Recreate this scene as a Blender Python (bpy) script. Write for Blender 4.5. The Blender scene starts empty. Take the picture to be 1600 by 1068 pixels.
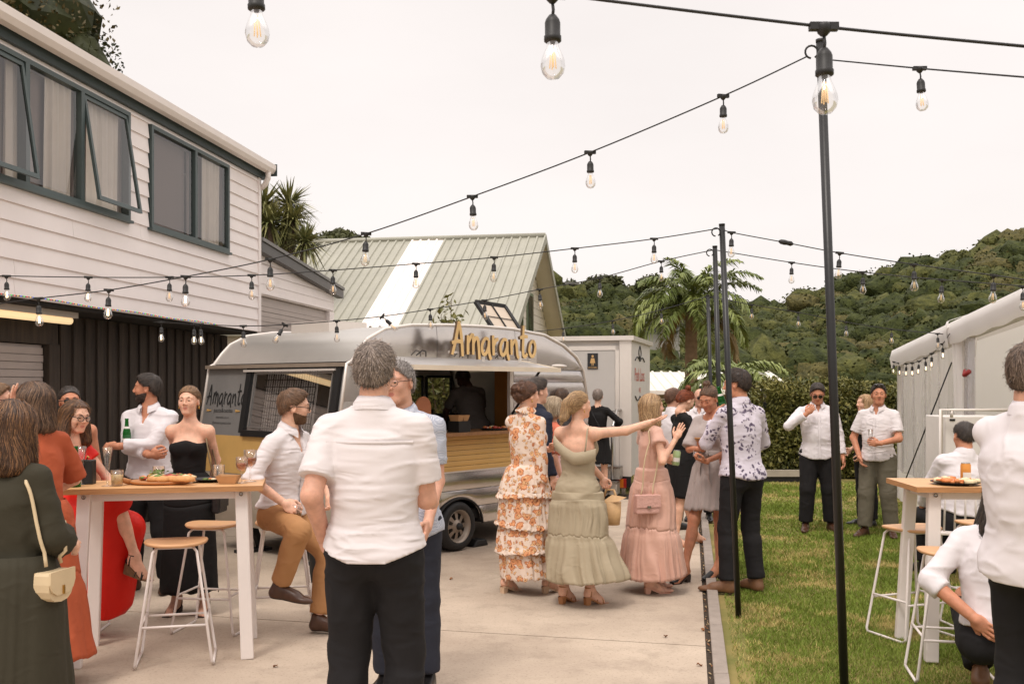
import bpy, math, random
import numpy as np
from mathutils import Vector, Matrix
random.seed(7); np.random.seed(7)
C = bpy.context.scene
COL = C.collection
PI = math.pi
rad = math.radians

# ------------------------------------------------------------------ camera
FPX, HOR, CZ = 1555.0, 604.0, 1.65          # focal length in photo pixels, horizon row, eye height
cam_d = bpy.data.cameras.new('camera'); cam = bpy.data.objects.new('camera', cam_d); COL.objects.link(cam)
cam_d.sensor_width = 36.0; cam_d.lens = 36.0 * FPX / 1600.0
cam_d.shift_y = (HOR - 534.0) / 1600.0
cam_d.clip_start = 0.1; cam_d.clip_end = 2000
cam_d.dof.use_dof = True; cam_d.dof.focus_distance = 7.0; cam_d.dof.aperture_fstop = 16.0
cam.location = (0, 0, CZ); cam.rotation_euler = (PI/2, 0, 0)
C.camera = cam

# ------------------------------------------------------------------ world: overcast sky
SUN_EL, SUN_ROT = rad(58), rad(200)
world = bpy.data.worlds.new('World'); C.world = world; world.use_nodes = True
nt = world.node_tree; nt.nodes.clear()
wo = nt.nodes.new('ShaderNodeOutputWorld'); bg = nt.nodes.new('ShaderNodeBackground')
sky = nt.nodes.new('ShaderNodeTexSky'); sky.sky_type = 'NISHITA'; sky.sun_disc = False
sky.sun_elevation = SUN_EL; sky.sun_rotation = SUN_ROT
sky.air_density = 1.0; sky.dust_density = 4.0; sky.ozone_density = 1.0
tc = nt.nodes.new('ShaderNodeTexCoord'); sep = nt.nodes.new('ShaderNodeSeparateXYZ')
nt.links.new(tc.outputs['Generated'], sep.inputs[0])
mp = nt.nodes.new('ShaderNodeMapRange')                      # cloud layer: brighter overhead than at the horizon
mp.inputs[1].default_value = 0.42; mp.inputs[2].default_value = 1.0
mp.inputs[3].default_value = 10.7; mp.inputs[4].default_value = 25.0
nt.links.new(sep.outputs[2], mp.inputs[0])
cn = nt.nodes.new('ShaderNodeTexNoise'); cn.inputs['Scale'].default_value = 1.5; cn.inputs['Detail'].default_value = 5
cm_ = nt.nodes.new('ShaderNodeMapping'); cm_.inputs['Scale'].default_value = (1, 1, 3)
nt.links.new(tc.outputs['Generated'], cm_.inputs[0]); nt.links.new(cm_.outputs[0], cn.inputs['Vector'])
cr = nt.nodes.new('ShaderNodeMapRange'); cr.inputs[1].default_value = .3; cr.inputs[2].default_value = .7; cr.inputs[3].default_value = 0.90; cr.inputs[4].default_value = 1.03
nt.links.new(cn.outputs[0], cr.inputs[0])
mul = nt.nodes.new('ShaderNodeMath'); mul.operation = 'MULTIPLY'
nt.links.new(mp.outputs[0], mul.inputs[0]); nt.links.new(cr.outputs[0], mul.inputs[1])
cc = nt.nodes.new('ShaderNodeVectorMath'); cc.operation = 'SCALE'; cc.inputs[0].default_value = (1.0, 0.93, 0.895)
nt.links.new(mul.outputs[0], cc.inputs['Scale'])
mx = nt.nodes.new('ShaderNodeMix'); mx.data_type = 'RGBA'; mx.inputs[0].default_value = 0.92
nt.links.new(sky.outputs[0], mx.inputs[6]); nt.links.new(cc.outputs[0], mx.inputs[7])
nt.links.new(mx.outputs[2], bg.inputs[0]); bg.inputs[1].default_value = 0.1
nt.links.new(bg.outputs[0], wo.inputs[0])

sun_d = bpy.data.lights.new('sun', 'SUN'); sun = bpy.data.objects.new('sun', sun_d); COL.objects.link(sun)
sun_d.energy = 1.35; sun_d.angle = rad(12); sun_d.color = (1.0, 0.93, 0.85)
_sd = Vector((-0.45*math.cos(SUN_EL), -0.89*math.cos(SUN_EL), math.sin(SUN_EL)))
sun.rotation_euler = _sd.to_track_quat('Z', 'Y').to_euler(); sun.location = (0, 0, 30)
C.view_settings.view_transform = 'Standard'; C.view_settings.look = 'None'
C.view_settings.exposure = 0.0; C.view_settings.gamma = 1.0
C.view_settings.use_curve_mapping = False
C.cycles.max_bounces = 8; C.cycles.transparent_max_bounces = 12
C.cycles.use_denoising = True

def G(u, v):
    Y = CZ*FPX/(v-HOR); return ((u-800)/FPX*Y, Y)
def PT(u, v, Y):
    return Vector(((u-800)/FPX*Y, Y, CZ+(HOR-v)/FPX*Y))
def UX(u, Y): return (u-800)/FPX*Y
def VZ(v, Y): return CZ+(HOR-v)/FPX*Y

# ------------------------------------------------------------------ materials
MATS = {}
def S(c):      # sRGB 0-255 -> linear
    return tuple(((x/255)/12.92 if x/255 <= 0.04045 else ((x/255+0.055)/1.055)**2.4) for x in c)
def M(name, col=None, rough=0.6, var=0.12, scale=6.0, bump=0.0, bscale=60.0, metal=0.0, sss=0.0, trans=0.0, ior=1.45,
      stretch=(1,1,1), alpha=1.0, emit=None, estr=0.0, col2=None, sheen=0.0, spec=0.5, coord='Object', detail=4.0):
    if name in MATS: return MATS[name]
    m = bpy.data.materials.new(name); m.use_nodes = True; MATS[name] = m
    n = m.node_tree; b = n.nodes['Principled BSDF']
    b.inputs['Roughness'].default_value = rough; b.inputs['Metallic'].default_value = metal
    b.inputs['Specular IOR Level'].default_value = spec
    if sss: b.inputs['Subsurface Weight'].default_value = sss; b.inputs['Subsurface Radius'].default_value = (.012,.005,.003); b.inputs['Subsurface Scale'].default_value = 1.0
    if trans: b.inputs['Transmission Weight'].default_value = trans; b.inputs['IOR'].default_value = ior
    if alpha < 1: b.inputs['Alpha'].default_value = alpha
    if sheen: b.inputs['Sheen Weight'].default_value = sheen
    if emit: b.inputs['Emission Color'].default_value = (*emit, 1); b.inputs['Emission Strength'].default_value = estr
    c = col
    if var > 0 or bump > 0:
        t = n.nodes.new('ShaderNodeTexCoord'); mpn = n.nodes.new('ShaderNodeMapping'); mpn.inputs['Scale'].default_value = stretch
        n.links.new(t.outputs[coord], mpn.inputs[0])
    if var > 0:
        nz = n.nodes.new('ShaderNodeTexNoise'); nz.inputs['Scale'].default_value = scale; nz.inputs['Detail'].default_value = detail
        nz.inputs['Roughness'].default_value = 0.62
        n.links.new(mpn.outputs[0], nz.inputs['Vector'])
        rp = n.nodes.new('ShaderNodeValToRGB')
        lo = tuple(x*(1-var) for x in c); hi = tuple(min(1, x*(1+var)) for x in c)
        if col2: lo, hi = c, col2
        rp.color_ramp.elements[0].position = 0.32; rp.color_ramp.elements[1].position = 0.68
        rp.color_ramp.elements[0].color = (*lo, 1); rp.color_ramp.elements[1].color = (*hi, 1)
        n.links.new(nz.outputs[0], rp.inputs[0]); n.links.new(rp.outputs[0], b.inputs['Base Color'])
    else: b.inputs['Base Color'].default_value = (*c, 1)
    if bump > 0:
        nb = n.nodes.new('ShaderNodeTexNoise'); nb.inputs['Scale'].default_value = bscale; nb.inputs['Detail'].default_value = 5
        n.links.new(mpn.outputs[0], nb.inputs['Vector'])
        bn = n.nodes.new('ShaderNodeBump'); bn.inputs['Strength'].default_value = min(1, bump); bn.inputs['Distance'].default_value = 0.01*max(1, bump)
        n.links.new(nb.outputs[0], bn.inputs['Height']); n.links.new(bn.outputs[0], b.inputs['Normal'])
    return m

def clothmat(name, rgb, rough=.8, var=.05, sc=5, crease=.35, csc=9.0, weave=.12, stretch=(1,1,1.6), sheen=0.0, seed=0.0, spec=.25):
    if name in MATS: return MATS[name]
    m = M(name, S(rgb), rough, var, sc, 0, sheen=sheen, spec=spec); n = m.node_tree; b = n.nodes['Principled BSDF']
    t = n.nodes.new('ShaderNodeTexCoord'); mp_ = n.nodes.new('ShaderNodeMapping'); mp_.inputs['Scale'].default_value = stretch; mp_.inputs['Location'].default_value = (seed, seed*.7, seed*.3); n.links.new(t.outputs['Object'], mp_.inputs[0])
    a = n.nodes.new('ShaderNodeTexNoise'); a.noise_type = 'RIDGED_MULTIFRACTAL'; a.inputs['Scale'].default_value = csc; a.inputs['Detail'].default_value = 5; a.inputs['Distortion'].default_value = 1.1; n.links.new(mp_.outputs[0], a.inputs['Vector'])
    w = n.nodes.new('ShaderNodeTexNoise'); w.inputs['Scale'].default_value = 420; w.inputs['Detail'].default_value = 1; n.links.new(t.outputs['Object'], w.inputs['Vector'])
    b1 = n.nodes.new('ShaderNodeBump'); b1.inputs['Strength'].default_value = crease; b1.inputs['Distance'].default_value = .016; n.links.new(a.outputs[0], b1.inputs['Height'])
    b2 = n.nodes.new('ShaderNodeBump'); b2.inputs['Strength'].default_value = weave; b2.inputs['Distance'].default_value = .001; n.links.new(w.outputs[0], b2.inputs['Height']); n.links.new(b1.outputs[0], b2.inputs['Normal']); n.links.new(b2.outputs[0], b.inputs['Normal'])
    return m

def glassmat(name, tint=(1,1,1), rough=0.02, alpha=0.25, top=None):
    """thin clear pane: mostly see-through with a glossy coat"""
    if name in MATS: return MATS[name]
    m = bpy.data.materials.new(name); m.use_nodes = True; MATS[name] = m
    n = m.node_tree; n.nodes.clear()
    o = n.nodes.new('ShaderNodeOutputMaterial'); mix = n.nodes.new('ShaderNodeMixShader')
    tr = n.nodes.new('ShaderNodeBsdfTransparent'); tr.inputs[0].default_value = (*tint, 1)
    gl = n.nodes.new('ShaderNodeBsdfGlossy'); gl.inputs['Roughness'].default_value = rough
    fr = n.nodes.new('ShaderNodeFresnel'); fr.inputs[0].default_value = 1.5
    mr = n.nodes.new('ShaderNodeMapRange'); mr.inputs[1].default_value = 0; mr.inputs[2].default_value = 1
    mr.inputs[3].default_value = alpha*0.06; mr.inputs[4].default_value = top or min(1.0, .55+alpha*.3)
    n.links.new(fr.outputs[0], mr.inputs[0]); n.links.new(mr.outputs[0], mix.inputs[0])
    n.links.new(tr.outputs[0], mix.inputs[1]); n.links.new(gl.outputs[0], mix.inputs[2]); n.links.new(mix.outputs[0], o.inputs[0])
    return m

# ------------------------------------------------------------------ mesh builder
class MB:
    def __init__(s): s.v = []; s.f = []; s.m = []; s.sm = []
    def add(s, vs, fs, mi=0, sm=False):
        o = len(s.v); s.v.extend([tuple(p) for p in vs])
        for f in fs: s.f.append([i+o for i in f]); s.m.append(mi); s.sm.append(sm)
        return s
    def box(s, c, d, rz=0.0, mi=0, R=None):
        x, y, z = d[0]/2, d[1]/2, d[2]/2
        vs = [Vector((a*x, b*y, e*z)) for a in (-1,1) for b in (-1,1) for e in (-1,1)]
        Rm = R if R is not None else Matrix.Rotation(rz, 3, 'Z')
        c = Vector(c); vs = [Rm @ q + c for q in vs]
        return s.add(vs, [(0,1,3,2),(4,6,7,5),(0,4,5,1),(2,3,7,6),(0,2,6,4),(1,5,7,3)], mi)
    def box2(s, a, b, mi=0):
        return s.box([(a[i]+b[i])/2 for i in range(3)], [abs(b[i]-a[i]) for i in range(3)], 0, mi)
    def beam(s, a, b, w, t, up=(0,0,1), mi=0):
        """box from a to b, w across, t along up"""
        a, b = Vector(a), Vector(b); d = (b-a); L = d.length; d.normalize()
        upv = Vector(up); x = d.cross(upv)
        if x.length < 1e-4: x = d.cross(Vector((1,0,0)))
        x.normalize(); z = x.cross(d)
        R = Matrix((x, d, z)).transposed()
        return s.box((a+b)/2, (w, L, t), 0, mi, R)
    def tube(s, pts, r, n=8, mi=0, caps=True, closed=False):
        pts = [Vector(p) for p in pts]; k = len(pts); vs = []; fs = []
        rs = r if isinstance(r, (list, tuple)) else [r]*k
        prev = None
        for i in range(k):
            if closed: t = pts[(i+1) % k]-pts[i-1]
            else: t = pts[min(i+1, k-1)]-pts[max(i-1, 0)]
            if t.length < 1e-9: t = Vector((0,0,1))
            t.normalize()
            if prev is None:
                x = t.orthogonal().normalized()
            else:
                x = prev-t*prev.dot(t)
                x = x.normalized() if x.length > 1e-6 else t.orthogonal().normalized()
            prev = x; y = t.cross(x)
            for j in range(n):
                a = 2*PI*j/n; vs.append(pts[i]+(x*math.cos(a)+y*math.sin(a))*rs[i])
        m = k if closed else k-1
        for i in range(m):
            for j in range(n):
                a = i*n+j; b = i*n+(j+1) % n; c = ((i+1) % k)*n+(j+1) % n; d = ((i+1) % k)*n+j
                fs.append((a, b, c, d))
        if caps and not closed: fs.append(tuple(range(n-1, -1, -1))); fs.append(tuple(range((k-1)*n, k*n)))
        return s.add(vs, fs, mi, True)
    def lathe(s, prof, c=(0,0,0), n=20, mi=0, R=None, sx=1, sy=1, a0=0, a1=2*PI):
        c = Vector(c); vs = []; fs = []; k = len(prof); full = abs(a1-a0-2*PI) < 1e-6
        nn = n if full else n+1
        for (r, z) in prof:
            for j in range(nn):
                a = a0+(a1-a0)*j/n; q = Vector((r*math.cos(a)*sx, r*math.sin(a)*sy, z))
                vs.append((R @ q if R is not None else q)+c)
        for i in range(k-1):
            for j in range(n):
                j2 = (j+1) % nn
                fs.append((i*nn+j, i*nn+j2, (i+1)*nn+j2, (i+1)*nn+j))
        return s.add(vs, fs, mi, True)
    def prism(s, poly, to3, depth, mi=0, sm=False):
        """2-D polygon; to3(x,y,d) maps to 3-D at depth d"""
        n = len(poly); vs = [to3(x, y, 0) for x, y in poly]+[to3(x, y, depth) for x, y in poly]
        s.add(vs, [tuple(range(n-1, -1, -1)), tuple(range(n, 2*n))], mi, False)
        return s.add(vs, [(i, (i+1) % n, n+(i+1) % n, n+i) for i in range(n)], mi, sm)
    def grid(s, P, mi=0, sm=True, closed_u=False):
        """P[i][j] points"""
        a, b = len(P), len(P[0]); vs = [q for r in P for q in r]; fs = []
        for i in range(a-1):
            for j in range(b if closed_u else b-1):
                fs.append((i*b+j, i*b+(j+1) % b, (i+1)*b+(j+1) % b, (i+1)*b+j))
        return s.add(vs, fs, mi, sm)
    def sphere(s, c, r, n=10, mi=0, sc=(1,1,1)):
        P = []
        for i in range(n//2+1):
            th = PI*i/(n//2); P.append([(c[0]+r*sc[0]*math.sin(th)*math.cos(2*PI*j/n), c[1]+r*sc[1]*math.sin(th)*math.sin(2*PI*j/n), c[2]+r*sc[2]*math.cos(th)) for j in range(n)])
        return s.grid(P, mi, True, True)

def fast_mesh(name, V, Fq, mats, mi=None, smooth=True):
    """V Nx3, Fq Mx3 or Mx4 arrays"""
    me = bpy.data.meshes.new(name); V = np.asarray(V, np.float32); Fq = np.asarray(Fq, np.int32)
    k = Fq.shape[1]
    me.vertices.add(len(V)); me.vertices.foreach_set('co', V.ravel())
    me.loops.add(Fq.size); me.loops.foreach_set('vertex_index', Fq.ravel())
    me.polygons.add(len(Fq)); me.polygons.foreach_set('loop_start', np.arange(0, Fq.size, k, dtype=np.int32))
    me.polygons.foreach_set('loop_total', np.full(len(Fq), k, np.int32))
    if mi is not None: me.polygons.foreach_set('material_index', np.asarray(mi, np.int32))
    me.polygons.foreach_set('use_smooth', np.full(len(Fq), smooth, bool))
    for m in (mats if isinstance(mats, (list, tuple)) else [mats]): me.materials.append(m)
    me.update(calc_edges=True); me.validate(); return me

def link(o, parent=None, world=False):
    COL.objects.link(o)
    if parent is not None:
        o.parent = parent
        if world: o.matrix_parent_inverse = parent.matrix_basis.inverted()
    return o
def mesh_of(name, mb, mats):
    me = bpy.data.meshes.new(name); me.from_pydata(mb.v, [], mb.f)
    for m in (mats if isinstance(mats, (list, tuple)) else [mats]): me.materials.append(m)
    me.polygons.foreach_set('material_index', mb.m); me.polygons.foreach_set('use_smooth', mb.sm)
    me.update(); return me
def obj(name, mb, mats, parent=None, world=False, bevel=0.0):
    me = mb if isinstance(mb, bpy.types.Mesh) else mesh_of(name, mb, mats)
    o = bpy.data.objects.new(name, me); link(o, parent, world)
    if bevel:
        b = o.modifiers.new('bevel', 'BEVEL'); b.width = bevel; b.segments = 2; b.limit_method = 'ANGLE'
    return o
def tag(o, label=None, cat=None, group=None, kind=None):
    if label: o['label'] = label
    if cat: o['category'] = cat
    if group: o['group'] = group
    if kind: o['kind'] = kind
    return o
def thing(name, label, cat, loc=(0,0,0), rz=0.0, group=None):
    o = bpy.data.objects.new(name, None); COL.objects.link(o); o.location = loc; o.rotation_euler = (0, 0, rz)
    o.empty_display_size = 0.1
    o.matrix_basis = Matrix.Translation(loc) @ Matrix.Rotation(rz, 4, 'Z')
    return tag(o, label, cat, group)
def copy_tree(o, parent=None):
    c = o.copy(); COL.objects.link(c)
    if parent is not None: c.parent = parent
    for ch in [x for x in o.children]: copy_tree(ch, c)
    return c
def copy_thing(o, loc, rz, label, group=None):
    c = copy_tree(o); c.matrix_basis = Matrix.Translation(loc) @ Matrix.Rotation(rz, 4, 'Z'); c['label'] = label
    if group: c['group'] = group
    return c

# ------------------------------------------------------------------ noise
def _hash(ix, iy, iz, seed):
    h = (ix*374761393+iy*668265263+iz*2147483647+seed*974634777) & 0xffffffff
    h = ((h ^ (h >> 13))*1274126177) & 0xffffffff
    return ((h ^ (h >> 16)) & 0xffff)/65535.0
def vnoise(P, scale=1.0, seed=0):
    P = np.asarray(P, np.float64)*scale; I = np.floor(P).astype(np.int64); f = P-I; f = f*f*(3-2*f)
    out = 0
    for a in (0, 1):
        for b in (0, 1):
            for c in (0, 1):
                w = (f[:,0] if a else 1-f[:,0])*(f[:,1] if b else 1-f[:,1])*(f[:,2] if c else 1-f[:,2])
                out = out+w*_hash(I[:,0]+a, I[:,1]+b, I[:,2]+c, seed)
    return out*2-1
def fbm(P, scale, seed=0, oct=3):
    o = 0; a = 1.0
    for i in range(oct): o = o+a*vnoise(P, scale*2**i, seed+i*17); a *= 0.5
    return o

# ------------------------------------------------------------------ signed-distance bodies
class SDF:
    def __init__(s): s.p = []; s.cut = []
    def rc(s, a, b, r1, r2, k=0.03, cap=False, op=1): s.p.append(('rc', np.array(a, float), np.array(b, float), r1, r2, k, cap, op)); return s
    def el(s, c, r, R=None, k=0.03, op=1):
        s.p.append(('el', np.array(c, float), np.array(r, float), None if R is None else np.array(R, float), 0, k, False, op)); return s
    def clip(s, fn): s.cut.append(fn); return s          # fn(x,y,z) positive where material is removed
    def bounds(s):
        lo = np.full(3, 1e9); hi = -lo
        for q in s.p:
            if q[7] < 0: continue
            if q[0] == 'rc':
                r = max(q[3], q[4]); lo = np.minimum(lo, np.minimum(q[1], q[2])-r); hi = np.maximum(hi, np.maximum(q[1], q[2])+r)
            else:
                r = q[2].max() if q[3] is not None else q[2]; lo = np.minimum(lo, q[1]-r); hi = np.maximum(hi, q[1]+r)
        return lo, hi
    def dist(s, q, x, y, z):
        if q[0] == 'rc':
            a, b, r1, r2 = q[1], q[2], q[3], q[4]; d = b-a; L2 = max(1e-12, float(d @ d))
            px, py, pz = x-a[0], y-a[1], z-a[2]
            tt = (px*d[0]+py*d[1]+pz*d[2])/L2; t = np.clip(tt, 0, 1)
            r = np.sqrt((px-t*d[0])**2+(py-t*d[1])**2+(pz-t*d[2])**2)-(r1+(r2-r1)*t)
            if q[6]: r = np.maximum(r, (tt-1)*math.sqrt(L2))
            return r
        c, R3, R = q[1], q[2], q[3]
        px, py, pz = x-c[0], y-c[1], z-c[2]
        if R is not None:
            px, py, pz = (px*R[0,0]+py*R[1,0]+pz*R[2,0], px*R[0,1]+py*R[1,1]+pz*R[2,1], px*R[0,2]+py*R[1,2]+pz*R[2,2])
        k0 = np.sqrt((px/R3[0])**2+(py/R3[1])**2+(pz/R3[2])**2)
        k1 = np.sqrt((px/R3[0]**2)**2+(py/R3[1]**2)**2+(pz/R3[2]**2)**2)+1e-9
        return k0*(k0-1)/k1
    def at(s, P):
        x, y, z = P[:,0], P[:,1], P[:,2]; D = np.full(len(P), 0.3)
        for q in s.p: D = s.comb(D, s.dist(q, x, y, z), q)
        for fn in s.cut: D = np.maximum(D, fn(x, y, z))
        return D
    def comb(s, D, d, q):
        k = q[5]
        if q[7] < 0:
            hh = np.clip(0.5-0.5*(D+d)/k, 0, 1); return D*(1-hh)-d*hh+k*hh*(1-hh)
        hh = np.clip(0.5+0.5*(d-D)/k, 0, 1) ; return d*hh*0+ (D*hh+d*(1-hh)-k*hh*(1-hh))
    def mesh(s, h):
        lo, hi = s.bounds(); lo = lo-2.5*h; hi = hi+2.5*h
        n = np.ceil((hi-lo)/h).astype(int)+1
        X = (lo[0]+h*np.arange(n[0])).astype(np.float32); Y = (lo[1]+h*np.arange(n[1])).astype(np.float32); Z = (lo[2]+h*np.arange(n[2])).astype(np.float32)
        D = np.full(n, 0.3, np.float32); mg = 0.06+2*h
        for q in s.p:
            if q[0] == 'rc': r = max(q[3], q[4]); l = np.minimum(q[1], q[2])-r; g = np.maximum(q[1], q[2])+r
            else: r = q[2].max() if q[3] is not None else q[2]; l = q[1]-r; g = q[1]+r
            i0 = np.clip(np.floor((l-mg-lo)/h).astype(int), 0, n); i1 = np.clip(np.ceil((g+mg-lo)/h).astype(int)+1, 0, n)
            sl = tuple(slice(a, b) for a, b in zip(i0, i1))
            x = X[sl[0]][:,None,None]; y = Y[sl[1]][None,:,None]; z = Z[sl[2]][None,None,:]
            D[sl] = s.comb(D[sl], s.dist(q, x, y, z), q)
        for fn in s.cut: D = np.maximum(D, fn(X[:,None,None], Y[None,:,None], Z[None,None,:]))
        return surface_nets(D, lo, h)
def surface_nets(D, lo, h):
    D = np.where(D == 0, 1e-7, D)
    sg = D < 0
    c = [sg[:-1,:-1,:-1], sg[1:,:-1,:-1], sg[:-1,1:,:-1], sg[1:,1:,:-1], sg[:-1,:-1,1:], sg[1:,:-1,1:], sg[:-1,1:,1:], sg[1:,1:,1:]]
    sm = sum(q.astype(np.int8) for q in c); act = (sm > 0) & (sm < 8)
    I = np.argwhere(act); idx = np.full(act.shape, -1, np.int32); idx[act] = np.arange(len(I))
    offs = np.array([(a, b, d) for d in (0,1) for b in (0,1) for a in (0,1)])
    vals = np.stack([D[I[:,0]+o[0], I[:,1]+o[1], I[:,2]+o[2]] for o in offs], 1)
    pos = np.zeros((len(I), 3)); cnt = np.zeros(len(I))
    for a in range(8):
        for bit in (1, 2, 4):
            if a & bit: continue
            b = a | bit; va, vb = vals[:,a], vals[:,b]; cr = (va < 0) != (vb < 0)
            t = np.where(cr, va/(va-vb+1e-20), 0)
            pos += np.where(cr[:,None], offs[a]+t[:,None]*(offs[b]-offs[a]), 0); cnt += cr
    V = lo+h*(I+pos/np.maximum(cnt, 1)[:,None])
    Fs = []
    for ax in range(3):
        a, b = (ax+1) % 3, (ax+2) % 3
        s0 = [slice(None)]*3; s1 = [slice(None)]*3; s0[ax] = slice(None, -1); s1[ax] = slice(1, None)
        A = sg[tuple(s0)]; B = sg[tuple(s1)]; E = A != B
        sl = [slice(None)]*3; sl[a] = slice(1, -1); sl[b] = slice(1, -1)
        e = np.argwhere(E[tuple(sl)]); e[:,a] += 1; e[:,b] += 1
        if len(e) == 0: continue
        def cell(da, db):
            q = e.copy(); q[:,a] -= da; q[:,b] -= db; return idx[q[:,0], q[:,1], q[:,2]]
        q = np.stack([cell(1,1), cell(0,1), cell(0,0), cell(1,0)], 1)
        fl = ~A[e[:,0], e[:,1], e[:,2]]; q[fl] = q[fl][:, ::-1]; Fs.append(q)
    return V, (np.concatenate(Fs) if Fs else np.zeros((0, 4), int))
def normals(V, Fq):
    n = np.cross(V[Fq[:,2]]-V[Fq[:,0]], V[Fq[:,3]]-V[Fq[:,1]]); N = np.zeros_like(V)
    for i in range(4): np.add.at(N, Fq[:,i], n)
    return N/(np.linalg.norm(N, axis=1)[:,None]+1e-12)
def relax(V, Fq, it=1, f=0.5):
    for _ in range(it):
        A = np.zeros_like(V); c = np.zeros(len(V))
        for i in range(4):
            for j in (1, 3): np.add.at(A, Fq[:,i], V[Fq[:,(i+j) % 4]]); np.add.at(c, Fq[:,i], 1)
        V = V*(1-f)+f*A/np.maximum(c, 1)[:,None]
    return V
# ================================================================== people library
def V3(*a): return np.array(a, float)
def nrm(v): v = np.asarray(v, float); return v/(np.linalg.norm(v)+1e-12)
def rotz(d): a = rad(d); return np.array([[math.cos(a), -math.sin(a), 0], [math.sin(a), math.cos(a), 0], [0, 0, 1]])
def rotx(d): a = rad(d); return np.array([[1, 0, 0], [0, math.cos(a), -math.sin(a)], [0, math.sin(a), math.cos(a)]])
def roty(d): a = rad(d); return np.array([[math.cos(a), 0, math.sin(a)], [0, 1, 0], [-math.sin(a), 0, math.cos(a)]])

SKINS = {'fair': (221,173,147), 'tan': (196,134,104), 'brown': (172,112,86), 'pink': (208,157,133), 'dark': (70,48,38)}
def skinmat(k):
    return M('skin_'+k, S(SKINS[k]), 0.5, 0.15, 16, 0.12, 160, sss=0.10, spec=0.35)
def lipmat(k):
    c = SKINS[k]; return M('lip_'+k, S((c[0]*0.90, c[1]*0.76, c[2]*0.78)), 0.42, 0.05, 30)
eye_white = M('eye_white', S((226,216,208)), 0.2, 0); eye_dark = M('eye_iris', S((52,40,34)), 0.15, 0)

_head = {}
def head_geo(sex):
    if sex in _head: return _head[sex]
    s = SDF(); f = sex == 'f'
    s.el((0,-.014,.034), (.075,.097,.084), k=.01)
    s.el((0,.028,-.012), (.064,.066,.088), k=.03)
    s.el((0,.034,-.066), (.050 if f else .056,.05,.042), k=.03)
    s.rc((-.016,.066,-.094), (.016,.066,-.094), .017 if f else .021, .017 if f else .021, k=.02)
    for x in (-1, 1):
        s.el((x*.040,.064,-.022), (.024,.024,.026), k=.02)
        s.rc((x*.012,.086,.030), (x*.046,.070,.032), .010, .009, k=.016)
    for x in (-1, 1): s.el((x*.031,.101,.009), (.018,.018,.013), k=.012, op=-1)
    for x in (-1, 1): s.el((x*.031,.078,.008), (.015,.0145,.0125), k=.006)
    for x in (-1, 1): s.rc((x*.020,.091,.0145), (x*.044,.083,.0135), .0032, .003, k=.004)
    s.rc((0,.088,.022), (0,.109,-.018), .0068, .0098, k=.010)
    for x in (-1, 1): s.el((x*.011,.102,-.024), (.009,.010,.008), k=.006)
    s.rc((-.018,.082,-.051), (.018,.082,-.051), .0042, .0042, k=.007)
    s.rc((0,.0865,-.0515), (0,.0865,-.052), .0042, .0042, k=.008)
    s.rc((-.014,.083,-.062), (.014,.083,-.062), .0045, .0045, k=.007)
    s.rc((-.02,.0915,-.0566), (.02,.0915,-.0566), .0022, .0022, k=.004, op=-1)
    for x in (-1, 1):
        Re = rotz(x*-22)
        s.el((x*.078,-.008,-.004), (.010,.022,.032), Re, k=.008)
        s.el((x*.088,-.002,.000), (.006,.011,.017), Re, k=.006, op=-1)
    s.rc((0,-.018,-.05), (0,-.030,-.165), .050 if f else .057, .052 if f else .062, k=.03)
    V, Q = s.mesh(.0042); V = relax(V, Q, 1, .35)
    c = V[Q].mean(1)
    lip = (np.abs(c[:,0]) < .0215-.010*np.abs(c[:,2]+.057)/.01) & (c[:,2] > -.068) & (c[:,2] < -.047) & (c[:,1] > .079)
    _head[sex] = (V, Q, lip.astype(int)); return _head[sex]

_hand = {}
def hand_geo(pose):
    if pose in _hand: return _hand[pose]
    cur = {'relax': (18,26,22), 'grip': (42,55,38), 'grip_thin': (62,70,45), 'open': (4,6,5), 'fan': (6,10,8), 'point': (10,14,10), 'fist': (72,80,55)}[pose]
    sp = {'fan': 11, 'open': 4}.get(pose, 3)
    s = SDF()
    s.rc((0,-.02,0), (0,.03,0), .027, .026, k=.012)
    s.el((0,.052,0), (.042,.050,.0155), k=.012)
    s.el((-.026,.034,-.008), (.018,.030,.015), k=.012)
    for i, (x, y, L) in enumerate(((-.030,.090,.070), (-.010,.096,.079), (.011,.093,.072), (.030,.085,.056))):
        p = V3(x, y, 0); a = 0.0; az = (i-1.4)*-sp; r = (.0092,.0094,.0090,.0078)[i]
        for j, fr in enumerate((.44,.32,.24)):
            a += cur[j]*(1+.06*i)
            d = rotz(az) @ V3(0, math.cos(rad(a)), -math.sin(rad(a)))
            q = p+d*L*fr; s.rc(p, q, r, r*.92, k=.005); p = q; r *= .92
    tc_ = cur[0]/60
    p = V3(-.034,.026,-.006); d1 = nrm((-.72+.25*tc_, .72, -.25-.5*tc_)); q = p+d1*.040; s.rc(p, q, .0135, .0108, k=.01)
    d2 = nrm((-.45+.65*tc_, .86, -.2-.35*tc_)); q2 = q+d2*.030; s.rc(q, q2, .0105, .0098, k=.005)
    d3 = nrm((-.2+.8*tc_, .86, -.15)); s.rc(q2, q2+d3*.022, .0098, .0082, k=.005)
    V, Q = s.mesh(.0038); _hand[pose] = (V, Q); return _hand[pose]

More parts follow.
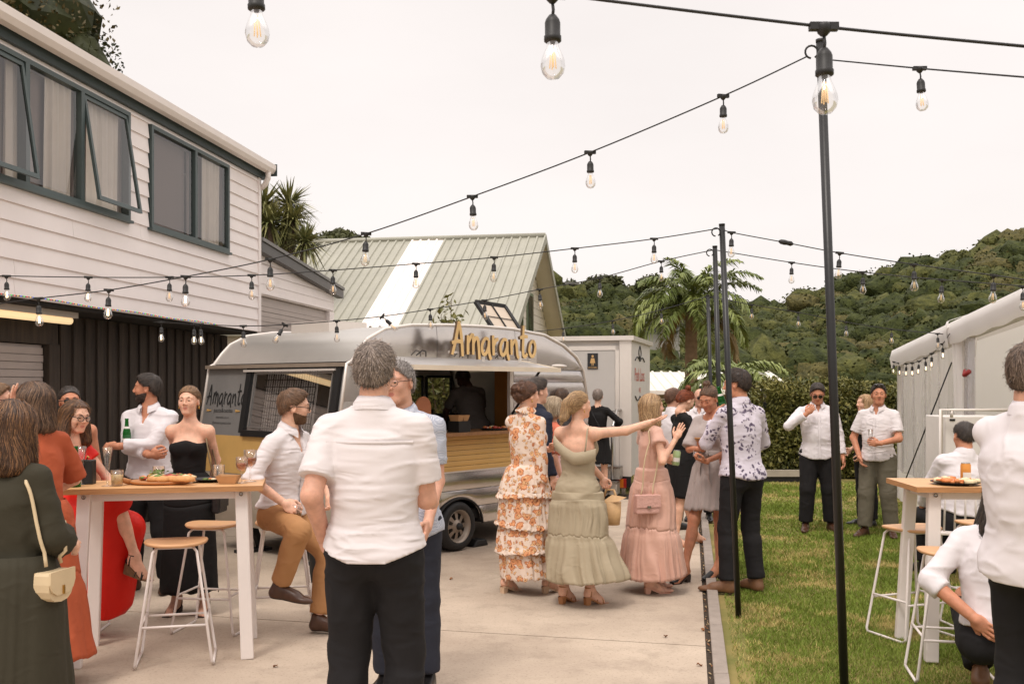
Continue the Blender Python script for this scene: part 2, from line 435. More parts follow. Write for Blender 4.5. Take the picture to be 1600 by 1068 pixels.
_shoe = {}
def shoe_geo(kind):
    """upper and sole in the foot's frame: ankle over (0,.02), toes towards +Y"""
    if kind in _shoe: return _shoe[kind]
    s = SDF()
    s.rc((0,-.004,.036), (0,.15,.030), .036, .036, k=.02); s.el((0,.178,.024), (.042,.080,.027), k=.02)
    s.rc((0,.006,.04), (0,.012,.088 if kind != 'boot' else .15), .040, .040 if kind != 'boot' else .047, k=.03)
    s.rc((0,.03,.075), (0,.13,.045), .034, .032, k=.03)
    s.clip(lambda x, y, z: -z+.002)
    V, Q = s.mesh(.006); V = relax(V, Q, 1, .3); c = V[Q].mean(1)
    _shoe[kind] = (V, Q, (c[:,2] < .014).astype(int)); return _shoe[kind]

def barefoot(s, hh, A):
    """add a bare foot to SDF s; A maps foot frame to body frame"""
    t = lambda *p: A(np.array(p, float))
    s.rc(t(0,.02,hh+.085), t(0,-.005,hh+.030), .033, .028, k=.02)
    s.rc(t(0,.03,hh+.06), t(0,.135,.030), .032, .030, k=.03)
    s.rc(t(0,-.005,hh+.028), t(0,.135,.024), .026, .026, k=.02)
    for i, x in enumerate((-.028,-.012,.003,.017,.029)): s.rc(t(x,.135,.018), t(x*1.15,.195-.009*abs(i-0)*1.1,.011), .012, .0095-.0008*i, k=.008)

def ik(a, c, l1, l2, hint):
    a, c = np.array(a, float), np.array(c, float); d = c-a; L = np.linalg.norm(d); dn = d/(L+1e-9)
    if L > (l1+l2)*.998:
        return a+dn*L*l1/(l1+l2), c
    x = (l1*l1-l2*l2+L*L)/(2*L); hgt = math.sqrt(max(0, l1*l1-x*x))
    hv = np.array(hint, float); hv = hv-dn*(hv @ dn); hv = nrm(hv)
    return a+dn*x+hv*hgt, c

def wrinkle(V, N, amp, sc, seed, k=(1,1,2.2), sharp=.6):
    q = V*np.array(k); w = np.stack([vnoise(q, sc*.6, seed+3), vnoise(q, sc*.6, seed+5), vnoise(q, sc*.6, seed+9)], 1)
    a = vnoise(q+w*.22/sc*3, sc, seed); b = vnoise(q+w*.1, sc*2.3, seed+21)
    r = ((1-np.abs(a))**5*1.6-.35)*sharp+a*(1-sharp)*.8+.35*b
    return V+N*(amp*r)[:,None]

def smooth_(x, a, b): t = np.clip((x-a)/(b-a), 0, 1); return t*t*(3-2*t)
class Ctx: pass
def person(label, face, loc, z0=0.0, h=1.75, sex='m', w=1.0, belly=0.0, skin='fair', lean=0, side=0, twist=0, pelvis=None,
           head=(0,0,0), hands=None, feet=None, hair=None, hair_mats=None, strands=300, outfit=(), glasses=None, beard=None,
           res=.013, group='wedding guests on the courtyard and lawn', eyes=True, earrings=False, seated=False, fem_legs=1.0, brow=None, arm_w=1.0):
    root = thing('person', label, 'person', (loc[0], loc[1], z0), rad(face), group)
    heel_h = max([0]+[(q or {}).get('heel', 0) for q in (feet or {}).values()]); s = (h-heel_h*.93)/1.75; f = sex == 'f'; J = Ctx(); J.s = s; J.w = w; J.root = root; J.sex = sex
    Tw = rotz(0) @ rotx(-lean) @ roty(side); R = Tw @ V3(1,0,0); U = Tw @ V3(0,0,1); Fw = Tw @ V3(0,1,0)
    Tt = Tw @ rotz(twist); Rs = Tt @ V3(1,0,0); Fs = Tt @ V3(0,1,0)
    P = V3(0,0,.929*s+heel_h*.93*s) if pelvis is None else np.array(pelvis, float)
    J.P, J.U, J.R, J.F, J.Rs, J.Fs = P, U, R, Fw, Rs, Fs
    Nk = P+U*.545*s+Fs*-.012*s; J.N = Nk
    sw = (.175 if not f else .150)*s*(1+.5*(w-1))
    Sh = {sd: P+U*(.462 if not f else .466)*s+Rs*sw*sg+Fs*-.012*s for sd, sg in (('L',-1),('R',1))}
    hp = .088*s if not f else .092*s
    Hp = {sd: P+R*hp*sg for sd, sg in (('L',-1),('R',1))}
    Th = np.array([Rs, Fs, U]).T
    Hr = Tt @ rotz(head[0]) @ rotx(head[1]) @ roty(head[2])
    if seated == 'keep': Hr = rotz(head[0]+twist) @ rotx(head[1]) @ roty(head[2])
    hs = (.945 if not f else .905)*(.5+.5*s)
    Hc = Nk+U*.055*s+Hr @ V3(0,.022,.088*hs+.012); J.Hc, J.Hr, J.hs = Hc, Hr, hs
    Hm = lambda v: (np.asarray(v) @ (Hr*hs).T)+Hc; J.Hm = Hm
    # ---- limbs
    J.grip = {}; Hd = {}
    for sd, sg in (('L',-1),('R',1)):
        a = (hands or {}).get(sd)
        if a is None: a = dict(p=Sh[sd]+V3(sg*.055*s,.035*s,-.52*s), hint=(sg*.3,-1,0), pose='relax')
        wp = np.array(a['p'], float); e, wp = ik(Sh[sd], wp, .285*s, .255*s, a.get('hint', (sg*.4,-1,-.3)))
        d = nrm(a.get('dir', wp-e)); n = np.array(a.get('palm', (-sg,.15,0)), float); n = nrm(n-d*(n @ d)); Z = -n; X = np.cross(d, Z)
        Hd[sd] = (e, wp, np.array([X, d, Z]).T, a.get('pose', 'relax'))
        hsc = (1.0 if not f else .9)*s
        gp = V3(0,.074,-.030)*hsc; J.grip[sd] = Hd[sd][2] @ gp+wp+d*.012
    Ft = {}
    for sd, sg in (('L',-1),('R',1)):
        a = dict((feet or {}).get(sd) or {}); hh = a.get('heel', 0.0); yaw = a.get('yaw', -sg*10); Rf = rotz(yaw) @ rotx(a.get('pitch', 0)); fs = s*(.93 if f else 1.0)
        if 'a' in a: o = np.array(a['a'], float)-Rf @ (V3(0,.02,hh+.085)*fs)
        else:
            p = a.get('p', (sg*.11, 0)); o = V3(p[0], p[1]-.05*s, a.get('z', 0.0))
        A = lambda v, Rf=Rf, o=o, fs=fs: (np.asarray(v)*fs) @ Rf.T+o
        an = A(V3(0,.02,hh+.085)); kn, an = ik(Hp[sd], an, .435*s, .415*s, a.get('hint', (sg*.12,1,0)))
        Ft[sd] = (kn, an, A, hh)
    J.Sh, J.Hp, J.Hd, J.Ft = Sh, Hp, Hd, Ft
    def torso(q, o=0.0, top=True, k=.05, bust=True):
        if f:
            q.el(P+U*.0*s, np.array((.158*w,.118*w,.125))*s+o, Th, k); q.el(P+U*.185*s+Fw*belly*.35, np.array((.120*w,.092*w+belly/s,.145))*s+o, Th, k)
            if top:
                q.el(P+U*.335*s, np.array((.133*w,.096*w,.145))*s+o, Th, k)
                if bust:
                    for sg in (-1,1): q.el(P+U*.335*s+Rs*sg*.066*s*w+Fs*.070*s*w, np.array((.060,.058,.062))*s*w+o, Th, .035)
        else:
            q.el(P+U*.03*s, np.array((.158*w,.118*w,.125))*s+o, Th, k); q.el(P+U*.185*s+Fw*belly*.45, np.array((.150*w,.106*w+belly/s,.155))*s+o, Th, k)
            if top: q.el(P+U*.34*s, np.array((.172*w,.118*w,.158))*s+o, Th, k)
        for sg in (-1,1): q.el(P+R*sg*.070*s-Fw*.052*s-U*.055*s, np.array((.083*w,.078*w,.090))*s+o, Th, .05)
    def shoulders(q, o=0.0, k=.045, sides='LR'):
        for sd in sides:
            sg = -1 if sd == 'L' else 1; q.rc(Nk-U*.042*s+Rs*sg*.032*s, Sh[sd]-Rs*sg*.02*s, (.046 if f else .054)*s*w**.5+o, (.043 if f else .052)*s*w**.5+o, k)
    def arm(q, sd, o=0.0, t0=0.0, t1=2.0, k=.03, flare=0.0, cap=False, cuff=False):
        e, wp = Hd[sd][0], Hd[sd][1]; r0, r1, r2 = [x*s*(.84 if f else 1.0)*(w**.7)*arm_w for x in (.048,.039,.0275)]
        if t1 <= 1:
            p = Sh[sd]+(e-Sh[sd])*t1; q.rc(Sh[sd], p, r0+o, r0+(r1-r0)*t1+o+flare, k, cap)
        else:
            q.rc(Sh[sd], e, r0+o, r1+o+flare*.5, k); t = t1-1; p = e+(wp-e)*t; q.rc(e, p, r1+o+flare*.5, r1+(r2-r1)*t+o+flare, k*.7, cap)
            if cuff: c0 = e+(wp-e)*max(0, t-.16); q.rc(c0, p, r1+(r2-r1)*t+o+.007, r1+(r2-r1)*t+o+.008, .008, True)
    def legs(q, o=0.0, t1=2.0, k=.05, loose=0.0, straight=0.0, sides='LR'):
        for sd in sides:
            kn, an = Ft[sd][0], Ft[sd][1]; r = [x*s*(w**.6) for x in ((.085,.055,.052,.034) if not f else (.080*fem_legs,.053*fem_legs,.049*fem_legs,.032))]
            q.rc(Hp[sd]-U*.03*s, kn, r[0]+o+loose, r[1]+o+loose, k)
            if t1 > 1:
                t = t1-1; e_ = kn+(an-kn)*t
                q.rc(kn, e_, r[1]+o+loose*.9, (r[3]+o+loose+straight), .03, t1 < 2.0 or straight > 0)
                bk = nrm(np.cross(np.cross(an-kn, Fw), an-kn)); m = kn+(an-kn)*.30-bk*.018*s
                q.rc(m, kn+(an-kn)*.52-bk*.010*s, (.043 if f else .047)*s+o+loose*.5, .034*s+o+loose*.5, .04)
    J.torso, J.shoulders, J.arm, J.legs = torso, shoulders, arm, legs
    # ---- body: one continuous surface
    pieces = []
    q = SDF(); torso(q, -.004); shoulders(q); q.rc(Nk-U*.06*s, Nk+U*.06*s+Hr @ V3(0,.0,.01), (.053 if f else .064)*s*w**.4, (.046 if f else .056)*s*w**.3, .04)
    for sd in 'LR':
        arm(q, sd); q.el(Sh[sd]-U*.012*s, np.array((.045,.045,.055))*s*(.92 if f else .9), None, .03)
    legs(q)
    for sd in 'LR':
        if outfit_shoe(outfit) in ('sandal','mule','heel','wedge','pump'): barefoot(q, Ft[sd][3], Ft[sd][2])
    V, Q = q.mesh(res); V = relax(V, Q, 2, .4); pieces.append((V, Q, np.zeros(len(Q), int)))
    hv, hq, hl = head_geo(sex); pieces.append((Hm(hv), hq, hl))
    for sd in 'LR':
        e, wp, Rh, pose = Hd[sd]; v, qd = hand_geo(pose); hsc = (1.0 if not f else .9)*s
        v = v*hsc
        if sd == 'L': v = v*np.array((-1,1,1)); qd = qd[:, ::-1]
        pieces.append((v @ Rh.T+wp+nrm(Rh[:,1])*.004, qd, np.zeros(len(qd), int)))
    VV, QQ, MI = join(pieces)
    J.body = link(bpy.data.objects.new('body', fast_mesh('body', VV, QQ, [skinmat(skin), lipmat(skin)], MI)), root)
    # ---- eyes and eyebrows
    if eyes:
        for x in (-1, 1):
            mb = MB(); th = []; n = 10
            P_ = []
            for i in range(7):
                a = PI*.62*i/6; P_.append([Hm(V3(x*.031+.0128*math.sin(a)*math.cos(2*PI*j/n), .0805+.0128*math.cos(a), .0082+.0095*math.sin(a)*math.sin(2*PI*j/n))) for j in range(n)])
            mb.grid(P_, 0, True, True)
            for i, fc in enumerate(mb.f): mb.m[i] = 1 if i < 3*n else 0
            obj('eye', mb, [eye_white, eye_dark], root)
    if eyes or brow:
        hm = hair_mats[0] if hair_mats else M('hair_brown', S((70,50,38)), .5)
        for x in (-1, 1):
            mb = MB(); mb.tube([Hm(V3(x*a, b, c)) for a, b, c in ((.014,.0945,.0305),(.028,.0905,.0345),(.043,.0785,.0345),(.052,.068,.030))], [.0028,.0038,.0032,.0013], 6)
            obj('eyebrow', mb, hm, root)
    if beard:
        V, Q, _ = head_geo(sex); c = V[Q].mean(1)
        ax = np.abs(c[:,0]); line = -.034-.016*smooth_(c[:,1], .0, .085)
        m = (c[:,2] < line) & (c[:,2] > -.122) & (c[:,1] > -.004+.35*np.maximum(0, -.06-c[:,2])) & ~((ax < .022) & (c[:,2] > -.069) & (c[:,2] < -.0455)) & ~((c[:,2] > -.0445) & (ax < .040)) | ((ax < .030) & (c[:,2] < -.0365) & (c[:,2] > -.0475) & (c[:,1] > .07))
        Qb = Q[m]; u, inv = np.unique(Qb, return_inverse=True); inv = inv.reshape(-1); cnt = np.bincount(inv); Nn = normals(V, Q)[u]; vb = V[u]+Nn*np.where(cnt < 4, .0006, .0035+.0035*vnoise(V[u], 190, 4))[:,None]
        link(bpy.data.objects.new('beard', fast_mesh('beard', Hm(vb), inv.reshape(-1, 4), [beard])), root)
    if hair: make_hair(J, hair, hair_mats, strands)
    if glasses: make_glasses(J, glasses)
    if earrings:
        for x in (-1, 1):
            mb = MB(); mb.tube([Hm(V3(x*.083,-.004,-.036)), Hm(V3(x*.085,-.002,-.060))], [.003,.006], 6); obj('earring', mb, GOLD, root)
    for it in outfit:
        kw = it[-1] if isinstance(it[-1], dict) else {}; ar = it[1:-1] if isinstance(it[-1], dict) else it[1:]
        GARMENT[it[0]](J, *ar, **kw)
    J.world = lambda v: root.matrix_basis @ Vector(v)
    J.w = w; return J
def outfit_shoe(of):
    for it in of:
        if it[0] == 'shoes': return it[1]
    return None
def join(pieces):
    o = 0; v = []; q = []; m = []
    for a in pieces: v.append(a[0]); q.append(a[1]+o); m.append(a[2]); o += len(a[0])
    return np.concatenate(v), np.concatenate(q), np.concatenate(m)
def put(J, name, V, Q, mats, mi=None):
    return link(bpy.data.objects.new(name, fast_mesh(name, V, Q, mats, mi)), J.root)
GOLD = M('gold_metal', S((200,160,90)), .3, 0, metal=1.0)

# ------------------------------------------------------------------ hair
def hair_sdf(style):
    s = SDF(); flow = lambda P: np.stack([P[:,0]*3, P[:,1]*2-.02*0, P[:,2]*0-1.0], 1)
    L = .07; cut = None
    if style in ('short', 'short_back', 'thick', 'crop'):
        t = {'crop': .003, 'short': .007, 'thick': .012}.get(style, .006)
        s.el((0,-.016,.038), (.0775+t,.100+t,.086+t*1.3), k=.01)
        if style == 'thick': s.el((0,.03,.088), (.066,.062,.040), k=.03)
        else: s.el((0,.03,.080), (.062,.055,.036), k=.03)
        s.el((0,-.045,-.012), (.072,.066,.070), k=.03)
        s.clip(lambda x, y, z: (-.060+(y+.09)*.83-z)*.8+np.maximum(0, y-.055)*.9+np.where(np.abs(x) > .058, 0, 0))
        s.clip(lambda x, y, z: np.where((np.abs(x) > .062) & (z < .018), .02-np.sqrt((y+.008)**2+(z+.002)**2*.5)+.012, -1.0))
        flow = lambda P: np.stack([P[:,0]*6, .55+P[:,2]*2, -.25-6*np.abs(P[:,0])*0-np.where(P[:,1] < -.05, 1.2, 0)], 1); L = .028 if style == 'crop' else .04
    elif style in ('bob', 'long_back', 'wavy', 'curly', 'bob_grey', 'shoulder'):
        s.el((0,-.016,.040), (.088,.108,.092), k=.01)
        dn = {'bob': -.16, 'bob_grey': -.10, 'long_back': -.24, 'wavy': -.19, 'curly': -.21, 'shoulder': -.20}[style]
        for x in (-1, 1):
            s.rc((x*.070,-.010,.03), (x*(.080 if style != 'curly' else .098),.008,dn+.03), .030, .032 if style != 'curly' else .046, k=.03)
            s.rc((x*.055,-.065,.02), (x*.058,-.062,dn), .042, .038, k=.04)
        s.rc((0,-.085,.02), (0,-.085,dn), .042, .040, k=.04)
        s.clip(lambda x, y, z: .0+np.where(y > .030, np.minimum(.085-z, .060-np.abs(x)+np.maximum(0, (.04-y))*2), -1.0)+np.maximum(0, y-.075))
        L = .16; flow = lambda P: np.stack([P[:,0]*4+.22*np.sin(P[:,2]*26+P[:,1]*18), P[:,1]*.5+.22*np.cos(P[:,2]*24+P[:,0]*22)-.2*(P[:,2] > .08), -1-0*P[:,2]], 1)
    elif style in ('bun', 'low_bun', 'ponytail', 'updo', 'top_bun'):
        s.el((0,-.014,.036), (.0840,.108,.094), k=.01); s.el((0,-.045,-.008), (.073,.066,.066), k=.03)
        s.rc((0,-.085,.0), (0,-.095,-.02), .04, .035, k=.04)
        if style == 'bun': s.el((0,-.085,.128), (.044,.042,.036), k=.012); s.el((.02,-.07,.15), (.022,.02,.016), k=.01)
        if style == 'top_bun': s.el((.02,-.05,.145), (.034,.034,.030), k=.012)
        if style == 'low_bun': s.el((0,-.125,-.020), (.045,.035,.038), k=.015)
        if style == 'ponytail':
            s.el((0,-.118,.035), (.035,.032,.032), k=.02); s.rc((0,-.135,.02), (-.012,-.150,-.10), .040, .036, k=.03); s.rc((-.012,-.150,-.10), (-.02,-.130,-.20), .036, .016, k=.03)
            s.el((.04,-.07,.05), (.05,.06,.06), k=.03)
        if style == 'updo':
            for i in range(22):
                a = i*2.4; b = (i/22)**.5
                s.el((.062*math.cos(a)*b, -.070-.05*math.cos(b*1.3)*.8+.03*math.sin(a*1.7), .045+.070*math.sin(a)*b), (.030,.030,.028), k=.012)
        s.clip(lambda x, y, z: (-.058+(y+.09)*.80-z)*.78+np.maximum(0, y-.060)*.4)
        L = .09; flow = lambda P: np.stack([-P[:,0]*4, -1.0+0*P[:,1], .3-np.where(P[:,2] < .09, .55, 0)], 1)
        if style == 'ponytail': flow = lambda P: np.stack([-P[:,0]*3, np.where(P[:,1] > -.10, -1.0, -.1), np.where(P[:,1] > -.10, .0, -1.0)], 1)
        if style == 'updo': flow = lambda P: np.stack([np.sin(P[:,2]*90+P[:,1]*50), np.cos(P[:,0]*80), np.sin(P[:,0]*90+2)+.2], 1); L = .06
    return s, flow, L
_hairc = {}
def make_hair(J, style, mats, ns):
    key = style
    if key not in _hairc:
        s, flow, L = hair_sdf(style); V, Q = s.mesh(.006); N = normals(V, Q)
        # locks: displacement combed along the flow
        fl = flow(V); fl = fl-N*(fl*N).sum(1)[:,None]; fl /= np.linalg.norm(fl, axis=1)[:,None]+1e-9
        cr = np.cross(N, fl); u = (V*cr).sum(1); 
        V = V+N*((.0013 if style not in ('short','crop','thick') else .0006)*vnoise(np.stack([cr[:,0]*0+u, V[:,2]*.2, V[:,1]*.2], 1), 150, 3)+(.0035 if style not in ('crop','short','low_bun') else .0012)*vnoise(V, 34, 8))[:,None]
        _hairc[key] = (s, flow, L, V, Q, N)
    s, flow, L, V, Q, N = _hairc[key]
    if not isinstance(mats, (list, tuple)): mats = [mats]
    n = int(ns*2.6); rs = np.random.RandomState(11+len(style)+n)
    i = rs.randint(0, len(V), n); P = V[i].copy(); steps = 7
    path = [P.copy()]; Ls = L*(.5+.8*rs.rand(n))
    nn = N[i].copy(); fly = (rs.rand(n) < .09).astype(float)
    for k in range(steps):
        d = flow(P)+rs.normal(0, .13, (n, 3)); d = d-nn*(d*nn).sum(1)[:,None]; d /= np.linalg.norm(d, axis=1)[:,None]+1e-9
        P = P+d*(Ls/steps)[:,None]
        e = .002; D = s.at(P); g = np.stack([s.at(P+V3(e,0,0))-D, s.at(P+V3(0,e,0))-D, s.at(P+V3(0,0,e))-D], 1); g /= np.linalg.norm(g, axis=1)[:,None]+1e-9
        lift = .0025+(.008+(.016 if style not in ('low_bun','bun','top_bun','ponytail') else .004)*fly)*rs.rand(n)*(k+1)/steps
        stick = np.where(D > .02, .15, 1.0)
        P = P-g*((D-lift)*stick)[:,None]; nn = g; path.append(P.copy())
    path = np.stack(path, 1)                                     # n, steps+1, 3
    T = np.gradient(path, axis=1); Bn = np.cross(T, nn[:,None,:]); Bn /= np.linalg.norm(Bn, axis=2)[:,:,None]+1e-9
    wd = (.0006+.0011*rs.rand(n))[:,None,None]*np.array([.6,1,1,1,.9,.75,.5,.12])[None,:,None]
    up = nn[:,None,:]*wd*.8
    A, B, Cc = path-Bn*wd, path+up, path+Bn*wd; k = steps+1
    SV = np.concatenate([A, B, Cc], 1).reshape(-1, 3); base = (np.arange(n)*3*k)[:,None,None]
    j = np.arange(steps)[None,:,None]
    q1 = np.concatenate([base+j, base+j+1, base+k+j+1, base+k+j], 2); q2 = np.concatenate([base+k+j, base+k+j+1, base+2*k+j+1, base+2*k+j], 2)
    SQ = np.concatenate([q1, q2], 1).reshape(-1, 4)
    mi = np.repeat(rs.randint(0, len(mats), n), 2*steps)
    VV, QQ, MI = join([(V, Q, np.zeros(len(Q), int)), (SV, SQ, mi)])
    put(J, 'hair', J.Hm(VV), QQ, list(mats), MI)

def make_glasses(J, kind):
    Hm = J.Hm; fr = M('glasses_frame', S((26,22,22)), .25, 0); dark = M('sunglass_lens', S((24,20,20)), .08, 0, spec=.8); clear = glassmat('spectacle_lens', (.95,.95,.95), .02, .8)
    root = MB(); thin = kind in ('clear', 'wire'); r = .0024 if kind != 'wire' else .0016; rw, rh = (.0235,.019) if kind != 'clear' else (.024,.021)
    for x in (-1, 1):
        ring = [Hm(V3(x*.032+rw*math.cos(a), .108-.35*max(0, abs(x*.032+rw*math.cos(a))-.035), .006+rh*math.sin(a)*(1 if math.sin(a) > 0 else 1.05))) for a in [2*PI*k/16 for k in range(16)]]
        root.tube(ring, r, 6, closed=True)
        root.tube([Hm(V3(x*.055,.101,.010)), Hm(V3(x*.080,.06,.012)), Hm(V3(x*.086,-.01,.012)), Hm(V3(x*.084,-.03,-.004))], r*1.1, 6)
    root.tube([Hm(V3(-.010,.109,.010)), Hm(V3(0,.114,.013)), Hm(V3(.010,.109,.010))], r, 6)
    g = obj('glasses', root, fr, J.root)
    for x in (-1, 1):
        mb = MB(); n = 16
        pts = [Hm(V3(x*.032+rw*math.cos(a), .108-.35*max(0, abs(x*.032+rw*math.cos(a))-.035), .006+rh*math.sin(a))) for a in [2*PI*k/n for k in range(n)]]
        c = Hm(V3(x*.032,.110,.006)); mb.add(pts+[c], [(k, (k+1) % n, n) for k in range(n)], 0, True)
        obj('lens', mb, clear if kind in ('clear', 'wire') else dark, g)

# ------------------------------------------------------------------ garments
GARMENT = {}
def g_shirt(J, mat, sleeve=1.9, hem=.80, off=.011, collar=True, openv=.0, wr=.005, wsc=9, seed=1, res=.011, name='shirt', flare=.006, tuck=False, placket=True, wk=(1,1,2.2), yoke=False, loose=0.0, cuff=True, mats2=None, neck=.0):
    s, P, U, R, Fw, N = J.s, J.P, J.U, J.Rs, J.Fs, J.N
    q = SDF(); J.torso(q, off+loose, k=.07, bust=True); J.shoulders(q, off*.8)
    if collar: q.rc(N-U*.06*s, N+U*.004*s-Fw*.004, (.066+off)*s, (.060+off)*s, .03)
    if not tuck:
        q.el(P-U*.08*s, np.array((.188,.146,.15))*s*(.55+.45*J.w)+off+loose, np.array([R, Fw, U]).T, .08)
    for sd in 'LR': J.arm(q, sd, off*.8+.003, 0, sleeve, k=.016, flare=flare*.7, cap=True, cuff=cuff and sleeve > .3)
    Uz = U
    def hemcut(x, y, z):
        t = (x-P[0])*Uz[0]+(y-P[1])*Uz[1]+(z-P[2])*Uz[2]; lat = np.abs((x-P[0])*R[0]+(y-P[1])*R[1]+(z-P[2])*R[2])
        c = (hem-.92)*s+.035*np.maximum(0, lat-.08)/.1*(0 if tuck else 1)-t
        return np.where(lat < .235*s*1.2, c, -1.0) if not tuck else np.where(lat < .2*s, c, -1)
    q.clip(hemcut)
    # neck opening, deeper in front when the collar is undone
    if neck >= 0:
        def neckcut(x, y, z):
            a = (x-N[0])*R[0]+(y-N[1])*R[1]+(z-N[2])*R[2]; b = (x-N[0])*Fw[0]+(y-N[1])*Fw[1]+(z-N[2])*Fw[2]; t = (x-N[0])*U[0]+(y-N[1])*U[1]+(z-N[2])*U[2]
            v = np.where((b > .0) & (t > -openv*s-.02), np.minimum(.004+(t+openv*s)*.34*(openv > 0), .05)-np.abs(a), -1.0)
            ring = np.minimum((.066+neck)*s-np.sqrt(a*a+(b-.01)**2), t+.040*s+neck*.6+np.minimum(b, 0)*(.95 if collar else .3))
            return np.maximum(v, ring)
        q.clip(neckcut)
    V, Q = q.mesh(res); V = relax(V, Q, 1, .4); Nn = normals(V, Q); V = wrinkle(V, Nn, wr, wsc, seed, wk)
    mi = np.zeros(len(Q), int); pcs = [(V, Q, mi)]
    if collar:
        rows = []; n = 30; gap = .34 if openv > 0 else .10
        for (r, zz, fb) in ((.070,-.030,0), (.066,.020,.006), (.066,.034,.006), (.082,.010,.0), (.090,-.022,-.006)):
            row = []
            for k in range(n+1):
                a = PI/2+gap+(2*PI-2*gap)*k/n; fr = max(0, math.sin(a)); rr = r*s*(1+.10*fr*(zz < .03))
                dz = zz-.030*fr*(1 if zz > 0 else .5)-(.03*fr**6 if zz < .0 and r > .08 else 0)+.012*max(0, -math.sin(a))
                row.append(N+R*math.cos(a)*rr*1.02+Fw*(math.sin(a)*rr+.012)+U*(dz*s+.010*s))
            rows.append(row)
        g = np.array(rows); a, b = g.shape[:2]; ii = np.arange(a*b).reshape(a, b)
        fq = np.stack([ii[:-1,:-1].ravel(), ii[:-1,1:].ravel(), ii[1:,1:].ravel(), ii[1:,:-1].ravel()], 1)
        pcs.append((g.reshape(-1, 3), fq, np.zeros(len(fq), int)))
    def march(p, d, out=.004):
        p = np.array(p, float); d = nrm(d)
        for _ in range(40):
            dist = float(q.at(p[None])[0])
            if dist < .0008: break
            p = p+d*max(dist*.8, .0005)
        return p-d*out
    if placket:
        pl = []; ts = np.linspace(.50-max(.03, openv), (hem-.92)+.015, 16)
        pts = [march(P+U*t*s+Fw*.5, -Fw) for t in ts]
        g = np.array([[p-R*.016*s, p-R*.015*s+Fw*.002, p+R*.015*s+Fw*.002, p+R*.016*s] for p in pts]); a, b = g.shape[:2]; ii = np.arange(a*b).reshape(a, b)
        fq = np.stack([ii[:-1,:-1].ravel(), ii[1:,:-1].ravel(), ii[1:,1:].ravel(), ii[:-1,1:].ravel()], 1); pcs.append((g.reshape(-1, 3), fq, np.zeros(len(fq), int)))
    if yoke:
        for (x0, x1, t0, t1, nn) in ((-.17,.17,.415,.415,30),):
            pts = [march(P+U*(t0+.0*abs(k/nn-.5))*s+R*(x0+(x1-x0)*k/nn)*s-Fw*.5, Fw, .0012) for k in range(nn+1)]
            g = np.array([[p-U*.006, p-U*.004-Fw*.0018, p+U*.004-Fw*.0018, p+U*.006] for p in pts]); a, b = g.shape[:2]; ii = np.arange(a*b).reshape(a, b)
            fq = np.stack([ii[:-1,:-1].ravel(), ii[1:,:-1].ravel(), ii[1:,1:].ravel(), ii[:-1,1:].ravel()], 1); pcs.append((g.reshape(-1, 3), fq, np.zeros(len(fq), int)))
    VV, QQ, MI = join(pcs); put(J, name, VV, QQ, mat, MI); J.shirt_sdf = q
GARMENT['shirt'] = g_shirt

def g_trousers(J, mat, off=.012, loose=.010, straight=.014, length=1.93, wr=.004, wsc=8, seed=5, res=.013, top=.16, name='trousers', k=.03):
    s, P, U = J.s, J.P, J.U; q = SDF(); J.torso(q, .001, top=False); J.legs(q, off, length, k=k, loose=loose, straight=straight)
    q.clip(lambda x, y, z: (x-P[0])*U[0]+(y-P[1])*U[1]+(z-P[2])*U[2]-top*s)
    V, Q = q.mesh(res); V = relax(V, Q, 2, .45); V = wrinkle(V, normals(V, Q), wr, wsc, seed, (1,1,1.3)); put(J, name, V, Q, mat)
GARMENT['trousers'] = g_trousers

def g_belt(J, mat, z=.12):
    s, P, U, R, Fw = J.s, J.P, J.U, J.R, J.F; q = SDF(); J.torso(q, .012, top=False)
    q.clip(lambda x, y, zz: np.abs((x-P[0])*U[0]+(y-P[1])*U[1]+(zz-P[2])*U[2]-z*s)-.018)
    V, Q = q.mesh(.008); put(J, 'belt', V, Q, mat)
GARMENT['belt'] = g_belt

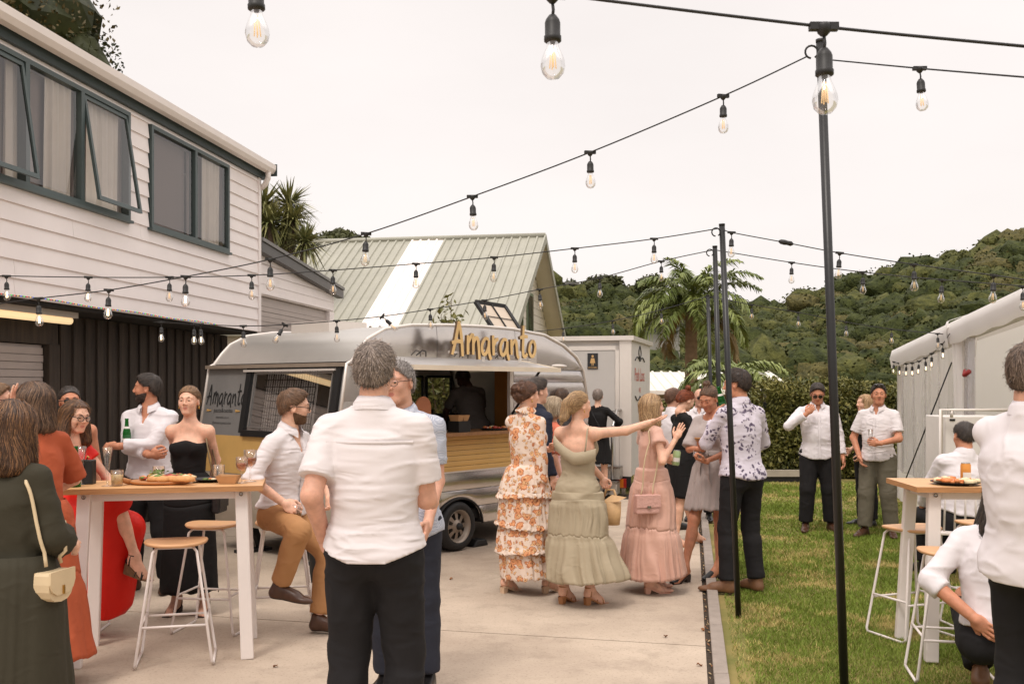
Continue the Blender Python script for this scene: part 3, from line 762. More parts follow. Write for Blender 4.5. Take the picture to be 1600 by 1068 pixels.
def g_shoes(J, kind, mat, sole=None, straps=None):
    sole = sole or M('shoe_sole', S((52,38,30)), .7)
    for sd in 'LR':
        kn, an, A, hh = J.Ft[sd]
        if kind in ('dress', 'boot'):
            V, Q, mi = shoe_geo(kind); put(J, 'shoe', A(V), Q, [mat, sole], mi); continue
        mb = MB(); prof = []
        # footbed following the arched sole
        ys = [-.035,-.02,.0,.03,.06,.09,.12,.15,.18,.205,.222]
        def zs(y): return hh*max(0, min(1, (.125-y)/.125))**1.0*(1 if hh else 0) if y > 0 else hh
        wd = lambda y: .029+.010*math.sin(max(0, min(1, (y+.035)/.26))*PI)+.004*(y > .1)-(.016 if y > .215 else 0)-(.008 if y < -.03 else 0)
        top = [[A(V3(sx*wd(y), y, zs(y)+(.004 if kind != 'wedge' else .012))) for y in ys] for sx in (-1,-.5,.5,1)]
        thick = .008 if kind != 'wedge' else .0
        bot = [[A(V3(sx*wd(y), y, (zs(y)-thick-.002) if kind != 'wedge' else .0+max(0, y-.16)*.2)) for y in ys] for sx in (-1,1)]
        mb.grid(top, 1); mb.grid(bot, 1); mb.grid([top[0], bot[0]], 1); mb.grid([bot[1], top[3]], 1)
        if hh and kind != 'wedge':
            t, b = (.030,.026) if kind != 'stiletto' else (.02,.008)
            for (za, zb) in ((hh-.004, 0),):
                q0 = [A(V3(x*.027, y, za)) for x, y in ((-1,-.034),(1,-.034),(1,.028),(-1,.028))]; q1 = [A(V3(x*.023, y, zb)) for x, y in ((-1,-.030),(1,-.030),(1,.014),(-1,.014))]
                mb.add(q0+q1, [(0,1,2,3),(7,6,5,4),(0,4,5,1),(1,5,6,2),(2,6,7,3),(3,7,4,0)], 1)
        if kind in ('mule', 'pump'):
            s = SDF(); s.rc((0,.075,hh*.40+.052), (0,.15,.032), .036, .036, .02); s.el((0,.178 if kind == 'mule' else .19,.022), (.037,.045 if kind == 'mule' else .07,.022), k=.02)
            if kind == 'pump': s.rc((0,-.005,hh+.02), (0,.06,hh*.5+.03), .033, .034, .03); s.clip(lambda x, y, z: np.where((y < .1), z-(hh*np.clip((.125-y)/.125, 0, 1)+.055), -1))
            s.clip(lambda x, y, z: (hh*np.clip((.125-y)/.125, 0, 1)-.004)-z)
            V, Q = s.mesh(.006); o = len(mb.v); mb.add([tuple(v) for v in A(V)], [tuple(int(i) for i in f) for f in Q], 0, True)
        else:
            def loop(y, hz, r=.034, tilt=0.0, rr=.005):
                n = 12; mb.tube([A(V3(r*math.cos(a)*1.02, y+tilt*math.cos(a), zs(y)+.004+max(0, math.sin(a))*hz)) for a in [PI*k/n for k in range(n+1)]], rr, 6, 0)
            loop(.145, .050, .041); loop(.110, .062, .038, .03); loop(.110, .062, .038, -.03)
            mb.tube([A(V3(.040*math.cos(a), .018+.040*math.sin(a)*1.05, hh+.088)) for a in [2*PI*k/16 for k in range(16)]], .0055, 6, 0, closed=True)
            for x in (-1, 1): mb.tube([A(V3(x*.036,.01,hh+.006)), A(V3(x*.041,.012,hh+.05)), A(V3(x*.040,.016,hh+.088))], .005, 6, 0)
            if kind == 'wedge':
                s = SDF(); s.rc((0,-.01,hh+.03), (0,.02,hh+.075), .036, .038, .02); s.clip(lambda x, y, z: y-.022); V, Q = s.mesh(.006); mb.add([tuple(v) for v in A(V)], [tuple(int(i) for i in f) for f in Q], 0, True)
        obj('shoe', mb, [mat, sole], J.root)
GARMENT['shoes'] = g_shoes

def skirt_loft(J, tiers, seed=0, n=200, rows=18, noise=.012):
    """tiers: (z_top, z_bottom, (rx,ry) top, (rx,ry) bottom, folds, amplitude, (dx,dy) hem shift) -> V, Q"""
    pcs = []; rs = np.random.RandomState(seed)
    for ti, (z0, z1, r0, r1, nf, am, sh) in enumerate(tiers):
        T = np.linspace(0, 1, rows)[:,None]; A = np.linspace(0, 2*PI, n, endpoint=False)[None,:]
        ph = rs.rand(6)*6.28; k1 = nf+.0
        wob = A+.16*np.sin(3*A+ph[0])+.08*np.sin(5*A+ph[1]+T*1.2)+.05*np.sin(T*3+ph[4])
        fold = np.cos(k1*wob+ph[2])*.5+.3*np.cos((k1*1.7//1)*wob+ph[3])+.3*np.cos((k1*2.9//1)*wob+ph[5]+T)
        fold = np.sign(fold)*np.abs(fold)**.8
        last = ti == len(tiers)-1 or z1-z0 > -.07
        rr = 1+am*fold*((.25+.75*T) if last else (.25+.75*np.sin(PI*np.minimum(1, T*1.02)))) 
        e = T**.85
        c0 = J.P
        cont = ti > 0 and abs(z0-tiers[ti-1][1]) < .02
        if cont: r0 = (tiers[ti-1][3][0]-.004, tiers[ti-1][3][1]-.004); z0 = tiers[ti-1][1]; osh = tiers[ti-1][6]
        else: osh = (0, 0)
        bl = .013*np.clip(T*6, 0, 1)*(1-T) if cont and am > .03 else 0*T
        rx = (r0[0]+(r1[0]-r0[0])*e+bl)*rr; ry = (r0[1]+(r1[1]-r0[1])*e+bl)*rr
        X = c0[0]+osh[0]+(sh[0]-osh[0])*T**1.4+rx*np.cos(A); Y = c0[1]+osh[1]+(sh[1]-osh[1])*T**1.4+ry*np.sin(A)
        Z = z0+(z1-z0)*T+.012*T*fold*(am > .02)+.012*T*np.sin(2*A+ph[5])
        if ti == 0:
            pn = .84+.16*np.clip(T*7, 0, 1); X = c0[0]+(X-c0[0])*pn; Y = c0[1]+(Y-c0[1])*pn
        V = np.stack([X, Y, Z+0*X], 2).reshape(-1, 3)
        V = V+(np.stack([vnoise(V, 7, seed+1), vnoise(V, 7, seed+2), 0*V[:,0]], 1)*noise*np.repeat(T.ravel(), n)[:,None])
        if cont:
            bw = smooth_(np.repeat(T.ravel(), n), 0, .16)[:,None]; V = np.tile(prev_last, (rows, 1))*(1-bw)+V*bw; V[:,2] = np.repeat(np.linspace(prev_last[:,2].mean(), z1, rows), n)*1.0+(V[:,2]-np.repeat(V[:,2].reshape(rows, n).mean(1), n))
        prev_last = V[-n:].copy()
        ii = np.arange(rows*n).reshape(rows, n); jj = np.roll(ii, -1, 1)
        Q = np.stack([ii[:-1].ravel(), ii[1:].ravel(), jj[1:].ravel(), jj[:-1].ravel()], 1); pcs.append((V, Q, np.zeros(len(Q), int)))
    return join(pcs)
def g_skirt(J, mat, tiers, seed=0, name='skirt', noise=.012, mi=None):
    V, Q, m = skirt_loft(J, tiers, seed, noise=noise); o = put(J, name, V, Q, mat)
    sd = o.modifiers.new('cloth', 'SOLIDIFY'); sd.thickness = .003; sd.offset = 0; return o
GARMENT['skirt'] = g_skirt

def g_top(J, mat, off=.010, hem=.95, top=None, sleeve=0, flare=.012, wr=.003, wsc=9, seed=2, res=.012, name='bodice', clip=None, wk=(1,1,1.5), neck=None, cuff=False, loose=0, sides='LR', arms='LR'):
    """bodice; top = height over the pelvis where it ends (strapless) or None for shoulders"""
    s, P, U, R, Fw, N = J.s, J.P, J.U, J.Rs, J.Fs, J.N; q = SDF(); J.torso(q, off+loose, k=.05)
    if top is None: J.shoulders(q, off*.8, sides=sides)
    if top is None and not neck and clip is None: q.rc(N-U*.06*s, N-U*.004*s, (.058+off)*s, (.052+off)*s, .03)
    for sd in arms:
        if sleeve: J.arm(q, sd, off*.8+.003, 0, sleeve, flare=flare, cap=True, cuff=cuff)
    loc = lambda x, y, z, ax, o: (x-o[0])*ax[0]+(y-o[1])*ax[1]+(z-o[2])*ax[2]
    q.clip(lambda x, y, z: np.where(np.abs(loc(x,y,z,R,P)) < .24, (hem-.92)*s-loc(x,y,z,U,P), -1.))
    if top is not None: q.clip(lambda x, y, z: loc(x,y,z,U,P)-top*s-.012*np.cos(loc(x,y,z,R,P)*30))
    else:
        nk = neck if neck is not None else .0
        q.clip(lambda x, y, z: np.minimum((.064+nk)*s-np.sqrt(loc(x,y,z,R,N)**2+loc(x,y,z,Fw,N)**2), loc(x,y,z,U,N)+.05*s+nk*.7))
    if clip: q.clip(lambda x, y, z: clip(loc(x,y,z,R,P), loc(x,y,z,Fw,P), loc(x,y,z,U,P)))
    V, Q = q.mesh(res); V = relax(V, Q, 2, .4); V = wrinkle(V, normals(V, Q), wr, wsc, seed, wk); put(J, name, V, Q, mat); J.shirt_sdf = q
GARMENT['top'] = g_top
def g_custom(J, fn): fn(J)
GARMENT['custom'] = g_custom
# ================================================================== the setting
def smooth01(x): x = np.clip(x, 0, 1); return x*x*(3-2*x)
def leaf_cloud(P, size, rs, up=0.0, aspect=.5, jit=.35, N=None):
    """one rhombus leaf per point -> V, Q"""
    n = len(P); d = rs.normal(0, 1, (n, 3)); d[:,2] += up
    if N is not None: d = d*.6+N*.5
    d /= np.linalg.norm(d, axis=1)[:,None]; r = rs.normal(0, 1, (n, 3)); c = np.cross(d, r); c /= np.linalg.norm(c, axis=1)[:,None]+1e-9
    L = size*(1-jit+2*jit*rs.rand(n)); L = L[:,None]; m = np.cross(c, d)*L*.12
    A = P-d*L*.5; B = P+c*L*aspect*.5+m; D = P+d*L*.5; E = P-c*L*aspect*.5+m
    V = np.stack([A, B, D, E], 1).reshape(-1, 3); Q = np.arange(4*n).reshape(n, 4); return V, Q
def blob(c, r, rs, n=14, m=9, amp=.22, seed=0):
    th = np.linspace(0, PI, m); ph = np.linspace(0, 2*PI, n, endpoint=False)
    T, A = np.meshgrid(th, ph, indexing='ij'); d = np.stack([np.sin(T)*np.cos(A), np.sin(T)*np.sin(A), np.cos(T)], 2).reshape(-1, 3)
    k = 1+amp*fbm(d+rs.rand(3)*50, 1.9, seed, 2); V = np.array(c)+d*np.array(r)*k[:,None]
    ii = np.arange(m*n).reshape(m, n); jj = np.roll(ii, -1, 1)
    return V, np.stack([ii[:-1].ravel(), ii[1:].ravel(), jj[1:].ravel(), jj[:-1].ravel()], 1)
def leafmat(name, c1, c2, scale=.5, rough=.6, trans=.0):
    m = M(name, c1, rough, .3, scale, col2=c2, spec=.3, detail=6); return m

# ---------------- ground
M_lawn = M('lawn_soil', S((104,104,46)), .95, .2, 2.2, .6, 90, col2=S((146,128,76)))
def ground_z(X, Y): return -1.6*smooth01((Y-20.5)/8.0)
ys = np.concatenate([np.linspace(-40, 0, 9), np.linspace(2, 20, 30), np.linspace(20.5, 30, 20), np.linspace(34, 400, 24)])
xs = np.concatenate([np.linspace(-400, -20, 12), np.linspace(-18, 18, 40), np.linspace(20, 400, 12)])
XX, YY = np.meshgrid(xs, ys, indexing='ij'); ZZ = ground_z(XX, YY)-.012
ii = np.arange(XX.size).reshape(XX.shape); GQ = np.stack([ii[:-1,:-1].ravel(), ii[1:,:-1].ravel(), ii[1:,1:].ravel(), ii[:-1,1:].ravel()], 1)
o = link(bpy.data.objects.new('ground', fast_mesh('ground', np.stack([XX, YY, ZZ], 2).reshape(-1, 3), GQ, M_lawn))); tag(o, kind='structure')

# ---------------- hills with bush
RID = [(-700,150),(-200,240),(300,350),(490,368),(560,370),(640,400),(740,430),(860,446),(910,448),(960,444),(1010,452),(1080,468),(1170,470),(1230,461),(1300,446),(1350,432),(1400,418),(1450,402),(1500,386),(1550,366),(1600,348),(1700,318),(1900,280),(2300,250)]
ru = np.array([a for a, b in RID], float); rv = np.array([b for a, b in RID], float)
def hill_z(U, Y):
    yr = 128-10*smooth01((U-1100)/500); v = np.interp(U, ru, rv); zr = CZ+(HOR-v)/FPX*yr-2.2
    t = (Y-42)/(yr-42); z = zr*np.where(t < 1, np.clip(t, 0, 1)**1.15, 1.0-.25*np.clip(t-1, 0, 2))-1.6*(t <= 0)
    X = UX(U, Y); g = np.stack([X, Y, 0*Y], -1).reshape(-1, 3); nz = fbm(g, .045, 5, 3).reshape(X.shape)
    return z-1.6*(1-np.clip(t, 0, 1))+1.4*nz*np.clip(t*3, 0, 1)*np.clip((1.02-t)*5, 0, 1)
hu = np.linspace(-700, 2300, 180); hy = np.linspace(42, 190, 60); HU, HY = np.meshgrid(hu, hy, indexing='ij'); HZ = hill_z(HU, HY)
ii = np.arange(HU.size).reshape(HU.shape); HQ = np.stack([ii[:-1,:-1].ravel(), ii[1:,:-1].ravel(), ii[1:,1:].ravel(), ii[:-1,1:].ravel()], 1)
M_hill = M('hill_scrub', S((46,44,24)), .95, .3, .3, 1.0, 1.5, col2=S((84,76,44)))
o = link(bpy.data.objects.new('hills', fast_mesh('hills', np.stack([UX(HU, HY), HY, HZ], 2).reshape(-1, 3), HQ, M_hill))); tag(o, kind='structure')
rs = np.random.RandomState(3)
def bushmat(n, a, b): return M(n, a, .8, .3, 1.6, 30, 3.2, col2=b, spec=.2, detail=9)
M_bush = [bushmat('bush_olive', S((48,54,26)), S((98,98,50))), bushmat('bush_dark', S((34,42,20)), S((74,80,38))), bushmat('bush_brown', S((58,58,32)), S((106,98,56)))]
proto = []
for k in range(5):
    cs = [((0,0,0), (1,1,.8))]+[(rs.normal(0, .5, 3)*V3(1,1,.4)+V3(0,0,.1), rs.uniform(.45,.75)*V3(1,1,.85)) for _ in range(1)]
    bv, bq, bm = [], [], []
    pts = []
    for c, r in cs:
        v, q = blob(np.array(c)*.9, np.array(r)*.93, rs, 12, 7, .36, k); bv.append((v, q, np.zeros(len(q), int)))
        d = rs.normal(0, 1, (70, 3)); d[:,2] = np.abs(d[:,2])*1.0-.2; d /= np.linalg.norm(d, axis=1)[:,None]; pts.append(np.array(c)*.9+d*np.array(r)*(.92+.2*rs.rand(70))[:,None])
    lv, lq = leaf_cloud(np.concatenate(pts), .13, rs, .5, .8); bv.append((lv, lq, np.zeros(len(lq), int))); proto.append(join(bv))
n = 2900; cand = []
while len(cand) < n:
    u = rs.uniform(430, 1660); t = rs.rand()**.8; yr = 128-10*float(smooth01((u-1100)/500)); y = 44+t*(yr-43)
    if u < 840 and y < 100: continue
    cand.append((u, y))
cand = np.array(cand); cz = hill_z(cand[:,0], cand[:,1]); pcs = []
for (u, y), z in zip(cand, cz):
    V, Q, m = proto[rs.randint(5)]; sc = rs.uniform(.7, 1.6)*(1 if rs.rand() < .88 else 1.6)*(.75+.35*y/100); R = rotz(rs.uniform(0, 360))
    pcs.append(((V*V3(sc, sc, sc*rs.uniform(.7, 1.0))) @ R.T+V3(UX(u, y), y, z+.35*sc), Q, m+rs.choice([0,0,0,1,1,1,1,2])))
VV, QQ, MI = join(pcs)
o = link(bpy.data.objects.new('hillside_bush', fast_mesh('hillside_bush', VV, QQ, M_bush, MI, smooth=True))); tag(o, 'olive green native bush covering the hills behind the party', 'bush', kind='stuff')

# ---------------- individual trees
M_bark = M('bark', S((96,78,62)), .9, .25, 8, .6, 30, stretch=(1,1,.25))
def crown_tree(name, label, base, H, crown, mats, nl=2600, leaf=.22, seed=1, trunk_r=.18, group=None, nb=9, inner=True):
    rs = np.random.RandomState(seed); root = thing(name, label, 'tree', base, 0, group); mb = MB()
    cz_ = H-crown[2]; mb.tube([(0,0,-.3), (.1,.05,cz_*.5), (0,0,cz_)], [trunk_r*1.2, trunk_r, trunk_r*.7], 9)
    pcs = []; per = nl//nb
    for k in range(nb):
        a = rs.uniform(0, 6.28); rr = rs.uniform(.15, .75); c = V3(math.cos(a)*rr*crown[0], math.sin(a)*rr*crown[1], cz_+rs.uniform(-.35, .55)*crown[2]); r = np.array(crown)*rs.uniform(.34, .55)
        if k == 0: c = V3(0,0,cz_); r = np.array(crown)*.62
        mb.tube([(0,0,cz_*.75), tuple((c+V3(0,0,cz_*.75))*.5), tuple(c)], [trunk_r*.5, trunk_r*.35, trunk_r*.12], 6)
        if inner: v, q = blob(c, r*.84, rs, 16, 10, .3, k); pcs.append((v, q, np.zeros(len(q), int)))
        d = rs.normal(0, 1, (per, 3)); d /= np.linalg.norm(d, axis=1)[:,None]; p = c+d*r*(.62+.5*rs.rand(per))[:,None]
        v, q = leaf_cloud(p, leaf, rs, .3, .6); pcs.append((v, q, rs.randint(0, len(mats), 1)[0]*np.ones(len(q), int)))
    obj('trunk', mb, M_bark, root); V, Q, m = join(pcs); put_(root, 'crown', V, Q, mats, m); return root
def put_(root, name, V, Q, mats, mi=None, smooth=False): return link(bpy.data.objects.new(name, fast_mesh(name, V, Q, mats, mi, smooth)), root)
Md = [leafmat('leaf_dark', S((28,34,18)), S((62,66,34)), .8), leafmat('leaf_rust', S((58,50,26)), S((100,86,50)), .9)]
p = PT(20, 60, 34); crown_tree('dark_tree', 'dense dark tree rising above the white house gutter', (p.x-1.2, 34, 8.4), 7.2, (4.6,4,3.6), Md, 26000, .17, 4, .35, nb=16)
p = PT(165, 104, 36); crown_tree('dark_tree', 'smaller dark tree crown just right of the big one above the roof', (p.x-.4, 36, 9.0), 4.3, (2.2,2.2,1.7), Md, 9000, .19, 5, .22)
Mh = [leafmat('leaf_olive', S((44,48,26)), S((88,90,50)), .6)]
for i, (u, v, w, lb) in enumerate(((905,452,2.6,'rounded tree beside the flat roofed house on the hill'), (948,447,2.4,'rounded tree further right on the left ridge'), (1017,446,2.0,'low ridge tree behind the palm crown'), (528,374,2.6,'flat topped dark tree on the ridge over the barn roof'))):
    p = PT(u, v, 122); crown_tree('ridge_tree', lb, (p.x, 122, p.z-3.2), 4.6, (w,w,1.7), Mh, 1500, .5, 20+i, .2, 'trees along the ridge')

# far houses on the hills
M_farwall = M('far_house_wall', S((150,146,136)), .8, .08, 2); M_farroof = M('far_house_roof', S((120,118,112)), .7, .08, 2); M_dkglass = M('dark_glass', S((40,44,44)), .08, 0)
def far_house(label, u, v, Y, w, h, d):
    p = PT(u, v, Y); r = thing('hill_house', label, 'house', (p.x, Y, p.z), 0, 'houses on the hills')
    obj('wall', MB().box((0,0,h/2-1), (w,d,h+2)), M_farwall, r); obj('roof', MB().box((0,-.2,h+.15), (w*1.25,d*1.3,.12+.07*w)), M_farroof, r)
    n = max(2, int(w/1.8))
    for k in range(n): obj('window', MB().box(((k+.5)/n*w-w/2, -d/2-.02, h*.55), (w/n*.72,.08,h*.6)), M_dkglass, r)
far_house('flat roofed house on top of the left hill', 882, 463, 118, 2.6, 1.2, 3); far_house('small grey house half hidden by bush below the palm fronds', 1030, 528, 70, 2.4, .9, 3)

# ---------------- courtyard slabs, kerb
M_conc = M('concrete', S((164,147,130)), .9, .10, .9, .25, 160, col2=S((194,177,158)), detail=9)
def add_specks(m, scale, dark, amount):
    n = m.node_tree; b = n.nodes['Principled BSDF']; src = b.inputs['Base Color'].links[0].from_socket; t = n.nodes.new('ShaderNodeTexCoord')
    for sc, th, fac in ((scale, .63, amount), (scale*.06, .60, amount*.42)):
        v = n.nodes.new('ShaderNodeTexNoise'); v.inputs['Scale'].default_value = sc; v.inputs['Detail'].default_value = 6; v.inputs['Roughness'].default_value = .7; n.links.new(t.outputs['Object'], v.inputs['Vector'])
        r = n.nodes.new('ShaderNodeMapRange'); r.inputs[1].default_value = th-.08; r.inputs[2].default_value = th+.04; r.inputs[4].default_value = fac; n.links.new(v.outputs[0], r.inputs[0])
        x = n.nodes.new('ShaderNodeMix'); x.data_type = 'RGBA'; n.links.new(r.outputs[0], x.inputs[0]); n.links.new(src, x.inputs[6]); x.inputs[7].default_value = (*dark, 1); src = x.outputs[2]
    n.links.new(src, b.inputs['Base Color'])
add_specks(M_conc, 55, S((112,96,82)), .55)
def edge_x(y): return 1.088+(y-5.53)*.179
M_dirt = M('dark_soil', S((62,50,38)), .95, .3, 20, .8, 60)
base = obj('courtyard', MB().add([(-14,-4,-.008), (edge_x(-4)+.05,-4,-.008), (edge_x(15.4)+.05,15.4,-.008), (-14,15.4,-.008)], [(0,1,2,3)]), M_dirt); tag(base, kind='structure')
def jy(x, y0): return y0-(x+.6)*.24
rows = [-4, 2.6, 6.80, 10.4, 15.2]
for i in range(4):
    for (xa, xb) in ((-14, -5.2), (-5.2, None)):
        ya, yb = rows[i], rows[i+1]; g = .007; mb = MB()
        def cx(x, y0): return (x, jy(x, y0) if 0 < y0 < 14 else y0)
        xr = xb if xb is not None else None
        ptsA = [(xa+g, jy(xa, ya)+g)]
        P4 = []
        for (y0, s_) in ((ya, g), (yb, -g)):
            for side in (0, 1):
                if side == 0: x = xa+g
                else: x = (xb-g) if xb is not None else edge_x(y0)-.0
                y = jy(x, y0)+s_
                if side == 1 and xb is None: x = edge_x(y)
                P4.append((x, y))
        a, b, d, c = P4
        m1 = MB(); N = 14
        top = [(*a,0), (*b,0), (*c,0), (*d,0)]; m1.add([(q[0], q[1], 0) for q in top]+[(q[0], q[1], -.1) for q in top], [(0,1,2,3), (4,5,1,0), (5,6,2,1), (6,7,3,2), (7,4,0,3)])
        obj('concrete_slab', m1, M_conc, base)
# kerb blocks along the lawn edge
M_kerb = M('kerb_concrete', S((150,138,128)), .92, .12, 9, .5, 120)
kb = thing('kerb', 'concrete kerb edging between courtyard and lawn', 'kerb', (0,0,0)); kb['kind'] = 'structure'; del kb['category']; del kb['label']
y = 2.2
while y < 15:
    L = 1.15; x0, x1 = edge_x(y)+.036, edge_x(y+L)+.036; dx = .085
    m1 = MB(); z = .028; vs = [(x0,y+.004), (x0+dx,y+.004), (x1+dx,y+L-.004), (x1,y+L-.004)]
    m1.add([(a, b, z) for a, b in vs]+[(a, b, -.1) for a, b in vs], [(0,1,2,3), (4,5,1,0), (5,6,2,1), (6,7,3,2), (7,4,0,3)])
    obj('kerb_stone', m1, M_kerb, kb, bevel=.006); y += L

# ---------------- white house on the left
M_board = M('weatherboard_white', S((234,225,222)), .55, .035, 1.6, .05, 40); M_green = M('joinery_green', S((72,84,84)), .45, .05, 4); M_fascia = M('fascia_green', S((44,58,58)), .5, .06, 4)
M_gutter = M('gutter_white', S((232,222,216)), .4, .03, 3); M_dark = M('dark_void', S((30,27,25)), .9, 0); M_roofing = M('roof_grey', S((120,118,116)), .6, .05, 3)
A0 = V3(-3.63,14.3,0); HD = nrm((-.1338,-.991,0)); HN = V3(.991,-.1338,0)
def hp(s, o, z): q = A0+HD*s+HN*o; return (q[0], q[1], z)
house = thing('white_house', 'two storey white weatherboard house with dark green joinery', 'house', tuple(A0))
HB_, CH = 2.44, .165; SEND = 8.6
wins = [(1.10,3.20), (3.66,6.45)]
def hbox(mb, s0, s1, o0, o1, z0, z1, mi=0):
    vs = [hp(s, o, z) for s in (s0, s1) for o in (o0, o1) for z in (z0, z1)]
    return mb.add(vs, [(0,1,3,2),(4,6,7,5),(0,4,5,1),(2,3,7,6),(0,2,6,4),(1,5,7,3)], mi)
obj('wall', hbox(hbox(hbox(MB(), 0, SEND, -.22, -.03, HB_, HB_+6*CH-.01), 0, SEND, -.22, -.03, HB_+13*CH+.01, 4.66), 0, 1.09, -.22, -.03, HB_+6*CH, HB_+13*CH), M_board, house, True)
obj('wall', hbox(MB(), 3.21, 3.65, -.22, -.03, HB_+6*CH, HB_+13*CH), M_board, house, True)
obj('wall', hbox(MB(), 6.46, SEND, -.22, -.03, HB_+6*CH, HB_+13*CH), M_board, house, True)
def board(s0, s1, z0, h):
    mb = MB(); vs = []
    for s_ in (s0, s1): vs += [hp(s_, -.028, z0), hp(s_, .014, z0), hp(s_, .012, z0+.02), hp(s_, -.006, z0+h), hp(s_, -.028, z0+h)]
    mb.add(vs, [(4,3,2,1,0), (5,6,7,8,9), (0,1,6,5), (1,2,7,6), (2,3,8,7), (3,4,9,8), (4,0,5,9)])
    obj('weatherboard', mb, M_board, house, True)
rb = random.Random(5)
for k in range(14):
    z0 = HB_+k*CH; h = CH+.012 if k < 13 else .075
    ivs = [(0.06, SEND)]
    if 6 <= k < 13: ivs = [(.06,1.08), (3.22,3.64), (6.47,SEND)]
    for a, b in ivs:
        if b-a > 4: j = rb.choice((3.4,4.7,5.6,6.6)); board(a, j-.002, z0, h); board(j+.002, b, z0, h)
        else: board(a, b, z0, h)
obj('corner_board', hbox(MB(), -.01, .07, -.03, .025, HB_, 4.66), M_board, house, True)
obj('fascia', hbox(MB(), -.12, SEND, -.02, .05, 4.64, 4.76), M_fascia, house, True)
gp = [(.052,4.86), (.052,4.74), (.10,4.715), (.16,4.73), (.195,4.78), (.20,4.85), (.188,4.85), (.18,4.79), (.15,4.745), (.10,4.735), (.068,4.75), (.066,4.86)]
mb = MB(); vs = [hp(s_, o_, z_) for s_ in (-.14, SEND) for o_, z_ in gp]; n = len(gp)
mb.add(vs, [(i, (i+1) % n, n+(i+1) % n, n+i) for i in range(n)]+[tuple(range(n-1, -1, -1)), tuple(range(n, 2*n))]); obj('gutter', mb, M_gutter, house, True)
obj('gutter_end', hbox(MB(), -.165, -.142, .04, .205, 4.70, 4.87), M_fascia, house, True)
obj('downpipe', MB().tube([hp(.0,.13,4.73), hp(.0,.13,4.64), hp(-.01,.08,4.55), hp(-.04,.0,4.50)], .04, 10), M_gutter, house, True)
mb = MB(); mb.add([hp(-.15,.06,4.85), hp(SEND,.06,4.85), hp(SEND,-6,5.9), hp(-.15,-6,5.9), hp(-.15,.06,4.80), hp(SEND,.06,4.80), hp(SEND,-6,5.85), hp(-.15,-6,5.85)], [(0,1,2,3), (4,7,6,5), (0,4,5,1), (1,5,6,2), (2,6,7,3), (3,7,4,0)]); obj('roof', mb, M_roofing, house, True)
obj('end_wall', hbox(MB(), -.0, .05, -6, -.23, HB_, 4.8), M_board, house, True)
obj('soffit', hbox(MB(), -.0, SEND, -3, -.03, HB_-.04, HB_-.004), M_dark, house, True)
# rooms behind the windows
M_room = M('room_wall', S((168,156,148)), .9, .05, 2); M_curt = M('curtain_cream', S((240,232,222)), .85, .03, 6)
mb = MB(); hbox(mb, .3, SEND, -2.6, -2.5, HB_+.02, 4.7); hbox(mb, .3, SEND, -2.5, -.25, HB_+.02, HB_+.06); hbox(mb, .3, SEND, -2.5, -.25, 4.68, 4.72); hbox(mb, 3.38, 3.46, -2.5, -.24, HB_+.07, 4.67); obj('room', mb, M_room, house, True)
paneM = glassmat('window_glass', (.86,.84,.83), .01, 1.0); M_blind = M('blind_mauve_grey', S((150,138,134)), .85, .04, 60)
def bar(mb, s0, s1, z0, z1, o0=-.05, o1=.035): hbox(mb, s0, s1, o0, o1, z0, z1)
def house_window(s0, s1, mulls, opens, curtains):
    z0, z1 = HB_+6*CH, HB_+13*CH; mb = MB(); f = .045
    bar(mb, s0, s1, z0, z0+f); bar(mb, s0, s1, z1-f, z1); edges = [s0]+mulls+[s1]
    bar(mb, s0, s0+f, z0+f, z1-f); bar(mb, s1-f, s1, z0+f, z1-f)
    for m in mulls: bar(mb, m-.03, m+.03, z0+f, z1-f)
    w = obj('window', mb, M_green, house, True)
    obj('sill', hbox(MB(), s0-.03, s1+.03, -.03, .055, z0-.03, z0-.002), M_green, w, True)
    for i in range(len(edges)-1):
        a, b = edges[i]+.04, edges[i+1]-.04; zt, zb = z1-f-.004, z0+f+.004; op = opens[i]
        def sp(s_, t, extra=0):      # t 0 at the hinge, 1 at the bottom
            return hp(s_, .0+op*t+extra, zt-(zt-zb)*t*math.sqrt(max(.1, 1-(op/(zt-zb))**2)))
        m2 = MB(); fw = .035
        def strip(sa, sb, ta, tb, th=.03):
            vs = [sp(s_, t, e) for s_ in (sa, sb) for t in (ta, tb) for e in (-.01, th-.01)]
            m2.add(vs, [(0,1,3,2),(4,6,7,5),(0,4,5,1),(2,3,7,6),(0,2,6,4),(1,5,7,3)])
        strip(a, b, 0, .04); strip(a, b, .96, 1); strip(a, a+fw, .04, .96); strip(b-fw, b, .04, .96)
        if op: obj('sash', m2, M_green, w, True)
        m3 = MB(); m3.add([sp(a+fw*.5,.02,.006), sp(b-fw*.5,.02,.006), sp(b-fw*.5,.98,.006), sp(a+fw*.5,.98,.006)], [(0,1,2,3)])
        obj('pane', m3, paneM, w, True)
    for i in range(len(edges)-1):
        obj('blind', MB().add([hp(s_, -.115, z_) for s_, z_ in ((edges[i]+.03,z0+.03), (edges[i+1]-.03,z0+.03), (edges[i+1]-.03,z1-.03), (edges[i]+.03,z1-.03))], [(0,1,2,3)]), M_blind, w, True)
    for ca, cb in curtains:
        P_ = []; n = int((cb-ca)*60)
        for k in range(n+1):
            s_ = ca+(cb-ca)*k/n; o_ = -.072+.020*math.sin(k*1.1)+.008*math.sin(k*.47); P_.append([hp(s_+.02*math.sin(k*.8)*(t), o_*(1+.1*t), z1-.02-(z1-z0-.02)*t) for t in (0,.3,.6,1)])
        m4 = MB(); m4.grid(P_); obj('curtain', m4, M_curt, w, True)
house_window(1.10, 3.20, [2.087], [0,0], [(1.22,1.75)])
house_window(3.66, 6.45, [4.57,5.45], [.17,0,.16], [(3.75,4.35), (4.62,5.05), (5.42,5.62)])
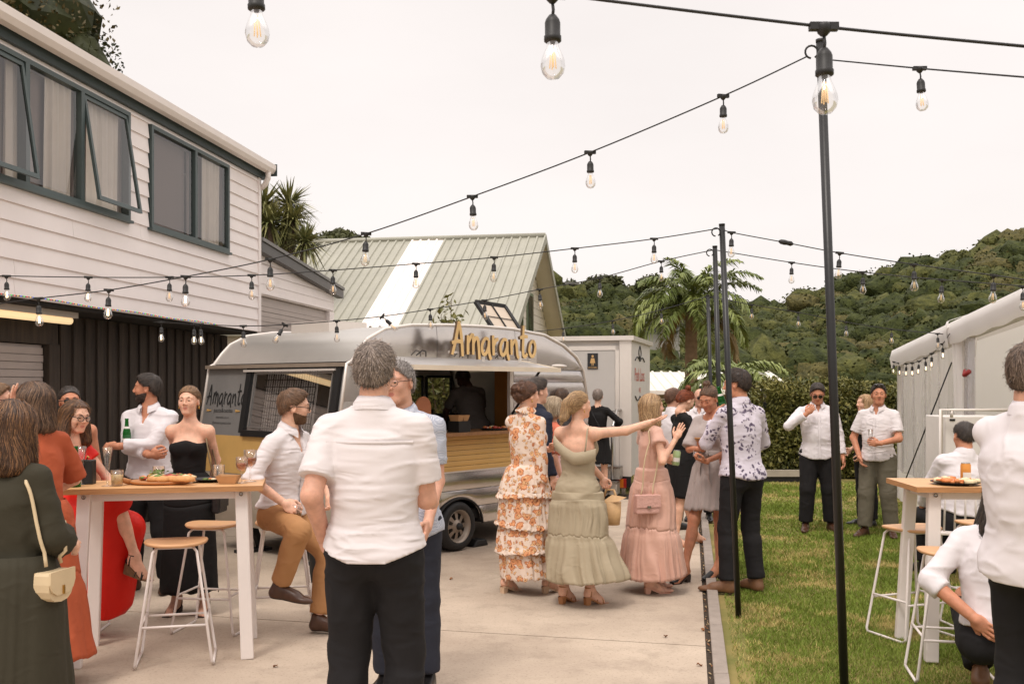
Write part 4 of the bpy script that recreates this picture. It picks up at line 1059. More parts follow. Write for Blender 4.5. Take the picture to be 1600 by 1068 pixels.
# undercroft: dark timber wall, roller door
M_tim = M('dark_timber', S((46,39,33)), .85, .35, 3, .7, 60, stretch=(6,6,.5), col2=S((70,58,48)))
tm = MB(); bw = .125
timber_me = None
for k in range(36):
    s0 = -.1+k*bw*.93
    if s0 > 4.15: break
    off = -.50 if k % 2 else -.525
    obj('timber_board', hbox(MB(), s0, s0+bw, off-.022, off, .02, HB_-.05), M_tim, house, True)
obj('timber_backing', hbox(MB(), -.1, 8.6, -.62, -.56, .0, HB_-.05), M_dark, house, True)
obj('lintel_board', hbox(MB(), 4.16, 8.5, -.55, -.49, 2.08, HB_-.05), M_tim, house, True)
obj('door_post', hbox(MB(), 4.16, 4.34, -.55, -.47, .0, 2.08), M_tim, house, True)
M_roll = M('roller_door_grey', S((168,156,150)), .5, .06, 3); mb = MB()
rd = obj('roller_door', hbox(MB(), 4.36, 8.4, -.56, -.545, .0, 2.07), M_roll, house, True)
k = 0
while k*.075 < 2.0:
    z = .02+k*.075; obj('slat', hbox(MB(), 4.36, 8.4, -.543, -.525 if k % 2 else -.531, z+.004, z+.071), M_roll, rd, True); k += 1
# strip light under the soffit and coloured fairy lights along the edge
lt = thing('strip_light', 'lit strip light glowing amber under the house overhang', 'light', hp(4.75,-.25,2.33))
q = V3(*hp(4.75,-.25,2.33))
obj('housing', hbox(MB(), 4.3, 5.6, -.32, -.18, 2.34, 2.398), M('light_housing', S((190,180,170)), .5, 0), lt, True)
obj('tube', MB().tube([hp(4.34,-.25,2.315), hp(5.56,-.25,2.315)], .04, 10), M('lit_tube', (1,.75,.4), .5, 0, emit=(1,.72,.40), estr=.75), lt, True)
fl = thing('fairy_lights', 'string of tiny coloured lights along the bottom edge of the cladding', 'string lights', hp(0,.03,HB_))
obj('wire', MB().tube([hp(a*.25, .022, HB_+.012+.006*math.sin(a)) for a in range(6, 34)], .004, 5), M_dark, fl, True)
for ci, (nm, col) in enumerate((('red',(1,.08,.05)), ('green',(.1,.9,.15)), ('blue',(.12,.2,1)), ('amber',(1,.6,.1)))):
    m5 = MB()
    for k in range(ci, 150, 4): m5.sphere(hp(1.5+k*.045, .034, HB_+.012+.006*math.sin((1.5+k*.045)*4)), .0065, 6)
    o = obj('coloured_bulb', m5, M('fairy_'+nm, col, .3, 0, emit=col, estr=.5), fl, True); o['kind'] = 'stuff'
ch = MB(); 
for k in range(34):
    z = 2.30-k*.04; a = PI/2*(k % 2); c = V3(*hp(.9,-.30,z)); ex = HD if k % 2 else HN
    ch.tube([c+ex*.012*math.cos(t)+V3(0,0,.026*math.sin(t)) for t in [2*PI*i/8 for i in range(8)]], .005, 5, closed=True)
o = obj('hanging_chain', ch, M('chain_metal', S((120,104,88)), .5, .1, metal=.8)); tag(o, 'thin chain hanging from the overhang beside the caravan', 'chain'); o['kind'] = 'thing'

# ---------------- garage beyond the house corner
gar = thing('garage', 'low white garage with dark sloping roof edge behind the house corner', 'garage', hp(-.1,0,0))
def gz(t): return 3.76-.33*t/3.75
def gbox(mb, t0, t1, o0, o1, za, zb):
    """za, zb functions of t or numbers"""
    fa = za if callable(za) else (lambda t: za); fb = zb if callable(zb) else (lambda t: zb)
    vs = [hp(-t, o_, f(t)) for t in (t0, t1) for o_ in (o0, o1) for f in (fa, fb)]
    return mb.add(vs, [(0,1,3,2),(4,6,7,5),(0,4,5,1),(2,3,7,6),(0,2,6,4),(1,5,7,3)])
obj('wall', gbox(MB(), .08, 3.75, -.30, -.12, 3.0, lambda t: gz(t)-.12), M_board, gar, True)
obj('side_wall', gbox(MB(), 3.5, 3.75, -.30, -.095, 0, 2.995), M_board, gar, True)
for k in range(5):
    z = 3.02+k*.15; t1 = min(3.75, max(.3, (3.76-.14-z)/.33*3.75)) if z+.15 > 3.3 else 3.75
    if t1 > .4: obj('weatherboard', gbox(gbox(MB(), .08, t1, -.118, -.10, z+.02, lambda t, z=z: min(z+.148, gz(t)-.125)), .08, t1, -.099, -.094, z, lambda t, z=z: min(z+.03, gz(t)-.125)), M_board, gar, True)
gd = obj('roller_door', gbox(MB(), .1, 3.48, -.30, -.17, 0, 2.99), M_roll, gar, True)
for k in range(24):
    z = 1.2+k*.075
    if z < 2.9: obj('slat', gbox(MB(), .1, 3.48, -.168, -.15 if k % 2 else -.155, z+.003, z+.072), M_roll, gd, True)
obj('barge_board', gbox(MB(), .05, 3.95, -.10, .02, lambda t: gz(t)-.15, lambda t: gz(t)-.01), M('barge_dark', S((84,82,82)), .5, .05), gar, True)
obj('roof', gbox(MB(), .05, 3.97, -4, .04, lambda t: gz(t), lambda t: gz(t)+.05), M_roofing, gar, True)

# ---------------- barn with the pale green iron roof
barn = thing('barn', 'barn with pale green corrugated roof and one white sheet', 'barn', (.6,22,0))
RD = nrm((-.98,.18,0)); SD = nrm((-.18,-.98,0)); RP = V3(.6,22,4.97); PITCH = .61
def bp(t, s_, off=0.0):  # point on the roof; off = height above it
    return tuple(RP+RD*t+SD*s_+V3(0,0,-PITCH*abs(s_)+off))
M_iron = M('iron_pale_green', S((158,156,142)), .5, .08, 2.2, stretch=(1,1,1)); M_ironw = M('iron_white_sheet', S((236,228,222)), .5, .03, 3)
for side in (1, -1):
    for k in range(12):
        mb = MB(); t0 = -.12+k*.76; prof = []
        for r_ in range(4):
            b0 = t0+r_*.19; prof += [(b0,0), (b0+.12,0), (b0+.135,.035), (b0+.17,.035), (b0+.185,0)]
        prof.append((t0+.76-.004,0))
        mb.grid([[bp(t, s_*side, z_) for s_ in (.02, 1.8, 3.6)] for t, z_ in prof], 0, False)
        mb.grid([[bp(t, s_*side, z_-.008) for s_ in (.02, 1.8, 3.6)] for t, z_ in prof], 0, False)
        obj('roof_sheet', mb, M_ironw if (k == 3 and side == 1) else M_iron, barn, True)
obj('ridge_cap', MB().tube([bp(-.14,0,.02), bp(9.1,0,.02)], .06, 8), M_iron, barn, True)
M_bw = M('barn_wall_cream', S((214,206,194)), .6, .04, 2)
def bwall(s0, s1, z0, z1, t=.25, th=.1):
    vs = [tuple(RP*V3(1,1,0)+RD*(t+dt)+SD*s_+V3(0,0,z_)) for dt in (0, th) for s_ in (s0, s1) for z_ in (z0, z1)]
    return MB().add(vs, [(0,1,3,2),(4,6,7,5),(0,4,5,1),(2,3,7,6),(0,2,6,4),(1,5,7,3)])
mb = MB(); prof = [(-3.4,-1.5), (3.4,-1.5), (3.4,4.97-PITCH*3.4-.03), (0,4.94), (-3.4,4.97-PITCH*3.4-.03)]
vs = [tuple(RP*V3(1,1,0)+RD*t+SD*s_+V3(0,0,z_)) for t in (.28, 9) for s_, z_ in prof]; mb.add(vs, [(4,3,2,1,0), (5,6,7,8,9)]+[(i, (i+1) % 5, 5+(i+1) % 5, 5+i) for i in (0,1,4)]); obj('wall', mb, M_bw, barn, True)
for k in range(24):
    z = 1.0+k*.165; wd = min(3.4, (4.90-z-.16)/PITCH)
    if wd > .15:
        obj('weatherboard', bwall(-wd, wd, z, z+.155, .255, .022), M_bw, barn, True)
for sd_ in (1, -1):
    mb = MB(); vs = []
    for t in (-.16, -.125):
        for s_ in (0, 3.62): vs += [bp(t, s_*sd_, .05), bp(t, s_*sd_, -.14)]
    mb.add(vs, [(0,1,3,2),(4,6,7,5),(0,4,5,1),(2,3,7,6),(0,2,6,4),(1,5,7,3)]); obj('barge_board', mb, M_iron, barn, True)
    mb = MB(); mb.add([bp(t, s_*sd_, -.03) for t, s_ in ((-.12,0), (-.12,3.6), (.27,3.6), (.27,0))], [(0,1,2,3)]); obj('soffit', mb, M_bw, barn, True)
M_gf = M('barn_window_green', S((112,124,100)), .5, .05)
for (s0, s1, z0, z1) in ((.75,1.45,2.75,3.75), (-.6,.2,2.3,3.75)):
    w = obj('window', bwall(s0, s1, z0, z1, .22, .06), M_gf, barn, True)
    for a, b in ((s0+.06, (s0+s1)/2-.03), ((s0+s1)/2+.03, s1-.06)): obj('pane', bwall(a, b, z0+.07, z1-.07, .212, .006), M_dkglass, w, True)
obj('gutter', MB().beam(bp(-.1,3.66,-.05), bp(9,3.66,-.05), .1, .1), M_iron, barn, True)

# ---------------- far low house with pale roof behind the hedge
fh = thing('low_house', 'low cream house with a pale ribbed roof beyond the hedge', 'house', (5.5,30,-1.6))
M_fr = M('pale_roof', S((216,212,200)), .5, .05, 2)
fx0, fx1, fy = UX(985,30), UX(1262,30), 30
for k in range(int((fx1-fx0)/.3)):
    x = fx0+k*.3; a = VZ(612,fy); b = VZ(581,33.5)
    mb = MB(); P_ = [(x,0), (x+.2,0), (x+.22,.04), (x+.28,.04), (x+.299,0)]
    mb.grid([[(px-(.0), fy, a+pz), (px+(.0 if k < 90 else 0)-.35*(px > fx1-1)*0, fy+3.5, b+pz)] for px, pz in P_], 0, False); obj('roof_sheet', mb, M_fr, fh, True)
obj('wall', MB().box2((fx0+.2,fy+.4,-1.6), (fx1-.3,fy+7,VZ(614,fy))), M('far_wall_tan', S((150,132,112)), .8, .05, 2), fh, True)
obj('gutter', MB().box2((fx0-.1,fy-.1,VZ(616,fy)), (fx1+.05,fy,VZ(610,fy))), M_gutter, fh, True)
for u0, u1 in ((1186,1196), (1199,1214), (1030,1052)):
    w = obj('window', MB().box2((UX(u0,fy)-.05,fy+.34,VZ(650,fy)-.05), (UX(u1,fy)+.05,fy+.45,VZ(625,fy)+.05)), M_gutter, fh, True); obj('pane', MB().box2((UX(u0,fy),fy+.32,VZ(650,fy)), (UX(u1,fy),fy+.335,VZ(625,fy))), M_dkglass, w, True)

# ---------------- hedges
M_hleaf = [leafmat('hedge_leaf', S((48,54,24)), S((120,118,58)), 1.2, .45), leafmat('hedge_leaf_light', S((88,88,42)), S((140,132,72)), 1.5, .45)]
def hedge(label, x0, x1, y0, y1, z0, z1, n, leaf, seed, amp=.18, name='hedge'):
    rs = np.random.RandomState(seed); root = thing(name, label, 'hedge', ((x0+x1)/2, (y0+y1)/2, 0), 0, None); o = np.array(root.location)
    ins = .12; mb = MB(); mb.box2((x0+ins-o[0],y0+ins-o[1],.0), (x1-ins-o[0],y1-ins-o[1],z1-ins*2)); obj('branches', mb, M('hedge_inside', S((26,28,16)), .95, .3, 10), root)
    f = rs.rand(n); P = np.stack([rs.uniform(x0, x1, n), rs.uniform(y0, y1, n), z0+(z1-z0)*rs.rand(n)**.9], 1)
    front = f < .62; P[front,1] = y0+.03*rs.normal(0, 1, front.sum()); top = f > .78; P[top,2] = z1; l = (f > .70) & (f <= .74); r = (f > .74) & (f <= .78); P[l,0] = x0; P[r,0] = x1
    P = P+rs.normal(0, .045, (n, 3)); b = fbm(P, 1.3, seed, 3); nn = np.zeros_like(P); nn[front,1] = -1; nn[top,2] = 1; nn[l,0] = -1; nn[r,0] = 1; P = P+nn*(amp*b)[:,None]
    P = P[(P[:,2] > z0-.05)]; V, Q = leaf_cloud(P-o, leaf, rs, .35, .52)
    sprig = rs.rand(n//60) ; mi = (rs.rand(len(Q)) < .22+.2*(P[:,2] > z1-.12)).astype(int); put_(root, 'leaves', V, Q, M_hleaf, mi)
    mb = MB()
    for k in range(int((x1-x0)*5)): x = rs.uniform(x0, x1)-o[0]; y = rs.uniform(y0+.2, y1)-o[1]; mb.tube([(x,y,-.05), (x+rs.normal(0,.1),y,z1*.6)], [.025,.01], 5)
    obj('stems', mb, M_bark, root)
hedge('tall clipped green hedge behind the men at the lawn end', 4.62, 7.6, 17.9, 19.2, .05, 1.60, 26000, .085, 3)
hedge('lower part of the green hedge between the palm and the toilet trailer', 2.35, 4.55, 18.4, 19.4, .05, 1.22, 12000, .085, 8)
ed = thing('garden_edging', 'pale timber edging board at the foot of the hedge', 'edging', (5,17.4,0)); obj('plank', MB().box2((3.9,17.35,.085), (5.15,17.42,.2)), M('edging_pale', S((168,158,144)), .8, .1, 4), ed, True); obj('board', MB().box2((3.9,17.37,-.02), (5.15,17.43,.083)), M_dark, ed, True)

# ---------------- palms and cabbage tree
M_frond = leafmat('palm_leaf', S((74,90,40)), S((142,150,84)), 1.0, .4); M_frond2 = leafmat('palm_leaf_dry', S((110,92,58)), S((160,136,92)), 1.0, .6)
def frond(rs, L, az, el, droop, nl, lw, ll, twist=0):
    """rachis curve with drooping leaflets -> V, Q and rachis points"""
    t = np.linspace(0, 1, 10); h = V3(math.cos(az), math.sin(az), 0); P = []; p = V3(0,0,0); a = el
    for i in range(10):
        P.append(p.copy()); p = p+(h*math.cos(a)+V3(0,0,math.sin(a)))*L/9; a -= droop/9*(1+.8*i/9)
    P = np.array(P); Vs = []; 
    side = np.cross(h, V3(0,0,1))
    for k in range(nl):
        f = .12+.88*(k+.5)/nl; i = min(8, int(f*9)); q = P[i]+(P[i+1]-P[i])*(f*9-i); tg = nrm(P[i+1]-P[i])
        for sg in (-1, 1):
            d = nrm(tg*.75+side*sg*(.9)+rs.normal(0, .16, 3)+V3(0,0,.12)); l = ll*(math.sin(PI*min(1, f*.82+.16))**.6)*(.8+.4*rs.rand()); w = nrm(np.cross(d, V3(0,0,1)+rs.normal(0, .3, 3)))*lw
            m = q+d*l*.5+V3(0,0,.02*l); e = q+d*l*.98-V3(0,0,(.28+.25*rs.rand())*l)
            Vs += [q-w*.4, q+w*.4, m+w, m-w, e, e]
            Vs[-1] = e+w*.08; Vs[-2] = e-w*.08
    V = np.array(Vs); n = len(V)//6; b = np.arange(n)[:,None]*6; Q = np.concatenate([b+np.array([[0,1,2,3]]), b+np.array([[3,2,5,4]])]); return V, Q, P
def palm(label, base, H, nf, L, seed, r0=.16, dead=4, lean=(0,0), el0=(-.5,1.35), ll=.42, trunk=True):
    rs = np.random.RandomState(seed); root = thing('palm_tree', label, 'palm tree', base)
    if trunk:
        mb = MB(); k = 26; mb.tube([(lean[0]*(i/k)**1.5, lean[1]*(i/k), -.2+(H+.2)*i/k) for i in range(k+1)], [r0*(1.15-.35*i/k)*(1.06 if i % 2 else .97) for i in range(k+1)], 12); obj('trunk', mb, M('palm_trunk', S((128,104,82)), .9, .2, 9, .6, 30), root)
    c = V3(lean[0], lean[1], H)
    mb = MB(); mb.tube([tuple(c-V3(0,0,.5)), tuple(c+V3(0,0,.25))], [r0*.9, r0*.45], 10); obj('crown_shaft', mb, M('palm_shaft', S((126,100,66)), .8, .2, 6), root)
    for i in range(nf):
        az = i*2.399+rs.uniform(-.2, .2); e = el0[0]+(el0[1]-el0[0])*((i+.5)/nf)**.8; dr = rs.uniform(1.1, 1.7)*(1.2-.3*i/nf)
        V, Q, P = frond(rs, L*rs.uniform(.85, 1.1), az, e, dr, 58, .026, ll, 0)
        f = put_(root, 'frond', V+c, Q, M_frond if i >= dead else M_frond2); mb = MB(); mb.tube([tuple(q+c) for q in P], [.022,.02,.018,.016,.014,.012,.01,.008,.006,.004], 5); obj('rachis', mb, M_frond if i >= dead else M_frond2, f)
p = PT(1080, 486, 25); palm('tall palm with a full arching crown and pale ringed trunk', (p.x, 25, -.6), p.z+.6, 34, 2.0, 2, .17, 2, el0=(-.25,1.45))
p = PT(1140, 594, 21.5); palm('short palm whose low fronds spread in front of the pale roof', (p.x, 21.5, -.2), p.z+.2, 15, 1.5, 6, .11, 1, ll=.34, el0=(-.15,.9))
def cabbage(label, base, heads, seed):
    rs = np.random.RandomState(seed); root = thing('cabbage_tree', label, 'tree', base)
    m1 = M('cabbage_leaf', S((78,86,46)), .5, .25, 3, col2=S((146,140,86))); mb = MB()
    H0 = heads[0]; mb.tube([(0,0,-.1), (0,0,2.6)], [.2,.15], 9)
    for h in heads: mb.tube([(0,0,2.4), (h[0]*.6,h[1]*.6,(h[2]+2.4)*.5), tuple(h[:3])], [.13,.09,.06], 7)
    obj('trunk', mb, M_bark, root)
    for h in heads:
        n = 170; d = rs.normal(0, 1, (n, 3)); d[:,2] = d[:,2]*.8+.35; d /= np.linalg.norm(d, axis=1)[:,None]; L = rs.uniform(.55, .8, n)[:,None]*h[3]
        s_ = np.cross(d, V3(0,0,1)+rs.normal(0, .2, (n, 3))); s_ /= np.linalg.norm(s_, axis=1)[:,None]; s_ = s_*.022; o = np.array(h[:3])
        dr = V3(0,0,-1)*(.25-.2*d[:,2:3].clip(-1, 1))*L
        A = o+d*.03; m = o+d*L*.5; e = o+d*L+dr
        V = np.stack([A-s_*.5, A+s_*.5, m+s_, m-s_, e-s_*.1, e+s_*.1], 1).reshape(-1, 3); b = np.arange(n)[:,None]*6; put_(root, 'leaf_head', V, np.concatenate([b+np.array([[0,1,2,3]]), b+np.array([[3,2,5,4]])]), m1)
Yc = 20.0; bx = UX(448, Yc)
cabbage('spiky cabbage tree rising behind the house corner', (bx, Yc, 0), [(UX(u, Yc)-bx, dy, VZ(v, Yc), k*.9) for u, v, dy, k in ((412,322,0,1), (448,318,.2,1.0), (425,352,-.2,.9), (458,345,0,.85), (482,384,-.3,.85), (440,372,.2,.9), (402,360,.3,.9))], 4)
# ================================================================== caravan
TH = rad(40); LD = V3(math.sin(TH), math.cos(TH), 0); WD = V3(-math.cos(TH), math.sin(TH), 0); CO = V3(-1.487, 8.907, 0)
CW = 2.13
car = thing('caravan', 'vintage silver food caravan with mustard yellow band and open serving hatch', 'caravan', tuple(CO))
def cp(x, y, z): q = CO+LD*x+WD*y; return (q[0], q[1], z)
M_alu = M('polished_aluminium', S((206,202,200)), .2, .06, 3, .10, 4, metal=.97); M_alu2 = M('satin_aluminium', S((206,202,198)), .36, .05, 2.5, .05, 6, metal=.85)
M_grey = M('grey_panel', S((138,136,134)), .5, .08, 3, metal=.3); M_yel = M('mustard_yellow', S((206,166,100)), .5, .05, 4); M_trim = M('trim_white_metal', S((222,214,206)), .35, .03, 4, metal=.3)
M_rub = M('black_rubber', S((24,23,23)), .6, .1, 12); M_cin = M('caravan_lining', S((206,200,194)), .6, .04, 3); M_steel = M('stainless', S((170,166,162)), .25, .05, 5, metal=1)
M_ply = M('counter_wood', S((150,108,70)), .5, .2, 5, stretch=(1,8,1))
PR = [(-.02,.27), (-.09,.45), (-.12,.80), (-.115,1.17), (0,1.86), (.057,1.88), (.148,1.99), (.25,2.09), (.461,2.19), (.8,2.24), (1.32,2.265), (1.85,2.275), (2.31,2.27), (2.87,2.225), (3.22,2.12), (3.47,1.99), (3.60,1.84), (3.68,1.5), (3.70,1.0), (3.64,.5), (3.5,.25)]
ftop = PR[3:18]
def ztop(x): return float(np.interp(x, [p[0] for p in ftop], [p[1] for p in ftop])) if x < 3.66 else 1.6
def zbot(x, arch=True):
    b = .25 if x > .0 else .25+min(1, -x/.12)**2*.55
    if arch and abs(x-1.47) < .34: b = max(b, .25+math.sqrt(.34**2-(x-1.47)**2)*.80)
    return b
def xmin(z): return float(np.interp(z, [p[1] for p in PR[:5]], [p[0] for p in PR[:5]]))
def side_panel(name, xa, xb, za, zb, mat, y=0.0, out=.0, th=.012, parent=None, bulge=.0, arch=True):
    """panel of the side wall clipped to the caravan's outline"""
    n = max(2, int((xb-xa)/.06)); cols = []; m = 4
    for i in range(n+1):
        x = xa+(xb-xa)*i/n; lo = max(za, zbot(x, arch)); hi = min(zb, ztop(x)-.004)
        if hi-lo < .004: hi = lo+.0
        cols.append([(x, lo+(hi-lo)*j/m) for j in range(m+1)])
    sg = -1 if y < 1 else 1; mb = MB()
    f = [[cp(x, y+sg*(out+bulge*math.sin(PI*j/m)), z) for j, (x, z) in enumerate(c)] for c in cols]; b = [[cp(x, y+sg*(out-th), z) for x, z in c] for c in cols]
    mb.grid(f, 0, True); mb.grid(b, 0, False)
    for e in (0, m): mb.grid([[f[i][e], b[i][e]] for i in range(n+1)], 0, False)
    for e in (0, n): mb.grid([f[e], b[e]], 0, False)
    return obj(name, mb, mat, parent or car, True)
g = .003
# silver skirt: three rows, two bays
for (za, zb) in ((.25,.43), (.43,.61), (.61,.795)):
    for (xa, xb) in ((-.12,1.2), (1.2,2.45), (2.45,3.66)): side_panel('skirt_panel', xa+g, xb-g, za+g, zb-g, M_alu, out=.008, bulge=.012)
# mustard boards
for k in range(7):
    z = .80+k*.0525
    for (xa, xb) in ((-.115,1.25), (1.25,2.42), (2.42,3.68)): side_panel('yellow_board', xa+g*.6, xb-g*.6, z+.0015, z+.0505, M_yel, out=.010, bulge=.004)
OP0, OP1, OZ0, OZ1 = .28, 2.30, 1.20, 1.82
side_panel('wall_panel', -.10, OP0-g, 1.17, 1.52, M_alu2, out=.004, bulge=.006); side_panel('wall_panel', -.05, OP0-g, 1.522, 1.85, M_alu2, out=.004, bulge=.006)
for (za, zb) in ((1.17,1.355), (1.355,1.54), (1.54,1.70), (1.70,1.835)): side_panel('wall_panel', OP1+.03, 3.69, za+g, zb-g, M_alu, out=.006, bulge=.010)
for (xa, xb) in ((.0,1.15), (1.15,2.35), (2.35,3.62)): side_panel('upper_panel', xa+g, xb-g, 1.84, 2.30, M_alu, out=.006, bulge=.012)
side_panel('window_header', OP0, OP1+.03, OZ1, 1.838, M_trim, out=.006)
# far side with two window openings
FWIN = [(2.60,3.06), (3.14,3.58)]
for (xa, xb, za, zb) in ((-.1,3.68,.25,1.22), (-.1,2.60,1.22,1.78), (3.06,3.14,1.22,1.78), (3.58,3.68,1.22,1.78), (0,3.6,1.78,2.3)): side_panel('back_panel', xa+.001, xb-.001, za+.001, zb-.001, M_cin, y=CW, out=.0, arch=False)
for xa, xb in FWIN:
    mb = MB(); cs = [(xa,1.22), (xb,1.22), (xb,1.78), (xa,1.78)]
    for i in range(4): mb.beam(cp(cs[i][0], CW-.02, cs[i][1]), cp(cs[(i+1) % 4][0], CW-.02, cs[(i+1) % 4][1]), .03, .03)
    w = obj('back_window', mb, M_rub, car, True); obj('pane', MB().add([cp(x, CW-.01, z) for x, z in cs], [(0,1,2,3)]), glassmat('caravan_glass', (.82,.86,.80), .02, .6), w, True)
# roof and ends: the profile swept across the width
def sweep(name, i0, i1, y0, y1, mat, out=0.0, sub=3, th=.02):
    P = PR[i0:i1+1]; q = []
    for i in range(len(P)-1):
        for k in range(sub): t = k/sub; q.append((P[i][0]+(P[i+1][0]-P[i][0])*t, P[i][1]+(P[i+1][1]-P[i][1])*t))
    q.append(P[-1]); q = np.array(q); d = np.gradient(q, axis=0); nn = np.stack([-d[:,1], d[:,0]], 1); nn /= np.linalg.norm(nn, axis=1)[:,None]; q = q+nn*out; qi = q-nn*th
    mb = MB(); ny = 10
    mb.grid([[cp(a, y0+(y1-y0)*j/ny, b) for j in range(ny+1)] for a, b in q]); mb.grid([[cp(a, y0+(y1-y0)*j/ny, b) for j in range(ny+1)] for a, b in qi])
    for y in (y0, y1): mb.grid([[cp(*(lambda p: (p[0], y, p[1]))(p)) for p in (q[i], qi[i])] for i in range(len(q))], 0, False)
    for e in (0, -1): mb.grid([[cp(q[e][0], y0, q[e][1]), cp(q[e][0], y1, q[e][1])], [cp(qi[e][0], y0, qi[e][1]), cp(qi[e][0], y1, qi[e][1])]], 0, False)
    return obj(name, mb, mat, car, True)
sweep('roof', 5, 16, .008, CW-.008, M('roof_cream_metal', S((192,188,182)), .36, .05, 1.5, .04, 4, metal=.8), .0, 3)
sweep('rear_end', 16, 20, .008, CW-.008, M_alu2)
sweep('front_skirt', 0, 2, .008, CW-.008, M('skirt_cream', S((190,180,166)), .5, .06, 3, metal=.3)); sweep('front_band', 2, 3, .008, CW-.008, M_yel, .004)
WY0, WY1 = .08, 1.36     # front window across the width
sweep('front_panel', 3, 4, WY1+.05, CW-.008, M_grey, .002); sweep('front_post', 3, 4, .008, WY0-.03, M_grey, .002)
def fp(y, z, out=0.0):     # a point on the raked front panel
    t = (z-1.17)/.69; return cp(-.115+.115*t-out, y, z)
mb = MB(); cs = [(WY0-.02,1.20), (WY1+.03,1.20), (WY1+.03,1.83), (WY0-.02,1.83)]
for i in range(4):
    a, b = cs[i], cs[(i+1) % 4]; mb.beam(fp(a[0], a[1], .012), fp(b[0], b[1], .012), .075 if i % 2 else .06, .05, up=tuple(-LD))
fw = obj('front_window', mb, M_rub, car, True)
obj('pane', MB().add([fp(y, z, .016) for y, z in cs], [(0,1,2,3)]), glassmat('front_glass', (.80,.80,.80), .02, .12), fw, True)
mb = MB(); cs2 = [(WY0+.05,1.26), (WY1-.06,1.26), (WY1-.06,1.78), (WY0+.05,1.78)]
for i in range(4): mb.beam(fp(*cs2[i], .024), fp(*cs2[(i+1) % 4], .024), .012, .012)
obj('inner_frame', mb, M('frame_grey', S((150,146,142)), .4, 0, metal=.6), fw, True)
obj('front_header', MB().beam(fp(-.0,1.850,.03), fp(CW,1.850,.03), .05, .035), M('gutter_brown', S((142,128,114)), .5, .1), car, True)
obj('window_rail', MB().beam(fp(WY0,1.805,.045), fp(WY1+.10,1.805,.045), .02, .02), M_trim, car, True)
# grid rack with white board behind the front window
rk = thing('grid_rack', 'black wire grid rack on a white board seen through the front window', 'rack', cp(.3,.7,1.2))
obj('board', MB().add([fp(.42,1.22,-.06), fp(1.20,1.22,-.06), fp(1.20,1.80,-.06), fp(.42,1.80,-.06)], [(0,1,2,3)]), M('white_board', S((230,220,212)), .7, .02), rk, True)
mb = MB()
for k in range(22): y = .43+k*.036; mb.tube([fp(y,1.22,-.04), fp(y,1.80,-.04)], .0036 if k % 3 else .006, 5)
for k in range(9): z = 1.24+k*.068; mb.tube([fp(.42,z,-.034), fp(1.20,z,-.034)], .0042, 5)
obj('wire_grid', mb, M_rub, rk, True)
# trims following the outline
for y, nm in ((-.012,'edge_trim'), (CW+.012,'edge_trim')): obj(nm, MB().tube([cp(a, y, b) for a, b in PR[3:18]], .016, 8), M_trim, car, True)
obj('belt_trim', MB().beam(cp(-.10,-.016,.797), cp(3.66,-.016,.797), .012, .014), M_trim, car, True)
# floor, inner walls
obj('floor', MB().box2((0,0,0),(0,0,0)).add([cp(0,.03,.40), cp(3.6,.03,.40), cp(3.6,CW-.03,.40), cp(0,CW-.03,.40), cp(0,.03,.30), cp(3.6,.03,.30), cp(3.6,CW-.03,.30), cp(0,CW-.03,.30)], [(0,1,2,3), (4,7,6,5), (0,4,5,1), (1,5,6,2), (2,6,7,3), (3,7,4,0)]), M_dark, car, True)
def cbox(mb, x0, x1, y0, y1, z0, z1, mi=0):
    vs = [cp(x, y, z) for x in (x0, x1) for y in (y0, y1) for z in (z0, z1)]
    return mb.add(vs, [(0,1,3,2),(4,6,7,5),(0,4,5,1),(2,3,7,6),(0,2,6,4),(1,5,7,3)], mi)
obj('partition', cbox(MB(), 2.74, 2.78, .06, .62, .41, 2.1), M('ply_orange', S((176,118,56)), .5, .1, 4), car, True)
obj('counter', cbox(MB(), OP0-.05, OP1+.12, -.17, .34, 1.165, 1.198), M_ply, car, True)
obj('jamb', cbox(MB(), OP1-.03, OP1+.026, -.012, .03, 1.20, 1.818), M_trim, car, True); obj('jamb', cbox(MB(), OP0-.002, OP0+.05, -.012, .03, 1.20, 1.818), M_trim, car, True)
obj('bench', cbox(MB(), .4, 3.4, CW-.55, CW-.03, .41, 1.16), M_steel, car, True)
# awning hatch held open, with struts
mb = MB(); a0 = [cp(OP0-.06,-.02,1.935), cp(OP1+.10,-.02,1.935), cp(OP1+.10,-.58,1.835), cp(OP0-.06,-.58,1.835)]
mb.add([V3(*p)+V3(0,0,.0) for p in a0]+[V3(*p)-V3(0,0,.03) for p in a0], [(0,1,2,3), (7,6,5,4), (0,4,5,1), (1,5,6,2), (2,6,7,3), (3,7,4,0)]); aw = obj('awning', mb, M_alu2, car, True)
mb = MB(); mb.beam(V3(*a0[3])-V3(0,0,.012), V3(*a0[2])-V3(0,0,.012), .03, .045); mb.beam(V3(*a0[1])-V3(0,0,.014), V3(*a0[2])-V3(0,0,.014), .026, .04); obj('awning_edge', mb, M('awning_edge_cream', S((222,208,186)), .5, .05), aw, True)
obj('strut', MB().tube([cp(OP1-.01,-.02,1.36), cp(OP1+.02,-.40,1.845)], .013, 8), M_rub, car, True); obj('strut', MB().tube([cp(OP0+.03,-.02,1.36), cp(OP0+.02,-.40,1.845)], .013, 8), M_rub, car, True)
for x in (1.55, 2.12): obj('bracket', MB().beam(cp(x,-.27,1.90), cp(x,-.27,2.02), .03, .03), M_trim, car, True); 
for x in (.9, 1.5, 2.05): obj('wiring', MB().tube([cp(x-.07,-.05,1.95), cp(x,-.06,2.0), cp(x+.05,-.06,1.99), cp(x+.06,-.05,1.94)], .006, 6), M_rub, car, True)
